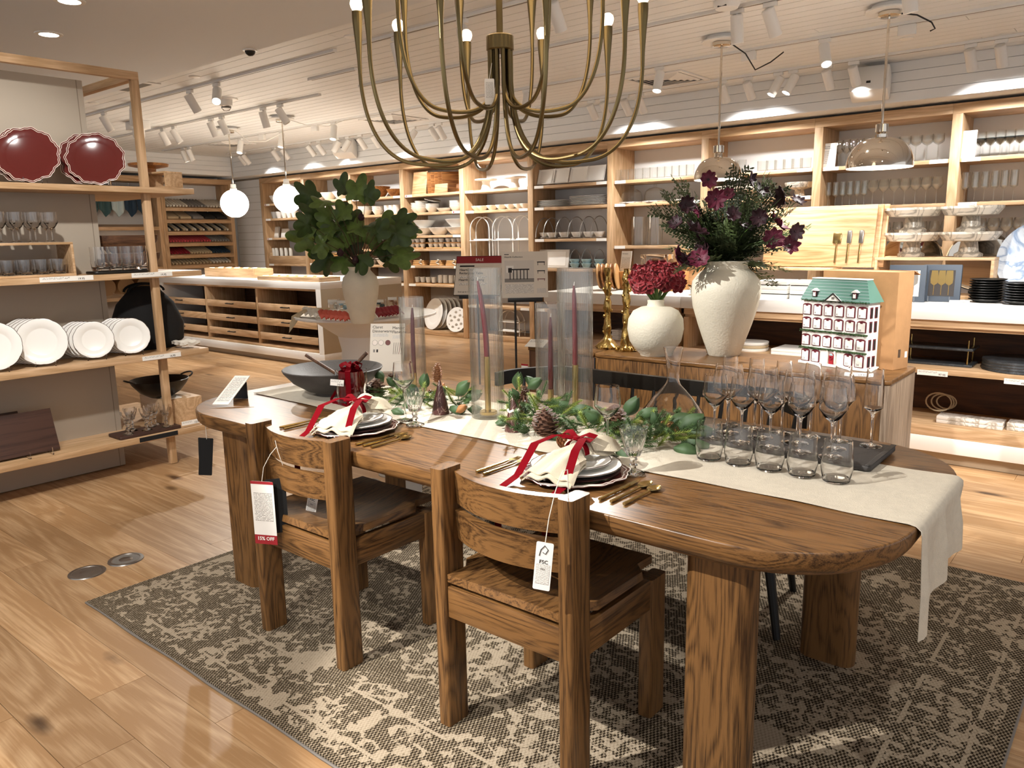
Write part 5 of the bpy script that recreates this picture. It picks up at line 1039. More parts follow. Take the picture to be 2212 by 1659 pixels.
def cosmos(px, py, R, mat, seed, dd):
    r = random.Random(seed); c = PD(px, py, dep0 + dd) - vtop; f = (CAM - (c + vtop)).normalized() * r.uniform(.3, 1) + Vector((r.uniform(-.8, .8), r.uniform(-.8, .8), r.uniform(-.2, .9))); f.normalize()
    q = f.to_track_quat('Z', 'Y').to_matrix(); m = MB()
    for k in range(8):
        a = 2 * PI * k / 8 + r.uniform(-.1, .1); cup = r.uniform(.1, .55)
        def pet(u, v, a=a, cup=cup): 
            w = (math.sin(PI * min(1, u * .85 + .12)) ** .7) * R * .36 * (1 - .15 * abs(v * 2 - 1) * (u > .85)); x = R * (.08 + .92 * u); y = (v - .5) * 2 * w; z = R * (cup * u * u + .12 * abs(v - .5) + .05 * math.sin(9 * v) * u)
            return (q @ Vector((x * math.cos(a) - y * math.sin(a), x * math.sin(a) + y * math.cos(a), z)) + c)[:]
        m.sheet(pet, 5, 4, .0006)
    o = m.build('flower', mat, bq); m2 = MB(); m2.T = Matrix.Translation(c) @ q.to_4x4(); m2.lathe([(0, R * .14), (R * .12, R * .1), (R * .14, 0), (0, -R * .1)], 10); m2.build('flower_heart', 'plum', o); MB().tube([(0, 0, 0), (c * .5 + Vector((0, 0, .03)))[:], (c - f * .004)[:]], .0018, 5).build('stem', 'stem_green', o)
for i, (px, py, R, m_) in enumerate(((1530, 388, .05, 1), (1622, 390, .05, 0), (1545, 430, .06, 1), (1570, 422, .045, 1), (1690, 425, .06, 0), (1722, 435, .045, 0), (1482, 442, .05, 0), (1510, 455, .05, 1), (1583, 463, .045, 0), (1460, 482, .045, 0), (1640, 470, .05, 0), (1680, 485, .07, 1), (1718, 500, .05, 0), (1610, 490, .05, 0), (1505, 500, .07, 0), (1520, 535, .075, 0), (1510, 560, .06, 1), (1462, 555, .065, 1), (1670, 515, .06, 1), (1705, 530, .055, 1), (1485, 565, .05, 0), (1643, 410, .045, 0))):
    cosmos(px, py, R, 'plum_light' if m_ else 'plum', i, -.12 + .05 * math.sin(i * 3))
# ------------------------------------------------------------------ amaryllis
am = thing('amaryllis_bunch', 'full dark red amaryllis blooms on green stems in the round vase', 'flowers', atop); da = (atop - CAM).dot(FW)
def lily(px, py, R, seed, dd, fx):
    r = random.Random(seed); c = PD(px, py, da + dd) - atop; f = ((CAM - atop).normalized() * .75 + Vector((fx, 0, r.uniform(-.25, .35)))).normalized(); q = f.to_track_quat('Z', 'Y').to_matrix(); m = MB()
    for ring_, (n, sc, cup) in enumerate(((6, 1, .16), (6, .86, .34), (5, .66, .62), (4, .42, 1.0))):
        for k in range(n):
            a = 2 * PI * k / n + ring_ * .5 + r.uniform(-.15, .15)
            def pet(u, v, a=a, sc=sc, cup=cup): 
                w = math.sin(PI * (u * .8 + .15)) ** .8 * R * .44 * sc; x = R * sc * (.05 + .95 * u); y = (v - .5) * 2 * w; z = R * sc * (cup * u * (1.35 - u) * 1.6 + .10 * math.sin(13 * u + 7 * v + a) + .10 * abs(v - .5) * 2)
                return (q @ Vector((x * math.cos(a) - y * math.sin(a), x * math.sin(a) + y * math.cos(a), z)) + c)[:]
            m.sheet(pet, 7, 6, .0008)
    o = m.build('bloom', 'amaryllis', am); MB().tube([(r.uniform(-.015, .015), 0, -.03), (c * .5)[:], (c - f * .01)[:]], [.011, .011, .007], 8).build('stem', 'stem_green', o)
lily(1392, 602, .098, 1, -.04, -.35); lily(1443, 600, .098, 2, -.02, .3); lily(1418, 592, .09, 3, -.08, 0); lily(1380, 615, .06, 4, .0, -.5); lily(1462, 612, .06, 5, .02, .5)
# ------------------------------------------------------------------ cardboard box and advent house
hb0, hb1 = P(1727, 783, z=SZ), P(1868, 803, z=SZ); dv = (hb1 - hb0); hw = dv.length; hr = math.atan2(dv.y, dv.x); s_h = scale_at((hb0 + hb1) / 2)
hs = thing('advent_house', 'white advent calendar house with green roof and numbered doors', 'advent calendar', ((hb0 + hb1) / 2)[:], hr); HD = .105
def hx(f): return (f - .5) * hw
hz0, hz1 = 0, 142 * s_h
MB().box(-hw / 2 - .006, -.006, 0, hw / 2 + .006, HD + .006, .014, .002).build('base', 'house_white', hs)
MB().box(-hw / 2 + .004, .004, .014, hw / 2 - .004, HD - .004, hz1, .001).build('walls', 'house_white', hs)
rt = 45 * s_h; m = MB(); a, b = hw / 2 + .008, hw / 2 - .035; m.add([(-a, -.008, hz1), (a, -.008, hz1), (a, HD + .008, hz1), (-a, HD + .008, hz1), (-b, .028, hz1 + rt), (b, .028, hz1 + rt), (b, HD - .03, hz1 + rt), (-b, HD - .03, hz1 + rt)], [(3, 2, 1, 0), (4, 5, 6, 7), (0, 1, 5, 4), (1, 2, 6, 5), (2, 3, 7, 6), (3, 0, 4, 7)]); m.build('roof', 'roof_green', hs, smooth=0)
for i in range(7):
    u = (i + .5) / 7; w = a + (b - a) * u; MB().box(-w, -.0095 + .036 * u, hz1 + rt * u - .001, w, -.006 + .036 * u, hz1 + rt * u + .001).build('shingle_row', 'scallop_white' if 0 else 'pale_cloth', hs, smooth=0)
MB().box(-b - .002, .024, hz1 + rt, b + .002, HD - .026, hz1 + rt + .005, .001).build('ridge_snow', 'house_white', hs)
def door(x, z, w, h, num, par=hs, y=.0):
    o = MB().prism([(-w / 2, 0), (w / 2, 0), (w / 2, h * .88), (w * .3, h * .97), (0, h), (-w * .3, h * .97), (-w / 2, h * .88)], -.002, .003).build('door_frame', 'maroon', par, smooth=0, loc=(x, y, z), rot=(PI / 2, 0, 0))
    MB().box(-w * .40, h * .05, .003, w * .40, h * .84, .0042).build('door_leaf', 'house_white', o, smooth=0); MB().box(-w * .14, h * .76, .0042, w * .14, h * .88, .005).build('door_pull', 'maroon', o, smooth=0)
    if num: text(str(num), h * .26, o, (-w * .32, h * .12, .0046), mat='ink_grey')
n = 1
for rowz, lst in ((.772, 6), (.565, 6), (.30, 6)):
    for c in range(6): door(hx((c + .5) / 6), rowz * hz1, hw / 6 * .78, hz1 * .172, n + 2); n += 1
for fx in (.09, .25, .75, .91): door(hx(fx), .035 * hz1 + .004, hw * .125, hz1 * .19, n + 2); n += 1
for fx in (.2, .8):
    o = MB().box(-.014, -.006, 0, .014, .02, .032, .001).build('dormer', 'ink', hs, loc=(hx(fx), .0, hz1 + rt * .16)); door(0, .002, .018, .026, 0, o, -.0065); m = MB(); m.add([(-.02, -.01, .03), (0, -.01, .044), (.02, -.01, .03), (-.02, .03, .03), (0, .03, .044), (.02, .03, .03)], [(0, 1, 4, 3), (1, 2, 5, 4), (0, 2, 1), (3, 4, 5)]); m.build('dormer_roof', 'house_white', o, smooth=0)
o = MB().prism([(-.045, 0), (.045, 0), (0, .036)], 0, .012).build('gable', 'house_white', hs, smooth=0, loc=(0, -.004, hz1 + .001), rot=(PI / 2, 0, 0)); 
for s in (-1, 1): b_ = bar((s * .05, -.004, .014), (0, .038, .014), .005, .004); b_.build('gable_board', 'ink', o, smooth=0)
MB().box(-.008, .008, .012, .008, .02, .0128).build('gable_window', 'ink_grey', o, smooth=0)
dr = MB().prism([(-.013, 0), (.013, 0), (.013, .045), (.009, .055), (0, .06), (-.009, .055), (-.013, .045)], 0, .004).build('front_door', 'tag_red', hs, smooth=0, loc=(0, 0, .014), rot=(PI / 2, 0, 0)); MB().tube([(.007 * math.cos(a), .032 + .007 * math.sin(a), .005) for a in [2 * PI * k / 12 for k in range(12)]], .003, 6, closed=True).build('wreath', 'red_cloth', dr); MB().prism([(.01 * math.cos(PI * k / 8), .045 + .012 * math.sin(PI * k / 8)) for k in range(9)], .004, .0046).build('fanlight', 'blue_glaze', dr, smooth=0)
for s in (-1, 1): MB().box(-.0035, 0, 0, .0035, .07, .007, .001).build('pilaster', 'scallop_white', hs, loc=(s * .021, 0, .014), rot=(PI / 2, 0, 0))
gm = MB(); rr = random.Random(2)
for i in range(150):
    x = rr.uniform(-hw / 2 - .004, hw / 2 + .004); z = rr.uniform(-.005, .004); gm.add([(x, -.004, z), (x + rr.uniform(-.006, .006), -.012, z + rr.uniform(-.004, .006)), (x + rr.uniform(-.005, .005), -.006, z - .006)], [(0, 1, 2)])
for s in (-.0,): gm.box(-hw / 2 - .004, -.007, -.004, hw / 2 + .004, -.0, .003)
gme = gm.mesh('garland', 'garland_green', 0)
for f in (.53, .262, 1.0): link('garland', gme, hs, (0, 0, hz1 * f))
for z in (.772, .565, .30, .05):
    for yy in (.03, .07):
        o = MB().box(-.001, -.011, 0, .0025, .011, hz1 * .16).build('side_window', 'maroon', hs, smooth=0, loc=(hw / 2 - .004, yy, z * hz1)); MB().box(.0025, -.007, .004, .0032, .007, hz1 * .14).build('pane', 'ink', o, smooth=0)
cb0 = P(1905, 800, z=SZ); cw = (P(1905, 790, z=SZ) - P(1748, 770, z=SZ)).length
cbx = thing('cardboard_box', 'plain brown cardboard box standing behind the advent house', 'box', (hb0 + Vector((-math.sin(hr), math.cos(hr), 0)) * .19 + Vector((math.cos(hr), math.sin(hr), 0)) * (hw * .5 + .045))[:], hr)
MB().box(-hw / 2 - .02, -.06, 0, hw / 2 + .02, .075, 203 * s_h, .002).build('carton', 'cardboard', cbx); m = MB(); m.T = Matrix.Translation((0, .075, 203 * s_h)) @ Matrix.Rotation(-.35, 4, 'X'); m.box(-hw / 2 - .02, 0, 0, hw / 2 + .02, .06, .003); m.build('flap', 'cardboard', cbx); MB().box(hw / 2 + .02, -.02, .06, hw / 2 + .021, .0, .1).build('stamp', 'twig', cbx, smooth=0); MB().box(hw / 2 + .02, .04, .055, hw / 2 + .021, .06, .085).build('barcode_label', 'card_white', cbx, smooth=0)
def flat_card(px, py, z, w, h, rz, label, price):
    p = P(px, py, z=z); t = thing('price_card', label, 'price card', (p.x, p.y, z), rz); o = MB().box(-w / 2, -h / 2, 0, w / 2, h / 2, .003).build('card', 'card_white', t, smooth=0, rot=(.35, 0, 0), loc=(0, 0, h * .18)); text(price, h * .45, o, (-w * .05, -h * .38, .0034)); print_panel('fine_print', w * .7, h * .3, 'tag_print', o, (-w * .08, h * .25, .0034)); return t
flat_card(1855, 812, SZ, .105, .03, .3, 'small white price card in front of the advent house', '229.95'); flat_card(2072, 655, CT, .11, .04, .15, 'small white price card beside the black plate stack', '24.95')
t = flat_card(1160, 748, SZ, .13, .10, .2, 'white leaflet lying on the side cabinet', '');
p = P(1132, 793, y=3.845); t = thing('cabinet_tag', 'small white tag with red head on the side cabinet front', 'tag', (p.x, 3.852, p.z)); o = hang_tag(t, .055, .1, (0, 0, .02), (PI / 2, 0, 0), 'card'); MB().box(-.0275, -.012, .0006, .0275, 0, .0014).build('red_header', 'tag_red', o, smooth=0); print_panel('fine_print', .045, .06, 'fine_print', o, (0, -.055, .001))
# ------------------------------------------------------------------ things on the dining table
TZ0 = TT + .0006            # table surface
RZ0 = RZ + .0042            # on the runner
def onrun(px, py, dz=0): p = P(px, py, z=RZ0); return Vector((p.x, p.y, RZ0 + dz))
def ontab(px, py): p = P(px, py, z=TZ0); return Vector((p.x, p.y, TZ0 - .0004))
# fluted hurricanes with a brass holder and red taper inside
def fluted(name, px, py, hpx, wpx, label, dx=0, candle=None, lean=0, seed=0):
    p = onrun(px, py); s = scale_at(p); h = hpx * s; R = wpx / 2 * s; t = thing(name, label, 'glass cylinder', p[:])
    n = 40; NN = n * 4; fl_ = lambda a, i: 1 + .028 * (abs(math.cos(n / 2 * a)) - .5) if i not in (0,) else 1
    m = MB(); MB.capb = False
    m.lathe([(0, .0005), (R * .98, .0005), (R, .004), (R, h), (R - .003, h + .0005)], NN, fn=fl_); m.lathe([(0, .007), (R * .94, .007), (R - .004, .012), (R - .004, h)], NN // 4); MB.capb = True
    m.build('cylinder', 'ribbed_glass', t)
    return t, p, s, h
def holder_candle(p, s, label_h, label_c, hb, ct, cb, lean):
    """brass stick: base at p, socket top at height hb; candle from there to ct"""
    q = (p[0], p[1], RZ0 + .0120)
    t = thing('brass_holder', label_h, 'candle holder', q); MB().lathe([(0, 0), (.034, 0), (.034, .010), (.032, .012), (.012, .012), (.012, hb), (.009, hb), (.009, hb - .006), (0, hb - .006)], 28).build('stick', 'bright_brass', t)
    c = thing('taper_candle', label_c, 'candle', (q[0], q[1], q[2] + hb - .0055)); L = ct - hb; lx, ly = lean * RT.x, lean * RT.y
    MB().tube([(lx * u * u, ly * u * u, L * u) for u in [k / 8 for k in range(9)]], [.0105, .0105, .0105, .0104, .010, .0095, .009, .008, .004], 14).build('wax', 'candle_red', c); MB().tube([(lx, ly, L - .002), (lx + .002, ly, L + .014)], .0012, 5).build('wick', 'card_white', c)
for a in ((1055, 900, 318, 70, 'tall fluted glass cylinder with leaning red candle', 125, 288, .0, 'front left', -.028), (1243, 890, 308, 74, 'tall fluted glass cylinder right of the collection sign', 97, 268, 0, 'front right', -.004), (896, 842, 200, 52, 'shorter fluted glass cylinder left, by the dinnerware card', 32, 174, 0, 'back left', .004), (1190, 880, 225, 62, 'shorter fluted glass cylinder overlapping the right tall one', 34, 192, 0, 'back right', .002)):
    t, p, s, h = fluted('fluted_hurricane', a[0], a[1], a[2], a[3], a[4])
    holder_candle(p, s, f'slim brass candle holder inside the {a[8]} fluted cylinder', f'dark red taper candle in the {a[8]} fluted cylinder', a[5] * s, a[6] * s, 0, a[9])
# dark stone bowl with wooden salad servers
p = onrun(722, 850); s = scale_at(p); t = thing('salad_bowl', 'wide dark grey stone salad bowl on the runner', 'bowl', p[:]); R = 106 * s; 
MB().lathe([(0, 0), (R * .36, 0), (R * .37, .012), (R * .52, .022), (R * .8, .062), (R * .97, .105), (R, .118), (R * .985, .121), (R * .95, .115), (R * .78, .072), (R * .5, .036), (0, .026)], 64).build('shell', 'stone_bowl', t)
for px, py, qx, qy, lab in ((688, 783, 735, 862, 'left wooden salad server with dark bowl end'), (790, 777, 752, 842, 'right wooden salad server with dark bowl end')):
    pass
for s_, lab in ((-1, 'wooden salad server leaning on the left of the dark bowl'), (1, 'wooden salad server leaning on the right of the dark bowl')):
    e = thing('salad_server', lab, 'salad server', (p.x, p.y, p.z + .04)); rt = Vector((RT.x, RT.y, 0)).normalized(); a = rt * (-s_ * -.02) + Vector((0, 0, .004)); b = rt * (s_ * .155) + Vector((0, 0, .142)) + Vector((FW.x, FW.y, 0)) * (.02 if s_ > 0 else .06)
    if s_ < 0: a = rt * .06 + Vector((0, 0, .02)); b = rt * -.125 + Vector((0, 0, .135)) + Vector((FW.x, FW.y, 0)) * .03
    MB().tube([(a + (b - a) * .25)[:], b[:]], [.0075, .0085], 10).build('handle', 'walnut_Z', e); MB().tube([a[:], (a + (b - a) * .27)[:]], [.014, .0075], 10).build('spoon_end', 'black_wood', e)
# glass tumbler with red velvet ribbon
p = onrun(762, 870); s = scale_at(p); t = thing('gift_tumbler', 'clear glass tumbler filled and tied with red velvet ribbon', 'glass', p[:]); h = 72 * s; R = 34 * s
MB().lathe([(0, 0), (R * .9, 0), (R * .96, .004), (R, h), (R - .002, h), (R * .96 - .002, .012), (0, .01)], 32).build('glass', 'clear_glass', t)
def ribbon(pts, w, up=(0, 0, 1), th=.0008):
    """flat band along pts, its width along up"""
    pts = [Vector(q) for q in pts]; up = [Vector(u).normalized() for u in (up if isinstance(up[0], (tuple, list, Vector)) else [up] * len(pts))]; m = MB()
    def f(u, v):
        x = u * (len(pts) - 1); i = min(int(x), len(pts) - 2); r = x - i; return pts[i].lerp(pts[i + 1], r) + (up[i].lerp(up[i + 1], r)) * ((v - .5) * w)
    return m.sheet(f, (len(pts) - 1) * 2, 2, th)
rr = random.Random(5)
MB().sheet(lambda u, v: ((R * .86) * math.cos(2 * PI * u) * (.9 + .1 * math.sin(9 * u * PI + v * 7)), (R * .86) * math.sin(2 * PI * u) * (.9 + .1 * math.sin(11 * u + v * 9)), .014 + (h - .016) * v), 40, 10).build('ribbon_filling', 'velvet', t, smooth=60)
fx = Vector((-FW.x, -FW.y, 0)).normalized(); sx_ = Vector((RT.x, RT.y, 0)).normalized()
ribbon([fx * (R + .001) + Vector((0, 0, 0.006)), fx * (R + .0025) + Vector((0, 0, h * .5)), fx * (R + .003) + Vector((0, 0, h + .004)), fx * (R * .3) + Vector((0, 0, h + .014)), Vector((0, 0, h + .012))], .022, sx_).build('ribbon_band', 'velvet', t)
for k in range(7):
    a = 2 * PI * k / 7; c = Vector((math.cos(a), math.sin(a), 0)); ribbon([Vector((0, 0, h + .006)), c * .025 + Vector((0, 0, h + .030)), c * .048 + Vector((0, 0, h + .022)), c * .04 + Vector((0, 0, h + .006)), c * .012 + Vector((0, 0, h + .008))], .02, (c.cross(Vector((0, 0, 1))) + Vector((0, 0, .5)))).build('bow_loop', 'velvet', t, smooth=60)
ribbon([sx_ * (-R - .002) + Vector((0, 0, .05)), sx_ * (-R - .012) + Vector((0, 0, .035)), sx_ * (-R - .028) + Vector((0, 0, .012)), sx_ * (-R - .006) + fx * .01 + Vector((0, 0, .004)), fx * (R + .012) - sx_ * .01 + Vector((0, 0, .003))], .02, fx * .4 + Vector((0, 0, 1))).build('ribbon_tail', 'velvet', t)
c_ = -sx_ * .01 + fx * (R + .010) + Vector((0, 0, h * .72)); o = MB().box(-.028, -.013, 0, .028, .013, .0012).build('price_tag', 'card_white', t, smooth=0, loc=(c_ - sx_ * .034)[:], rot=(PI / 2 - .1, .1, .66)); text('14.95', .012, o, (.0, -.011, .0016)); print_panel('fine_print', .04, .008, 'tag_print', o, (-.004, .006, .0016))
# marble cones
for px, py, hp, wp, lab in ((952, 893, 74, 38, 'small dark red marble cone tree, left one'), (1110, 930, 80, 40, 'small dark red marble cone tree with frayed cream tie')):
    p = onrun(px, py); s = scale_at(p); t = thing('marble_cone', lab, 'ornament', p[:]); h = hp * s; R = wp / 2 * s
    MB().lathe([(0, 0), (R, 0), (R * 1.0, .003), (R * .75, h * .35), (R * .42, h * .7), (R * .18, h * .93), (R * .08, h * .985), (0, h)], 32).build('cone', 'red_marble', t)
    if px > 1000: MB().tube([((R * .58) * math.cos(a), (R * .58) * math.sin(a), h * .56 + .003 * math.sin(5 * a)) for a in [2 * PI * k / 20 for k in range(20)]], .005, 6, closed=True).build('frayed_tie', 'white_cloth', t)
# ------------------------------------------------------------------ glasses
def gat(px, py, on=onrun): return on(px, py)
G1 = lambda: stem_glass(.225, .042, .036, .105, .036, 28)
WG = [one('wine_glass', G1(), 'clear_glass', 'clear wine glass at the left place setting', 'glass', gat(876, 908)[:]), one('wine_glass', G1(), 'clear_glass', 'clear wine glass at the right place setting', 'glass', gat(1312, 985)[:])]
GB = lambda: goblet(.138, .041, .024, .088, .034, 60)
one('pressed_goblet', GB(), 'thick_glass', 'fluted pressed glass goblet at the left place setting', 'glass', gat(897, 918)[:]); one('pressed_goblet', GB(), 'thick_glass', 'fluted pressed glass goblet at the right place setting', 'glass', gat(1368, 1022)[:])
# decanter
p = onrun(1452, 908); s = scale_at(p); h = 160 * s; R = 68 * s; t = thing('decanter', 'clear wide-based glass wine decanter with slender neck', 'decanter', (p.x, p.y, TZ0 + .003))
pr = [(0, 0), (R * .55, 0), (R * .9, .006), (R, .022), (R * .97, .034), (R * .6, h * .33), (R * .24, h * .5), (R * .19, h * .56), (R * .22, h * .8), (R * .31, h)]
MB().lathe(pr + [(r - .0018, z) for r, z in reversed(pr[2:])] + [(R * .5, .008), (0, .02)], 48).build('body', 'thick_glass', t)
# grey serving mat and the ranks of glasses 
p0, p1 = Vector((-1.17, 2.23)), Vector((-.56, 2.62)); mt = thing('serving_mat', 'flat dark grey tray under the ranks of stemware', 'tray', (-.86, 2.435, TZ0 + .001))
slab(lambda i: round_rect(-.27 + i, -.13 + i, .27 - i, .15 - i, .012, 3), 0.004, .020, .004, 2).build('board', 'tray_grey', mt); 
for s_ in (-1, 1): MB().box(min(s_ * .27, s_ * .255), -.128, .020, max(s_ * .27, s_ * .255), .148, .0235, .001).build('lip', 'tray_grey', mt)
mz = TZ0 + .0216
tl = tumbler(.118, .036, .037, .043, 28); R5 = ['first', 'second', 'third', 'fourth', 'fifth', 'sixth']
def rank(name, mb, spots, z, what):
    o = one(name, mb, 'clear_glass', '', 'glass', (0, 0, 0)); scatter(o, [(x, y, z) for x, y in spots], [f'{what}, {R5[i]} from the left' for i in range(len(spots))], what[:50])
rank('stemless_tumbler', tl, [(-1.021 + .095 * i, 2.165) for i in range(5)], RZ0, 'clear stemless tumbler in the front rank')
rank('white_wine_glass', stem_glass(.215, .041, .034, .11, .037, 28), [(-1.085 + .0935 * i, 2.335) for i in range(5)], mz, 'clear wine glass in the second rank')
rank('red_wine_glass', stem_glass(.235, .052, .042, .125, .039, 28), [(-1.085 + .118 * i, 2.435) for i in range(4)], mz, 'large clear wine glass in the third rank')
rank('champagne_flute', flute(.245, .028, .024, .145, .033, 24), [(-1.125 + .0945 * i, 2.535) for i in range(6)], mz, 'clear champagne flute in the back rank')
# ------------------------------------------------------------------ place settings
def setting(cx, cy_, which, rz):
    c = Vector((cx, cy_, TZ0)); fnr = lambda a: 1 + .03 * math.sin(11 * a) * abs(math.sin(11 * a)) + .01 * math.sin(22 * a); R = .158
    t = thing('charger_plate', f'brown scalloped charger with pale beaded rim, {which} place setting', 'plate', c[:], rz)
    MB().lathe([(0, 0), (R * .6, 0), (R * .64, .003), (R * .98, .012), (R, .013), (R * .99, .0155), (R * .96, .016), (R * .66, .007), (R * .6, .0045), (0, .004)], 132, fn=lambda a, i: fnr(a) if 3 <= i <= 6 else 1).build('plate', 'burgundy', t)
    for rr_ in (1.0, .93): MB().tube([(R * rr_ * fnr(a) * math.cos(a), R * rr_ * fnr(a) * math.sin(a), .0165 if rr_ == 1 else .0155) for a in [2 * PI * k / 132 for k in range(132)]], .0017, 5, closed=True).build('pale_rim', 'scallop_white', t)
    pl = one('plate', plate(.135, 48, 0, 12, .013), 'burgundy_dark', f'dark glossy plate on the charger, {which} place setting', 'plate', (c.x, c.y, c.z + .0075))
    for q, (R_, z_, lab) in enumerate(((.132, .0200, 'cream dinner plate with dark scalloped rim'), (.102, .0325, 'small cream salad plate with dark rim'))):
        d = thing('plate', f'{lab}, {which} place setting', 'plate', (c.x + .004, c.y + .002, c.z + z_), .2); plate(R_, 72, .018, 12, .014).build('dish', 'ceramic', d)
        MB().tube([((R_ * (1 + .018 * abs(math.sin(6 * a)) ** .7 - .0108)) * math.cos(a), (R_ * (1 + .018 * abs(math.sin(6 * a)) ** .7 - .0108)) * math.sin(a), .0172) for a in [2 * PI * k / 72 for k in range(72)]], .0013, 5, closed=True).build('dark_rim', 'twig', d)
    z0 = c.z + .049
    # rolled linen napkin lying toward the diner, gathered by a red velvet bow
    n = thing('linen_napkin', f'folded natural linen napkin tied with red ribbon, {which} place setting', 'napkin', (c.x, c.y, z0), rz)
    def nap(u, v, off=0):
        y = .115 - .27 * u; g = math.exp(-((u - .38) / .13) ** 2); hw_ = (.075 - .048 * g) * (1 + .12 * math.sin(u * 7)) * (1.15 if u > .6 else 1); x = (v - .5) * 2 * hw_
        z = .014 + off + (.020 + .014 * g + .022 * (u < .36) * math.sin(PI * u / .36)) * (1 - (2 * v - 1) ** 2) + .006 * math.sin(v * 17 + u * 5) * (1 - g)
        if u > .62: z -= .10 * (u - .62) ** 1.25 * 1.2
        return (x + .02 * (u - .4), y, z)
    MB().sheet(nap, 40, 28, .004).build('fold', 'napkin', n, smooth=60)
    MB().sheet(lambda u, v: tuple(Vector(nap(.42 + .58 * u, .05 + .9 * v)) + Vector((.008, -.012 * u, -.011))), 24, 20, .004).build('fold', 'napkin', n, smooth=60)
    MB().sheet(lambda u, v: (lambda q: (q[0] * 1.1 + .012, q[1] + .01, q[2] + .006))(nap(.02 + .32 * u, v, .006)), 16, 20, .003).build('fold', 'napkin', n, smooth=60)
    ky, kz = .115 - .27 * .38, .052
    rbn = thing('ribbon_bow', f'red velvet ribbon with long tails draped off the table, {which} place setting', 'ribbon', (c.x, c.y, z0 + .004), rz)
    MB().sheet(lambda u, v: (.037 * math.cos(PI * (1 - u)), ky + (v - .5) * .022, .012 + .040 * math.sin(PI * u)), 16, 2, -.0012).build('band', 'velvet', rbn)
    for s_ in (-1, 1): ribbon([(0, ky, kz + .004), (s_ * .03, ky + .012, kz + .018), (s_ * .055, ky + .02, kz + .012), (s_ * .05, ky + .004, kz + .002), (s_ * .01, ky - .002, kz + .004)], .018, (.15, 1, .5)).build('bow_loop', 'velvet', rbn, smooth=60)
    MB().lathe([(0, kz + .012), (.010, kz + .009), (.012, kz + .003), (0, kz - .002)], 12, (0, ky, 0)).build('knot', 'velvet', rbn)
    edge = TY0 - cy_ ; dz = TZ0 - (z0 + .004)
    for s_ in (-1, 1):
        xs = -.092 if s_ < 0 else .074
        pts = [(s_ * .006, ky, kz + .004), (xs * .55, ky - .03, kz + .014), (xs * .85, -.085, .05), (xs, -.15, dz + .022), (xs, edge - .004, dz + .006), (xs, edge - .014, dz - .012), (xs - .004, edge - .016, dz - .075), (xs - .006, edge - .015, dz - .115)]
        ribbon(pts, .025, [(.3, .9, .2), (.6, .7, 0), (1, .3, 0), (1, 0, 0), (1, 0, 0), (1, 0, 0), (1, 0, 0), (1, 0, 0)]).build('tail', 'velvet', rbn, smooth=60)
def cutlery(kind, x0, y0, x1, y1, label, z=None):
    """brass cutlery lying from its handle end (x0,y0) to its head (x1,y1)"""
    a, b = Vector((x0, y0, 0)), Vector((x1, y1, 0)); L = (b - a).length; t = thing(kind, label, 'cutlery', (x0, y0, TZ0 + .0001), math.atan2(b.y - a.y, b.x - a.x))
    MB().tube([(0, 0, .0048), (L * .06, 0, .0048), (L * .35, 0, .0048), (L * .62, 0, .0055), (L * .72, 0, .007)], [.0046, .0047, .0040, .0030, .0026], 10).build('handle', 'bright_brass', t)
    if kind == 'spoon': MB().sheet(lambda u, v: (L * (.7 + .3 * u), (v - .5) * 2 * .0185 * math.sin(PI * (u * .93 + .05)) ** .6 * 1.0, .0075 - .007 * math.sin(PI * u) * (1 - (2 * v - 1) ** 2) + .001), 16, 10, -.0012).build('bowl', 'bright_brass', t, smooth=60)
    elif kind == 'knife': MB().sheet(lambda u, v: (L * (.55 + .45 * u), (v - .3) * .017 * (1 - u ** 6), .004 + .002 * u), 14, 4, -.0012).build('blade', 'bright_brass', t)
    else:
        MB().sheet(lambda u, v: (L * (.68 + .16 * u), (v - .5) * 2 * (.003 + .008 * math.sin(PI / 2 * u)), .007 - .002 * u), 8, 4, -.0016).build('palm', 'bright_brass', t)
        for k in range(4): y = (k - 1.5) * .0052; MB().tube([(L * .83, y, .005), (L * .92, y, .004), (L, y * .95, .0062)], [.0016, .0015, .0008], 6).build('tine', 'bright_brass', t)
SA = Vector((-2.235, 1.775)); SB = Vector((-1.265, 1.795))
setting(SA.x, SA.y, 'left', .25); setting(SB.x, SB.y, 'right', .0)
for c, w_ in ((SA, 'left'), (SB, 'right')):
    for i, dx in enumerate((-.245, -.212)): cutlery('fork', c.x + dx, c.y - .155 - .005 * i, c.x + dx + .005, c.y + .045, f'brass fork, {["outer", "inner"][i]} one, {w_} place setting')
    for i, (k, dx) in enumerate((('knife', .182), ('spoon', .215), ('spoon', .252))): cutlery(k, c.x + dx, c.y - .145 + .004 * i, c.x + dx + .004, c.y + .06 - .02 * (i == 2), f'brass {["knife", "table spoon nearest the knife", "outer dessert spoon"][i]}, {w_} place setting')
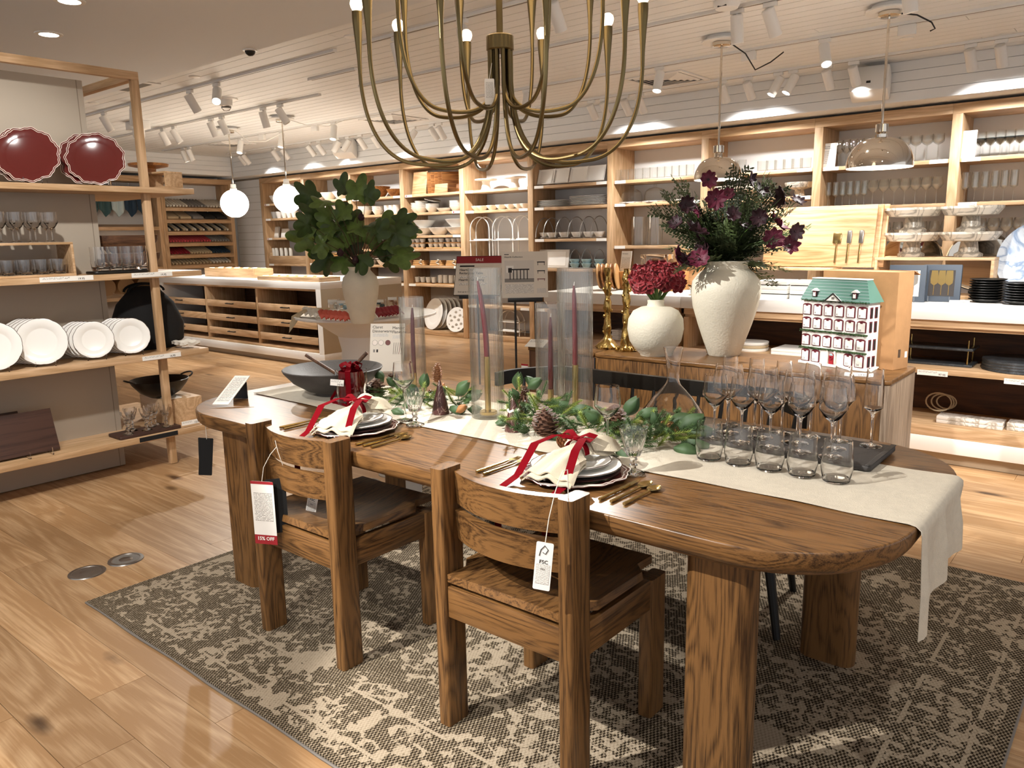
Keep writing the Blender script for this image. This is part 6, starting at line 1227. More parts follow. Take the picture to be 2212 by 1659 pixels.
# ------------------------------------------------------------------ cards on the table
p = ontab(503, 868); t = thing('menu_card', 'long white product card on a black wedge at the left table end', 'sign card', (p.x, p.y, TZ0), .55 + PI / 2); m = MB(); m.T = Matrix.Rotation(-.42, 4, 'Y'); o = MB().box(-.115, -.036, 0, .115, .036, .003).build('card', 'card_white', t, smooth=0, loc=(0, 0, .052), rot=(0, -.38, 0)); print_panel('fine_print', .055, .19, 'fine_print', o, (0, 0, .0038), (0, 0, PI / 2)); MB().box(.07, -.034, 0, .074, .034, .075).build('wedge', 'black_metal', t, smooth=0)
p = P(835, 803, z=TZ0 + .002); s = scale_at(p); t = thing('product_sign', 'white standing sign for Claret dinnerware and Mercer flatware', 'sign card', (p.x, p.y, TZ0 + .003), .60)
w_, h_ = 76 * s, 105 * s * 1.0; o = MB().box(-w_ / 2, 0, -.002, w_ / 2, h_, .002).build('card', 'sign_white', t, smooth=0, rot=(PI / 2 - .3, 0, 0)); 
text('Claret\nDinnerware', h_ * .085, o, (-w_ * .44, h_ * .90, .0024)); text('Mercer\nFlatware', h_ * .085, o, (w_ * .14, h_ * .88, .0024)); print_panel('fine_print', w_ * .45, h_ * .07, 'fine_print', o, (-w_ * .2, h_ * .76, .0026)); print_panel('fine_print', w_ * .3, h_ * .07, 'fine_print', o, (w_ * .3, h_ * .72, .0026))
for i, (fx_, mt_) in enumerate(((-.36, 'scallop_white'), (-.18, 'scallop_white'), (.02, 'photo_red'))): k = MB().lathe([(0, .0026), (w_ * .075, .0026)], 20, (w_ * fx_, h_ * .6, 0)).build('printed_plate', mt_, o, smooth=0); MB().tube([(w_ * fx_ + w_ * .075 * math.cos(a), h_ * .6 + w_ * .075 * math.sin(a), .0026) for a in [2 * PI * q / 20 for q in range(20)]], .0007, 4, closed=True).build('plate_outline', 'ink_grey', k)
for i in range(5): bar((w_ * (.18 + .055 * i), h_ * .36, .0028), (w_ * (.20 + .06 * i), h_ * .6, .0028), .002, .0006).build('printed_cutlery', 'ink_grey' if i != 3 else 'photo_red', o, smooth=0)
for i in range(2): MB().box(w_ * (-.4 + .09 * i), h_ * .40, .0022, w_ * (-.35 + .09 * i), h_ * .46, .0028).build('printed_swatch', ['grey_cloth', 'ink'][i], o, smooth=0)
# ------------------------------------------------------------------ winter greenery along the runner
def cone_mesh(h, R, seed):
    m = MB(); r = random.Random(seed); m.lathe([(0, 0), (R * .5, h * .04), (R * .72, h * .3), (R * .5, h * .7), (0, h * .97)], 10); n = int(26 + h * 420)
    for i in range(n):
        u = (i + .5) / n; a = i * 2.39996; rad = R * (math.sin(PI * (u * .80 + .16)) ** .75) ; z = h * u; c, s_ = math.cos(a), math.sin(a); w = R * .36 * (1 - .5 * u) + .002; l = R * .30; up_ = .5 * l * (1 - u) + .001
        b = rad * .62; m.add([(b * c + w * .5 * s_, b * s_ - w * .5 * c, z), (b * c - w * .5 * s_, b * s_ + w * .5 * c, z), (rad * c - w * s_, rad * s_ + w * c, z + up_), ((rad + l * .35) * c, (rad + l * .35) * s_, z + up_ * 1.5), (rad * c + w * s_, rad * s_ - w * c, z + up_)], [(0, 1, 2, 3, 4)]); k = len(m.v)
        m.add([(rad * c - w * s_, rad * s_ + w * c, z + up_), ((rad + l * .35) * c, (rad + l * .35) * s_, z + up_ * 1.5), (rad * c + w * s_, rad * s_ - w * c, z + up_), (rad * c + w * .6 * s_, rad * s_ - w * .6 * c, z + up_ - .0022), ((rad + l * .2) * c, (rad + l * .2) * s_, z + up_ * 1.3 - .003), (rad * c - w * .6 * s_, rad * s_ + w * .6 * c, z + up_ - .0022)], [(0, 1, 4, 5), (1, 2, 3, 4)])
    return m
def pinecone(px, py, h, R, rot, mat, label, seed, dz=0):
    p = onrun(px, py); return one('pinecone', cone_mesh(h, R, seed), mat, label, 'pinecone', (p.x, p.y, RZ0 + dz), rot, smooth=0)
pinecone(812, 862, .085, .040, (0, .1, 0), 'cone_brown', 'dark pinecone beside the ribboned tumbler', 1, .006); pinecone(945, 850, .09, .022, (.0, .08, 0), 'cone_tan', 'slim tan pinecone standing behind the left marble cone', 2, .05); pinecone(1182, 950, .105, .044, (.1, -.06, 0), 'cone_brown', 'large brown pinecone in the middle of the garland', 3, .012); pinecone(1145, 905, .07, .040, (1.2, .2, -.6), 'cone_brown', 'round brown pinecone facing the camera', 4, .04); pinecone(1210, 968, .075, .026, (1.4, .0, 1.2), 'cone_tan', 'small cone lying behind the right napkin', 5, .026); pinecone(1330, 940, .10, .040, (.25, .2, 0), 'cone_brown', 'brown pinecone seen through the right wine glass', 6, .01); pinecone(1462, 955, .085, .022, (1.35, 0, -2.0), 'cone_tan', 'slim tan pinecone lying at the right end of the garland', 7, .03); pinecone(1135, 870, .05, .024, (.6, .2, 0), 'cone_brown', 'tiny pinecone high in the middle greenery', 8, .03); pinecone(855, 835, .05, .022, (.5, -.4, 0), 'cone_brown', 'small pinecone behind the left wine glass', 9, .02)
def garland(label, cx, base, seed, pine, leaves, berries):
    r = random.Random(seed); g = thing('pine_garland', label, 'garland', base[:])
    def sprig(q, d, L, mat):
        m = MB(); d = d.normalized(); sd_ = d.orthogonal().normalized(); m.tube([q[:], (q + d * L)[:]], .0016, 4); n = int(L / .0009)
        for i in range(n):
            u = .1 + .9 * i / n; a = i * 2.4; s_ = sd_ * math.cos(a) + d.cross(sd_) * math.sin(a); b = q + d * L * u; e = b + (s_ * .8 + d * .65).normalized() * .021 * (1.05 - .35 * u); w = d.cross(s_) * .0014
            m.add([(b - w)[:], (b + w)[:], e[:]], [(0, 1, 2)])
        m.build('pine_sprig', mat, g, smooth=0)
    for px, py, dz, dx, dy, L, lt in pine:
        q = P(px, py, z=RZ0) - base; q.z = dz; sprig(q, sx_ * dx + Vector((0, 0, 1)) * dy + fx * r.uniform(.0, .6), L, 'pine_light' if lt else 'pine_green')
    for px, py, dz, dx, dy, L, bk in leaves:
        q = P(px, py, z=RZ0) - base; q.z = dz; d = (sx_ * dx + Vector((0, 0, 1)) * dy + fx * r.uniform(.1, .5)).normalized(); sd_ = (d.cross(fx + Vector((0, 0, r.uniform(-.4, .8))))).normalized(); nn = d.cross(sd_)
        MB().sheet(lambda u, v: (q + d * (L * u) + sd_ * ((v - .5) * L * .62 * math.sin(PI * (u * .9 + .06)) ** .8) + nn * (.016 * (abs(v - .5) * 2) ** 2 - .012 * math.sin(PI * u)))[:], 8, 6, .0007).build('magnolia_leaf', 'magnolia_back' if bk else 'magnolia', g, smooth=60)
    bm_ = MB().lathe([(0, .008), (.0056, .0056), (.008, 0), (.0056, -.0056), (0, -.008)], 12)
    me1 = bm_.mesh('berry', 'berry'); me2 = bm_.mesh('acorn', 'acorn')
    for i, (px, py, dz) in enumerate(berries): q = P(px, py, z=RZ0) - base; link('berry' if i % 2 else 'acorn', me1 if i % 2 else me2, g, (q.x, q.y, dz))
    return g
r_ = random.Random(9)
b1 = onrun(900, 870); b2 = onrun(1170, 930); b3 = onrun(1370, 955)
def rp(x0, x1, y0, y1, n, zmax): return [(r_.uniform(x0, x1), r_.uniform(y0, y1), r_.uniform(.006, zmax), r_.uniform(-1, 1), r_.uniform(.05, .7), r_.uniform(.05, .085), r_.random() < .3) for _ in range(n)]
garland('left greenery of pine sprigs and magnolia leaves around the small cylinder', 0, b1, 1, rp(835, 1010, 862, 888, 60, .045) + [(945, 890, .01, -.3, .2, .05, 1), (845, 884, .008, -.2, .3, .05, 1)], [(915, 872, .06, .2, 1, .075, 0), (860, 860, .05, -.6, .6, .06, 0), (985, 880, .05, .5, .6, .085, 0), (1005, 878, .03, .6, .3, .08, 0), (970, 893, .015, .8, -.05, .07, 0), (985, 897, .012, .4, .3, .05, 1), (845, 893, .012, .8, -.1, .06, 0), (870, 888, .02, .9, .1, .06, 0), (830, 850, .05, -.3, .7, .07, 0), (1010, 893, .015, 1, .1, .06, 0), (905, 868, .045, -.8, .5, .06, 0), (960, 876, .03, -.2, .8, .06, 0)], [(925, 868, .035), (930, 868, .045), (958, 860, .06), (964, 864, .052), (920, 872, .024), (862, 862, .03)])
garland('middle greenery mound between the two tall fluted cylinders', 0, b2, 2, rp(1100, 1230, 905, 945, 75, .09) + [(1125, 900, .09, -.1, 1, .07, 1), (1110, 905, .07, -.6, .7, .06, 1), (1170, 905, .085, .3, .9, .065, 0), (1200, 905, .07, .8, .5, .06, 0), (1140, 925, .02, -.3, .2, .05, 1)], [(1115, 893, .10, .2, .8, .07, 0), (1140, 893, .10, .7, .6, .07, 0), (1120, 905, .075, -.3, .5, .06, 0), (1190, 915, .06, .9, .2, .07, 0), (1100, 925, .03, -.8, -.2, .05, 0), (1145, 937, .012, -.3, .15, .06, 0), (1185, 948, .012, .2, .0, .06, 0), (1230, 920, .05, 1, .15, .09, 0), (1160, 890, .1, -.5, .6, .06, 0)], [(1102, 908, .05), (1106, 904, .058)])
garland('right greenery of pine, eucalyptus leaves and berries before the decanter', 0, b3, 3, rp(1240, 1490, 930, 975, 100, .05) + [(1290, 950, .04, .2, .7, .08, 1), (1450, 960, .02, .9, .2, .09, 1), (1270, 955, .05, -.4, .8, .07, 1)], [(1245, 935, .055, 1, .3, .085, 0), (1350, 930, .05, .5, .9, .085, 0), (1375, 935, .05, 1, .5, .08, 0), (1440, 945, .04, .9, .5, .09, 0), (1465, 950, .03, 1, .7, .1, 0), (1485, 955, .02, 1, .2, .09, 0), (1330, 975, .012, .1, -.1, .07, 0), (1455, 975, .012, .7, -.1, .08, 0), (1290, 970, .015, -.4, .0, .06, 0), (1420, 948, .04, -.2, .8, .06, 0), (1300, 945, .05, -.6, .5, .07, 0), (1470, 968, .01, .9, -.05, .09, 0)], [(1232, 958, .03), (1238, 956, .04), (1243, 962, .03), (1240, 966, .022), (1415, 962, .03), (1425, 935, .05), (1258, 967, .02), (1262, 962, .026), (1250, 972, .015)])
# ------------------------------------------------------------------ drawer island
IX0, IX1, IY0, IY1 = -10.98, -7.265, 5.40, 6.62
isl = thing('drawer_island', 'white island with oak drawers in three columns, left background', 'cabinet', ((IX0 + IX1) / 2, 6.0, 0))
MB().box(IX0, IY0, .90, IX1, IY1, .98, .002).build('top', 'white_laminate', isl, True); MB().box(IX0, IY0, .07, IX1 , IY1, .165, .002).build('plinth', 'white_laminate', isl, True)
MB().box(IX1 - .09, IY0, .1655, IX1, IY1, .8995, .002).build('end_panel', 'putty', isl, True); MB().box(IX0, IY0, .1655, IX0 + .09, IY1, .8995, .002).build('end_panel', 'white_laminate', isl, True); MB().box(IX1 - .09, IY0 - .002, .1655, IX1, IY0 - .0002, .8995).build('front_stile', 'white_laminate', isl, True, smooth=0)
MB().box(IX0 + .05, IY0 + .06, .003, IX1 - .05, IY1 - .06, .0695).build('kick', 'tan_laminate', isl, True, smooth=0)
MB().box(IX0 + .0905, IY0 + .02, .166, IX1 - .0905, IY1 - .6, .20, .001).build('bottom_board', 'oak_X', isl, True); MB().box(IX0 + .0905, IY0 + .02, .875, IX1 - .0905, IY1 - .6, .8995, .001).build('top_board', 'oak_X', isl, True); MB().box(IX0 + .0905, IY1 - .62, .2005, IX1 - .0905, IY1 - .6, .8745).build('back_board', 'counter_back', isl, True, smooth=0)
xs = [IX0 + .0905, IX0 + .0905 + 1.20, IX0 + .0905 + 2.40, IX1 - .0905]
xs = [P(338, 640, y=IY0 + .02).x, P(447, 660, y=IY0 + .02).x, P(557, 670, y=IY0 + .02).x, IX1 - .0905]
for x in xs[1:3]: MB().box(x - .02, IY0 + .015, .2005, x + .02, IY1 - .63, .8745, .001).build('divider', 'oak_Z', isl, True)
hm_ = MB().tube([(-.07, 0, 0), (-.07, -.03, 0), (.07, -.03, 0), (.07, 0, 0)], .007, 6).mesh('handle', 'black_metal')
for c in range(3):
    a, b = xs[c] + .03, xs[c + 1] - .03
    for r, z in enumerate((.62, .44, .26)):
        d = MB(); d.box(a, IY0 + .01, z, b, IY0 + .03, z + .085, .0015); o = d.build('drawer_front', 'oak_X', isl, True)
        d = MB(); d.box(a, IY0 + .0305, z, b, IY0 + .52, z + .012); d.build('drawer_tray', 'oak_X', isl, True, smooth=0)
        link('handle', hm_, o, ((a + b) / 2 - isl.location.x, IY0 + .01 - 6.0, z + .05))
        rr = random.Random(c * 9 + r)
        for q in range(4 if r == 0 else 3):
            x = rr.uniform(a + .1, b - .1); t = one('kitchen_tool', MB().tube([(0, 0, 0), (.05, .02, .008), (.15, .02, .004)], [.014, .010, .02], 8), ['ceramic', 'tan_wood', 'steel', 'grey_cloth'][q % 4], f'small kitchen tool {["at the left", "toward the left", "toward the right", "at the right"][q]} in the {["top", "middle", "bottom"][r]} drawer, {["left", "middle", "right"][c]} column', 'kitchen tool', (a + (b - a) * (q + .5) / 4 - .07, IY0 + .12, z + .034), (0, 0, rr.uniform(-.4, .4)))
# trays of small goods on the island
def tray_of(px0, px1, py, h, dep, label, n, seed):
    a, b = P(px0, py, z=.9805), P(px1, py + 1, z=.9805); yy = a.y; w = b.x - a.x
    t = thing('goods_tray', label, 'tray', ((a.x + b.x) / 2, yy, .9806)); w = abs(w)
    MB().box(-w / 2, 0, 0, w / 2, .02, h, .002).build('front', 'oak_X', t); MB().box(-w / 2, dep - .02, 0, w / 2, dep, h, .002).build('back', 'oak_X', t); MB().box(-w / 2, .0205, 0, -w / 2 + .02, dep - .0205, h, .002).build('side', 'oak_Y', t); MB().box(w / 2 - .02, .0205, 0, w / 2, dep - .0205, h, .002).build('side', 'oak_Y', t); MB().box(-w / 2 + .021, .021, h - .035, w / 2 - .021, dep - .021, h - .025).build('bed', 'oak_X', t)
    rr = random.Random(seed); pm = dish(.038, .03, .02, 14); base = None
    for i in range(n):
        x, y = (a.x + b.x) / 2 - w / 2 + .08 + (w - .16) * ((i % (n // 2)) / max(1, n // 2 - 1)), yy + .07 + (dep - .16) * (i // (n // 2))
        if base is None: base = o = one('pinch_bowl', pm, 'ceramic', '', 'bowl')
        else: o = copy_tree(base)
        o.location = (x, y, .9806 + h - .0245); o['label'] = 'small white pinch bowl in the ' + label; o['group'] = 'pinch bowls, ' + label
    return t
tray_of(443, 590, 597, .115, .30, 'taller oak goods tray on the island', 12, 1); tray_of(556, 745, 605, .05, .30, 'low oak goods tray on the island', 14, 2)
# ------------------------------------------------------------------ white round table with fig branches
DT = 6.35; c0 = PD(778, 690, DT); RTZ = .765
rc = P(790, 676, z=RTZ); dpt = (rc - CAM).dot(FW); sR = dpt / FPX; RR = 152 * sR
rt_ = thing('pedestal_table', 'round white pedestal table with flared base in the middle distance', 'table', (rc.x, rc.y, 0))
MB().lathe([(0, .003), (.36, .003), (.35, .03), (.26, .2), (.24, .42), (.27, .56), (RR * .72, RTZ - .06), (RR * .95, RTZ - .032), (RR, RTZ - .022), (RR, RTZ - .006), (RR - .008, RTZ), (0, RTZ)], 56).build('body', 'white_paint', rt_)
vt = P(783, 698, z=RTZ); s = scale_at(vt); fv = thing('vase', 'cream stoneware vase of fig branches on the white round table', 'vase', (vt.x, vt.y, RTZ + .0006))
pr = [(0, 0), (22 * s, 0), (24 * s, 3 * s), (30 * s, 30 * s), (37 * s, 62 * s), (39.5 * s, 82 * s), (36 * s, 98 * s), (27 * s, 108 * s), (23 * s, 113 * s), (23 * s, 117 * s), (25 * s, 121 * s), (22 * s, 121 * s), (20 * s, 112 * s)]
MB().lathe(pr, 40).build('body', 'cream_ceramic', fv); ftop = Vector((vt.x, vt.y, RTZ + 120 * s)); fd = (ftop - CAM).dot(FW)
fb = thing('fig_branches', 'branches of large lobed green fig leaves in the cream vase', 'bouquet', ftop[:])
def fig_leaf(px, py, R, ang, dd, mat, seed):
    r = random.Random(seed); c = PD(px, py, fd + dd) - ftop; f = ((CAM - ftop).normalized() + Vector((r.uniform(-.7, .7), r.uniform(-.7, .7), r.uniform(-.2, .8)))).normalized(); x_ = (sx_ * math.cos(ang) + Vector((0, 0, 1)) * math.sin(ang)); x_ = (x_ - f * x_.dot(f)).normalized(); y_ = f.cross(x_)
    m = MB(); K = 48; vs = [(c + f * .0)[:]]
    pts = []
    for k in range(K):
        a = 2 * PI * k / K; lob = .62 + .38 * abs(math.cos(2.5 * (a))) ** .8 if abs(((a + PI) % (2 * PI)) - PI) < 2.5 else .42; pts.append(c + (x_ * (math.cos(a) + .45) + y_ * math.sin(a) * .92) * (R * lob) + f * (.10 * R * math.sin(3 * a + seed) - .22 * R * (math.sin(a)) ** 2))
    o = c + x_ * (R * .2); inner = [o.lerp(q, .5) + f * (.05 * R) for q in pts]
    m.add([o[:]] + [q[:] for q in inner] + [q[:] for q in pts], [(0, 1 + k, 1 + (k + 1) % K) for k in range(K)] + [(1 + k, 1 + K + k, 1 + K + (k + 1) % K, 1 + (k + 1) % K) for k in range(K)])
    lf = m.build('leaf', mat, fb, smooth=60); MB().tube([(0, 0, -.02), (c * .45 + Vector((0, 0, .03)))[:], (c - x_ * (R * .1))[:]], [.004, .003, .002], 5).build('stem', 'twig', lf)
FL = [(678, 430, 2.6), (705, 440, 2.0), (745, 415, 1.6), (770, 425, 1.3), (790, 430, 1.2), (715, 470, 2.3), (690, 470, 2.8), (740, 470, 1.9), (668, 485, 3.1), (670, 515, 3.0), (690, 500, 2.7), (720, 500, 2.4), (755, 480, 1.6), (770, 500, 1.4), (800, 495, .9), (830, 490, .5), (860, 480, .4), (872, 490, .2), (850, 505, .2), (835, 520, .0), (815, 535, -.1), (855, 550, -.1), (840, 560, -.3), (690, 540, 3.3), (712, 555, 3.6), (740, 530, 2.6), (765, 545, 1.8), (795, 520, .8), (780, 555, -1.2), (750, 560, -2.4), (725, 520, 3.0), (700, 525, 3.4), (812, 505, .6), (760, 520, 2.0)]
for i, (px, py, an) in enumerate(FL): fig_leaf(px, py, (.115 if i % 3 else .14), an, random.Random(i).uniform(-.2, .15), 'fig_leaf' if i % 2 else 'fig_leaf_dark', i)
gm_ = MB().lathe([(0, -.035), (.02, -.028), (.028, -.008), (.022, .012), (.008, .03), (0, .034)], 14).mesh('fig', 'plum')
for px, py in ((780, 468), (735, 545), (768, 560)): q = PD(px, py, fd - .15) - ftop; link('fig', gm_, fb, q)
# things set round the vase
def jar(px, py, what, mat, i):
    p = P(px, py, z=RTZ); t = thing('napkin_ring_jar', f'clear glass jar of {what} on the white round table', 'jar', (p.x, p.y, RTZ + .0008)); MB().lathe([(0, 0), (.06, 0), (.06, .10), (.057, .10), (.057, .008), (0, .008)], 24).build('glass', 'clear_glass', t)
    for k in range(6): a = k * 1.05; MB().tube([(.026 * math.cos(a) + .018 * math.cos(b), .026 * math.sin(a) + .004 * math.sin(b), .03 + .018 * math.sin(b) + .04 * (k // 3)) for b in [2 * PI * q / 10 for q in range(10)]], .006, 5, closed=True).build('ring', mat, t)
    f = Vector((-FW.x, -FW.y, 0)).normalized(); MB().box(-.045, -.014, 0, .045, .014, .0015).build('price_tag', 'card_white', t, smooth=0, loc=(f * .063 + Vector((0, 0, .085)))[:], rot=(PI / 2, 0, .69))
jar(722, 668, 'white napkin rings', 'white_cloth', 0); jar(742, 670, 'clear glass rings', 'blue_glaze', 1); jar(775, 674, 'pale wooden rings', 'beige_cloth', 2); jar(822, 668, 'dark green rings', 'teal_cloth', 3); jar(850, 662, 'amber rings', 'acorn', 4)
def fold_napkins(px0, px1, py0, py1, mat, n, label, h=.05, L=.2):
    for i in range(n):
        u = (i + .5) / n; p = P(px0 + (px1 - px0) * u, py0 + (py1 - py0) * u, z=RTZ); f = Vector((-FW.x, -FW.y, 0)).normalized(); sd_ = Vector((RT.x, RT.y, 0)).normalized(); st_ = .55
        d = (f * .9 + sd_ * .35).normalized(); w_ = d.cross(Vector((0, 0, 1)))
        m = MB(); m.sheet(lambda u_, v: ((d * (L * (u_ - .65)) + w_ * ((v - .5) * .06) + Vector((0, 0, .008 + .05 * (1 - u_) + .018 * math.sin(PI * v) + .004 * math.sin(9 * u_))))[:]), 10, 8, .006)
        one('folded_napkin', m, mat, f'{label}, {W1[i]} from the left', 'napkin', (p.x, p.y, RTZ + .0075), group=label, smooth=60)
fold_napkins(695, 755, 692, 698, 'rust_cloth', 6, 'folded rust orange napkin at the table rim'); fold_napkins(765, 812, 695, 694, 'white_cloth', 4, 'folded cream napkin at the front rim'); fold_napkins(818, 866, 689, 682, 'red_cloth', 6, 'folded dark red napkin at the table rim'); fold_napkins(660, 692, 684, 691, 'white_cloth', 3, 'pale striped napkin at the left rim')
p = P(648, 684, z=RTZ); t = thing('draped_cloth', 'grey-beige linen cloth draped over the left table rim', 'cloth', (p.x, p.y, RTZ + .006)); sd_ = Vector((RT.x, RT.y, 0)).normalized(); f = Vector((-FW.x, -FW.y, 0)).normalized()
MB().sheet(lambda u, v: (sd_ * (.26 - .34 * u) + f * ((v - .5) * .17 + .03 * u) + Vector((0, 0, .05 + .016 * math.sin(v * 15 + u * 4) - (max(0, u - .62) * .5 * (.3 + .7 * v ** 2)) )))[:], 24, 18, .004).build('fold', 'beige_cloth', t, smooth=60)
p = P(800, 676, z=RTZ); t = thing('table_sign', 'small white sign standing before the fig vase', 'sign card', (p.x, p.y, RTZ + .001), .62); o = MB().box(-.045, 0, -.002, .045, .155, .002).build('card', 'card_white', t, smooth=0, rot=(PI / 2 - .2, 0, 0)); text('Table\nLinens', .014, o, (-.036, .13, .0024)); print_panel('fine_print', .07, .08, 'fine_print', o, (0, .065, .0024))
# ------------------------------------------------------------------ linen shelving on the far left wall
LX = -13.25
def linen_bay(y0, y1, zs_, label, slant=True):
    t = thing('linen_shelving', label, 'shelving', (LX, (y0 + y1) / 2, 0))
    for y in (y0, y1 - .07): MB().box(-13.70, y, .003, LX, y + .07, 2.46, .002).build('upright', 'oak_Z', t, True)
    MB().box(-13.70, y0, 2.4605, LX, y1, 2.55, .002).build('top_beam', 'oak_Y', t, True); MB().box(-13.71, y0 + .0705, .05, -13.69, y1 - .0705, 2.46).build('back_panel', 'shelf_back', t, True, smooth=0)
    for z in zs_:
        MB().box(LX - .022, y0 + .0705, z - .085, LX - .002, y1 - .0705, z - .03, .0015).build('shelf_lip', 'oak_Y', t, True)
        m = MB(); m.add([(LX - .0225, y0 + .071, z - .05), (LX - .0225, y1 - .071, z - .05), (-13.688, y1 - .071, z + .11 * slant), (-13.688, y0 + .071, z + .11 * slant), (LX - .0225, y0 + .071, z - .03), (LX - .0225, y1 - .071, z - .03), (-13.688, y1 - .071, z + .11 * slant + .02), (-13.688, y0 + .071, z + .11 * slant + .02)], [(3, 2, 1, 0), (4, 5, 6, 7), (0, 1, 5, 4), (1, 2, 6, 5), (2, 3, 7, 6), (3, 0, 4, 7)]); m.build('slanted_shelf', 'oak_Y', t, True, smooth=0)
    return t
LZS = [2.07, 1.865, 1.66, 1.465, 1.26, 1.08, .70, .40]
linen_bay(6.69, 8.04, LZS, 'oak linen shelving bay full of rolled napkins, far left corner'); 
roll = MB().lathe([(0, -.17), (.016, -.17), (.0205, -.16), (.0205, .16), (.016, .17), (0, .17)], 10)
ang = .3675
rme = {}
for j, (cols, nm, n) in enumerate(((['white_cloth', 'grey_cloth', 'white_cloth'], 'striped towel roll on the top linen shelf', 20), (['beige_cloth', 'grey_cloth', 'charcoal_cloth'], 'folded linen stack on the second linen shelf', 5), (['white_cloth', 'charcoal_cloth', 'beige_cloth'], 'black and cream napkin roll on the third linen shelf', 22), (['pink_cloth', 'pink_cloth', 'grey_cloth'], 'pinkish red napkin roll on the fourth linen shelf', 22), (['red_cloth', 'beige_cloth', 'navy_cloth'], 'red or navy napkin roll on the fifth linen shelf', 22), (['beige_cloth', 'beige_cloth', 'white_cloth'], 'beige napkin roll on the sixth linen shelf', 18))):
    z = LZS[j]
    for i in range(n):
        u = (i + .5) / n; y = 6.69 + .10 + (1.35 - .20) * u; c = cols[min(2, int(u * 3))] if j != 2 else cols[i % 3]
        if j == 1: key = ('f', c); me = rme.get(key) or rme.setdefault(key, MB().box(-.16, -.10, -.022, .16, .10, .022, .01).mesh('folded_linen', c)); name = 'folded_linen'
        else: key = ('r', c); me = rme.get(key) or rme.setdefault(key, roll.mesh('napkin_roll', c)); name = 'napkin_roll'
        kind = {'white_cloth': 'white', 'grey_cloth': 'grey', 'beige_cloth': 'beige', 'charcoal_cloth': 'charcoal', 'pink_cloth': 'pinkish red', 'red_cloth': 'dark red', 'navy_cloth': 'navy'}[c]
        o = link(name, me, None, (LX - .20, y, z + (.0658 if j != 1 else .0645)), (0, PI / 2 + ang, 0) if j != 1 else (0, ang, 0)); tag(o, f'{kind} {"folded linen" if j == 1 else "napkin roll"} on the {W1[j]} linen shelf from the top', 'napkin', nm)
lb = linen_bay(5.33, 6.685, [1.75, 1.08, .60], 'oak linen shelving bay with hanging towels, beside the display post', False)
for i, (c, lab) in enumerate((('teal_cloth', 'dusty teal towel hanging at the left of the linen bay'), ('teal_cloth', 'dark teal towel hanging second from the left'), ('pale_cloth', 'pale blue towel hanging in the middle of the linen bay'), ('navy_cloth', 'navy towel hanging beside the pale blue one'), ('navy_cloth', 'navy towel hanging nearest the display post'))):
    y = 5.60 + .21 * i; t = thing('hanging_towel', lab, 'towel', (LX - .12, y, 2.1)); MB().sheet(lambda u, v: (.02 * math.sin(u * 11) , (u - .5) * .2, .28 - .50 * v * (1 - .25 * abs(u - .5) * 2)), 12, 8, .012).build('cloth', c, t, smooth=60); MB().tube([(-.02, 0, .27), (-.02, 0, .34)], .006, 6).build('hook', 'steel', t)
# ------------------------------------------------------------------ sign stands
def sign(px0, px1, py0, py1, dep, label, rz, lean, n_leg, bg_='sign_white', frame=False):
    cpx, cpy = (px0 + px1) / 2, py1; c = PD(cpx, cpy, dep); s = dep / FPX; w, h = (px1 - px0) * s, (py1 - py0) * s
    t = thing('sign_stand', label, 'sign', (c.x, c.y, .003), rz); z = c.z - .003
    o = MB().box(-w / 2, 0, -.003, w / 2, h / math.cos(lean), .003).build('board', bg_, t, smooth=0, loc=(0, 0, z), rot=(PI / 2 - lean, 0, 0))
    MB().box(-w * .38, -.012, z - .03, w * .38, .014, z - .001, .001).build('ledge', 'black_metal', t)
    for x in ([0] if n_leg == 1 else [-w * .22, w * .22]): MB().tube([(x, .02, .012), (x, .02, z - .0305 + .02)], .008, 8).build('pole', 'black_metal', t)
    MB().box(-w * .45, -.12, 0, w * .45, .14, .012, .003).build('base', 'black_metal', t)
    return t, o, w, h / math.cos(lean)
t, o, w, h = sign(1085, 1184, 545, 643, 5.6, 'Hearth Collection sign on a black two-legged stand', .70, .08, 2)
text('Hearth Collection', h * .055, o, (-w * .44, h * .87, .0034)); MB().box(-w * .44, h * .935, .003, -w * .34, h * .95, .0036).build('printed_bar', 'ink', o, smooth=0)
ph = MB().box(-w * .44, h * .34, .003, w * .20, h * .81, .0038).build('photo', 'photo_pale', o, smooth=0)
MB().box(-w * .44, h * .34, .0038, w * .20, h * .42, .0042).build('photo_rug', 'grey_cloth', ph, smooth=0); MB().box(-w * .40, h * .55, .0038, -w * .24, h * .70, .0043).build('photo_fireplace', 'white_paint', ph, smooth=0); MB().box(-w * .36, h * .55, .0043, -w * .28, h * .65, .0046).build('photo_firebox', 'ink', ph, smooth=0); MB().box(-w * .28, h * .60, .0046, w * .10, h * .63, .0049).build('photo_table', 'photo_dark', ph, smooth=0)
for i in range(6): MB().box(-w * .33 + w * .075 * i, h * .40, .0046, -w * .31 + w * .075 * i, h * .60, .0050).build('photo_chair', 'photo_dark', ph, smooth=0)
print_panel('fine_print', w * .62, h * .2, 'fine_print', o, (-w * .12, h * .2, .0034)); print_panel('fine_print', w * .2, h * .1, 'fine_print', o, (w * .36, h * .15, .0034))
for i, (zz, hh, mm) in enumerate(((.70, .08, 'photo_dark'), (.52, .07, 'photo_dark'), (.36, .05, 'photo_red'))):
    k = MB().box(w * .27, h * zz + h * hh * .7, .003, w * .44, h * zz + h * hh, .0036).build('printed_table', mm, o, smooth=0)
    for q in (.28, .42): MB().box(w * q, h * zz, .003, w * (q + .012), h * zz + h * hh * .7, .0036).build('printed_leg', mm, k, smooth=0)
t, o, w, h = sign(978, 1082, 556, 637, 6.15, 'SALE sign with red header on a black pole stand', .45, .38, 1)
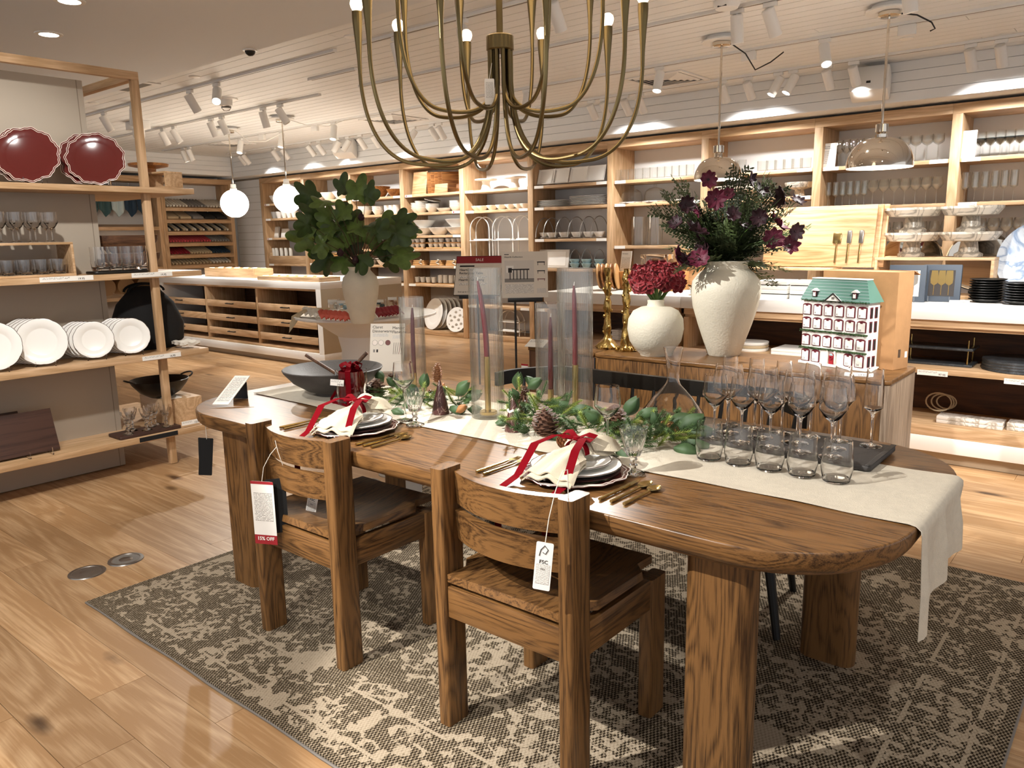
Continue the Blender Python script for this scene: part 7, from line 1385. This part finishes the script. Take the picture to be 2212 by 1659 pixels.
MB().box(-w / 2 - .006, -.006, -.006, w / 2 + .006, h + .006, -.0032).build('black_back', 'black_metal', o, smooth=0); MB().box(-w / 2, h * .82, .003, w / 2, h, .004).build('red_header', 'sale_red', o, smooth=0); text('SALE', h * .10, o, (0, h * .875, .0044), mat='card_white', align='CENTER')
MB().box(-w * .42, h * .725, .003, -w * .1, h * .765, .0036).build('black_strip', 'ink', o, smooth=0); text('Hearth 80"\nRectangular Table', h * .085, o, (-w * .42, h * .62, .0034), bold=.0004); text('Hearth Oak Dining', h * .085, o, (-w * .42, h * .36, .0034), bold=.0004); text('Save up to 15% on select', h * .055, o, (-w * .42, h * .06, .0034)); print_panel('fine_print', w * .6, h * .05, 'tag_print', o, (-w * .1, h * .46, .0034)); print_panel('fine_print', w * .6, h * .05, 'tag_print', o, (-w * .1, h * .28, .0034))
# ------------------------------------------------------------------ goods on and in the white counter
def onctr(px, py, z=CT): p = P(px, py, z=z); return Vector((p.x, min(max(p.y, CYF + .1), 6.1), z))
def obox(name, w, d, h, mat, label, cat, loc, rz=0, b=.003): return one(name, MB().box(-w / 2, -d / 2, 0, w / 2, d / 2, h, b), mat, label, cat, loc, (0, 0, rz))
for i, (x, z, lab) in enumerate(((-2.11, 0, 'white gift box with black band, lower left one on the counter'), (-2.11, .062, 'white gift box with black band, upper left one on the counter'), (-1.87, 0, 'white gift box, lower right one beside the cardboard box'), (-1.87, .062, 'white gift box, upper right one beside the cardboard box'))):
    t = thing('gift_box', lab, 'box', (x, 5.50, CT + z)); MB().box(-.11, -.11, 0, .11, .11, .028, .002).build('body', 'white_paint', t); MB().box(-.105, -.105, .0285, .105, .105, .034).build('band', 'ink', t, smooth=0); MB().box(-.11, -.11, .0345, .11, .11, .061, .002).build('lid', 'white_paint', t)
box_riser('riser_box', 'open oak riser box behind the white gift boxes', (-2.13, 5.79, CT + .0005), .66, .26, .20, .016, 'oak_X')
bx_ = thing('serving_board', 'big pale striped cutting board with three brass knives leaning on a riser', 'cutting board', (-1.93, 5.80, CT + .2014)); M_ = Matrix.Rotation(-.18, 4, 'X')
for k in range(3): m = MB(); m.T = Matrix.Translation((.03 * k, .03 * k, 0)) @ M_; m.box(-.42, 0, .0042, .36, .022, .44, .004); m.build('board', 'board_wood', bx_)
for k, x in enumerate((.11, .19, .27)):
    m = MB(); m.T = M_; m.box(x - .006, -.008, .03, x + .006, -.001, .17, .002); o = m.build('knife_handle', 'bright_brass', bx_); m = MB(); m.T = M_
    (m.box(x - .028, -.007, .17, x + .028, -.002, .245, .004) if k == 0 else m.box(x - .012, -.007, .17, x + .018, -.002, .26, .005)); m.build('blade', ['bright_brass', 'steel', 'steel'][k], o)
box_riser('riser_box', 'open oak riser box under the marble cake stands', (-1.20, 6.0, CT + .0005), .72, .34, .27, .018, 'oak_X')
cs_ = MB().lathe([(0, 0), (.085, 0), (.085, .02), (.06, .035), (.05, .10), (.155, .108), (.185, .15), (.185, .165), (.17, .165), (.15, .128), (0, .122)], 36)
for i, (x, l) in enumerate(((-1.37, 0), (-1.37, 1), (-1.02, 0), (-1.02, 1))): one('marble_cake_stand', cs_, 'grey_marble', f'veined grey marble cake stand, {["left lower", "left upper", "right lower", "right upper"][i]} one on the riser', 'cake stand', (x, 6.0, CT + .2715 + l * .1655))
for i, x in enumerate((-1.41, -.985)): t = thing('silver_tray', ['round polished silver tray standing behind the left cake stand', 'round polished silver tray standing behind the right cake stand'][i], 'tray', (x, 6.215, CT + .0006)); t.rotation_euler = (0, 0, 0); MB().lathe([(0, 0), (.16, 0), (.20, .012), (.205, .02), (.19, .02), (.155, .008), (0, .008)], 36).build('dish', 'chrome', t, loc=(0, 0, .235), rot=(1.45, 0, 0)); MB().box(-.05, -.02, 0, .05, .02, .035, .004).build('foot', 'black_metal', t)
for i, (px, gl_) in enumerate(((1955, 0), (2030, 1))):
    p = onctr(px, 652); t = thing('framed_glass_set', ['dark blue gift box with two white wine glasses in its window', 'dark blue gift box with gold wine glass in its window'][i], 'gift box', (p.x, p.y, CT + .001), .1); w_, h_ = .215, .235; rx = (PI / 2 - .12, 0, 0)
    fr = MB().box(-w_ / 2, 0, -.06, w_ / 2, h_, 0, .003).build('box', 'blue_box', t, rot=rx); MB().box(-w_ * .34, h_ * .15, 0, w_ * .34, h_ * .85, .0012).build('window', ['card_white', 'blue_box'][i] if 0 else ['photo_pale', 'photo_dark'][i], fr, smooth=0)
    for x in (-.042, .0, .042):
        c_ = (['ink_grey', 'bright_brass'][i]); g_ = MB().prism([(x - .022, h_ * .62), (x - .02, h_ * .5), (x - .003, h_ * .44), (x + .003, h_ * .44), (x + .02, h_ * .5), (x + .022, h_ * .62), (x + .018, h_ * .84), (x - .018, h_ * .84)], .0012, .0022).build('printed_glass', c_, fr, smooth=0); MB().box(x - .002, h_ * .18, .0012, x + .002, h_ * .45, .0022).build('printed_stem', c_, g_, smooth=0)
    s_ = thing('plate_stand', ['clear stand before the left blue gift box', 'clear stand before the right blue gift box'][i], 'plate stand', (p.x, p.y - .035, CT + .0006), .1)
    for q in (-.06, .06): MB().tube([(q, -.02, .04), (q, -.018, .004), (q, .02, .004)], .003, 6).build('prong', 'thick_glass', s_)
for i, (px, py, n) in enumerate(((2125, 655, 9), (2200, 660, 8))):
    p = onctr(px, py); me_ = dish(.105, .02, .06, 32, .003); b_ = None
    for k in range(n):
        if b_ is None: b_ = o = one('black_plate', me_, 'black_metal', '', 'plate')
        else: o = copy_tree(b_)
        o.location = (p.x, p.y + .1, CT + .0006 + k * .0155); o['label'] = f'black dinner plate, {W1[k] if k < 8 else "ninth"} from the bottom in the {["left", "right"][i]} stack'; o['group'] = 'black plate stacks'
p = onctr(2190, 640); one('marble_board', MB().lathe([(0, 0), (.25, 0), (.252, .006), (.25, .018), (0, .018)], 48), 'blue_marble', 'round blue-white marble board standing behind the black plates', 'serving board', (p.x + .16, 6.02, CT + .252), (1.40, 0, 0))
# left part of the counter
p = onctr(1430, 610); bo = board('cutting_board', .34, .34, 'square pale cutting board leaning left of the big vase', -3.05, 5.95, CT + .001, 'board_wood', .02, .2)
obox('wood_box', .56, .26, .15, 'tan_wood', 'low wooden box under the acrylic cube on the counter', 'box', (-3.32, 5.86, CT + .0006)); t = thing('acrylic_cube', 'clear acrylic box of driftwood on the wooden box', 'box', (-3.28, 5.86, CT + .1514)); MB().box(-.11, -.08, 0, .11, .08, .14, .002).build('shell', 'clear_glass', t); MB().lathe([(0, .004), (.05, .01), (.07, .05), (.04, .10), (0, .11)], 9, fn=lambda a, i: 1 + .3 * math.sin(3 * a + i)).build('driftwood', 'cone_tan', t)
t = thing('small_cabinet', 'small pale wooden frame box with dark opening near the candlesticks', 'box', (-3.12, 5.50, CT + .0006), .1); MB().box(-.09, -.04, 0, .09, .04, .21, .004).build('frame', 'oak_Z', t); MB().box(-.05, -.0415, .03, .05, -.0402, .18).build('opening', 'ink', t, smooth=0); MB().lathe([(0, 0), (.014, 0), (.014, .05), (.006, .07), (0, .07)], 12, (0, -.055, .0)).build('bottle', 'card_white', t)
for i in range(5): one('wood_round', MB().lathe([(0, 0), (.105, 0), (.11, .008), (.105, .016), (0, .016)], 32), 'bowl_wood' if i % 2 else 'tan_wood', f'round wooden plate standing beside the gold candlesticks, {W1[i]} in its row', 'plate', (-3.70 + .035 * i, 5.62 + .014 * i, CT + .114), (1.42, 0, 1.95), 'standing wooden rounds')
items_ = one('shallow_dish', dish(.13, .05, .07), 'cream_ceramic', 'shallow stone dish on the counter between the two vases', 'dish', (-2.66, 5.52, CT + .0006)); t = thing('wooden_vase', 'gnarled brown wooden vessel behind the large vase', 'vase', (-2.62, 5.90, CT + .0006)); MB().lathe([(0, 0), (.08, 0), (.12, .06), (.13, .15), (.10, .22), (.085, .24), (.07, .23), (.06, .1), (0, .05)], 24, fn=lambda a, i: 1 + .10 * math.sin(3 * a + i * .8)).build('body', 'bowl_wood', t)
MB_ = 0
# counter shelf and deck
CS = .6008
t = thing('tiered_tray', 'black two-level slate tray with brass posts on the counter shelf', 'tray', (-1.06, 5.54, CS)); 
for z in (.0, .10): MB().box(-.21, -.11, z, .21, .11, z + .014, .003).build('slab', 'dark_slate', t)
for x in (-.18, .18):
    for y in (-.085, .085): MB().tube([(x, y, .014), (x, y, .165)], .005, 8).build('post', 'bright_brass', t)
for i in range(4): one('slate_round', MB().lathe([(0, 0), (.21, 0), (.212, .004), (.21, .016), (0, .016)], 48), 'dark_slate', f'round black slate board, {W1[i]} from the bottom of the stack', 'serving board', (-.60, 5.52, CS + i * .0165), (0, 0, i * .7), 'slate rounds')
obox('framed_print', .16, .03, .2, 'black_metal', 'black frame at the right end of the counter shelf', 'frame', (-.27, 5.50, CS))
for i in range(3): one('banded_plate', MB().lathe([(0, 0), (.11, 0), (.115, .01), (.115, .02), (0, .022)], 36), 'beige_cloth' if i % 2 else 'ceramic', f'pale banded plate, {W1[i]} from the bottom, beside the large vase', 'plate', (-2.26, 5.46, CS + i * .0225), group='banded plates')
for i in range(2): obox('white_tray', .42, .26, .02, 'ceramic', f'flat white tray on the counter shelf, {["lower", "upper"][i]} one', 'tray', (-1.86, 5.46, CS + i * .0205))
for i in range(5): obox('white_plank', .36, .12, .016, 'white_marble', f'stacked pale marble bar behind the candlesticks, {W1[i]} from the bottom', 'board', (-3.26 + .006 * (i % 2), 5.47, CS + .0165 * i))
DZ = .2458
for i, (x, l, w_) in enumerate(((-.83, 0, .36), (-.83, 1, .36), (-.64, 0, .3), (-.64, 1, .3))):
    obox('marble_slab', w_ if i < 2 else .12, .13, .022, 'white_marble', f'white veined marble slab on the counter deck, {["lower front", "upper front", "lower right", "upper right"][i]} one', 'serving board', (x if i < 2 else -.575, 5.44 if i < 2 else 5.47, DZ + l * .0225))
bk = thing('recipe_book', 'colourful cheese board book at the right edge of the counter deck', 'book', (-.42, 5.41, DZ + .001), .0); o = MB().box(-.09, 0, -.025, .09, .20, 0, .002).build('cover', 'tan_wood', bk, rot=(PI / 2 - .08, 0, 0)); MB().box(-.05, .06, 0, .05, .14, .001).build('title_panel', 'card_white', o, smooth=0); text('THE\nCHEESE\nBOARD\nDECK', .015, o, (0, .122, .0014), align='CENTER')
rr = random.Random(4)
for i in range(12): a = i * .53; MB().lathe([(0, .0012), (.016, .0012)], 7, (.068 * math.cos(a), .10 + .078 * math.sin(a), 0)).build('printed_fruit', ['photo_red', 'bright_brass', 'stem_green', 'navy_cloth', 'rust_cloth'][i % 5], o, smooth=0)
t = thing('cable_coil', 'coiled tan cable with dark strap in the counter corner', 'cable', (-1.05, 5.62, DZ)); 
for k in range(3): MB().tube([(.075 * math.cos(a) * (1 - .12 * k) + .02 * k, .015 * k, .085 + .06 * math.sin(a) * (1 - .12 * k)) for a in [2 * PI * q / 20 for q in range(20)]], .005, 6, closed=True).build('loop', 'beige_cloth', t)
MB().tube([(.02, 0, .02), (.1, -.05, .006), (.16, -.02, .006), (.08, .05, .006)], .005, 6).build('tail', 'rubber', t)
# ------------------------------------------------------------------ light through the glasses on the dining table
for l in bpy.data.lights:
    if l.name.startswith('ceiling_spot') and l.energy in (320.0,) or l.name.startswith('track_spot_beam') and l.energy == 250: l.cycles.is_caustics_light = True
for o in list(COL.objects):
    if o.type != 'MESH' or not o.data.materials: continue
    if o.data.materials[0] and o.data.materials[0].name in ('clear_glass', 'thick_glass') and abs(o.matrix_basis.translation.z if o.parent is None else o.parent.location.z) < .82 and (o.parent or o).location.x > -3.2: o.cycles.is_caustics_caster = True
    if o.name.startswith(('table_runner', 'tabletop')): o.cycles.is_caustics_receiver = True
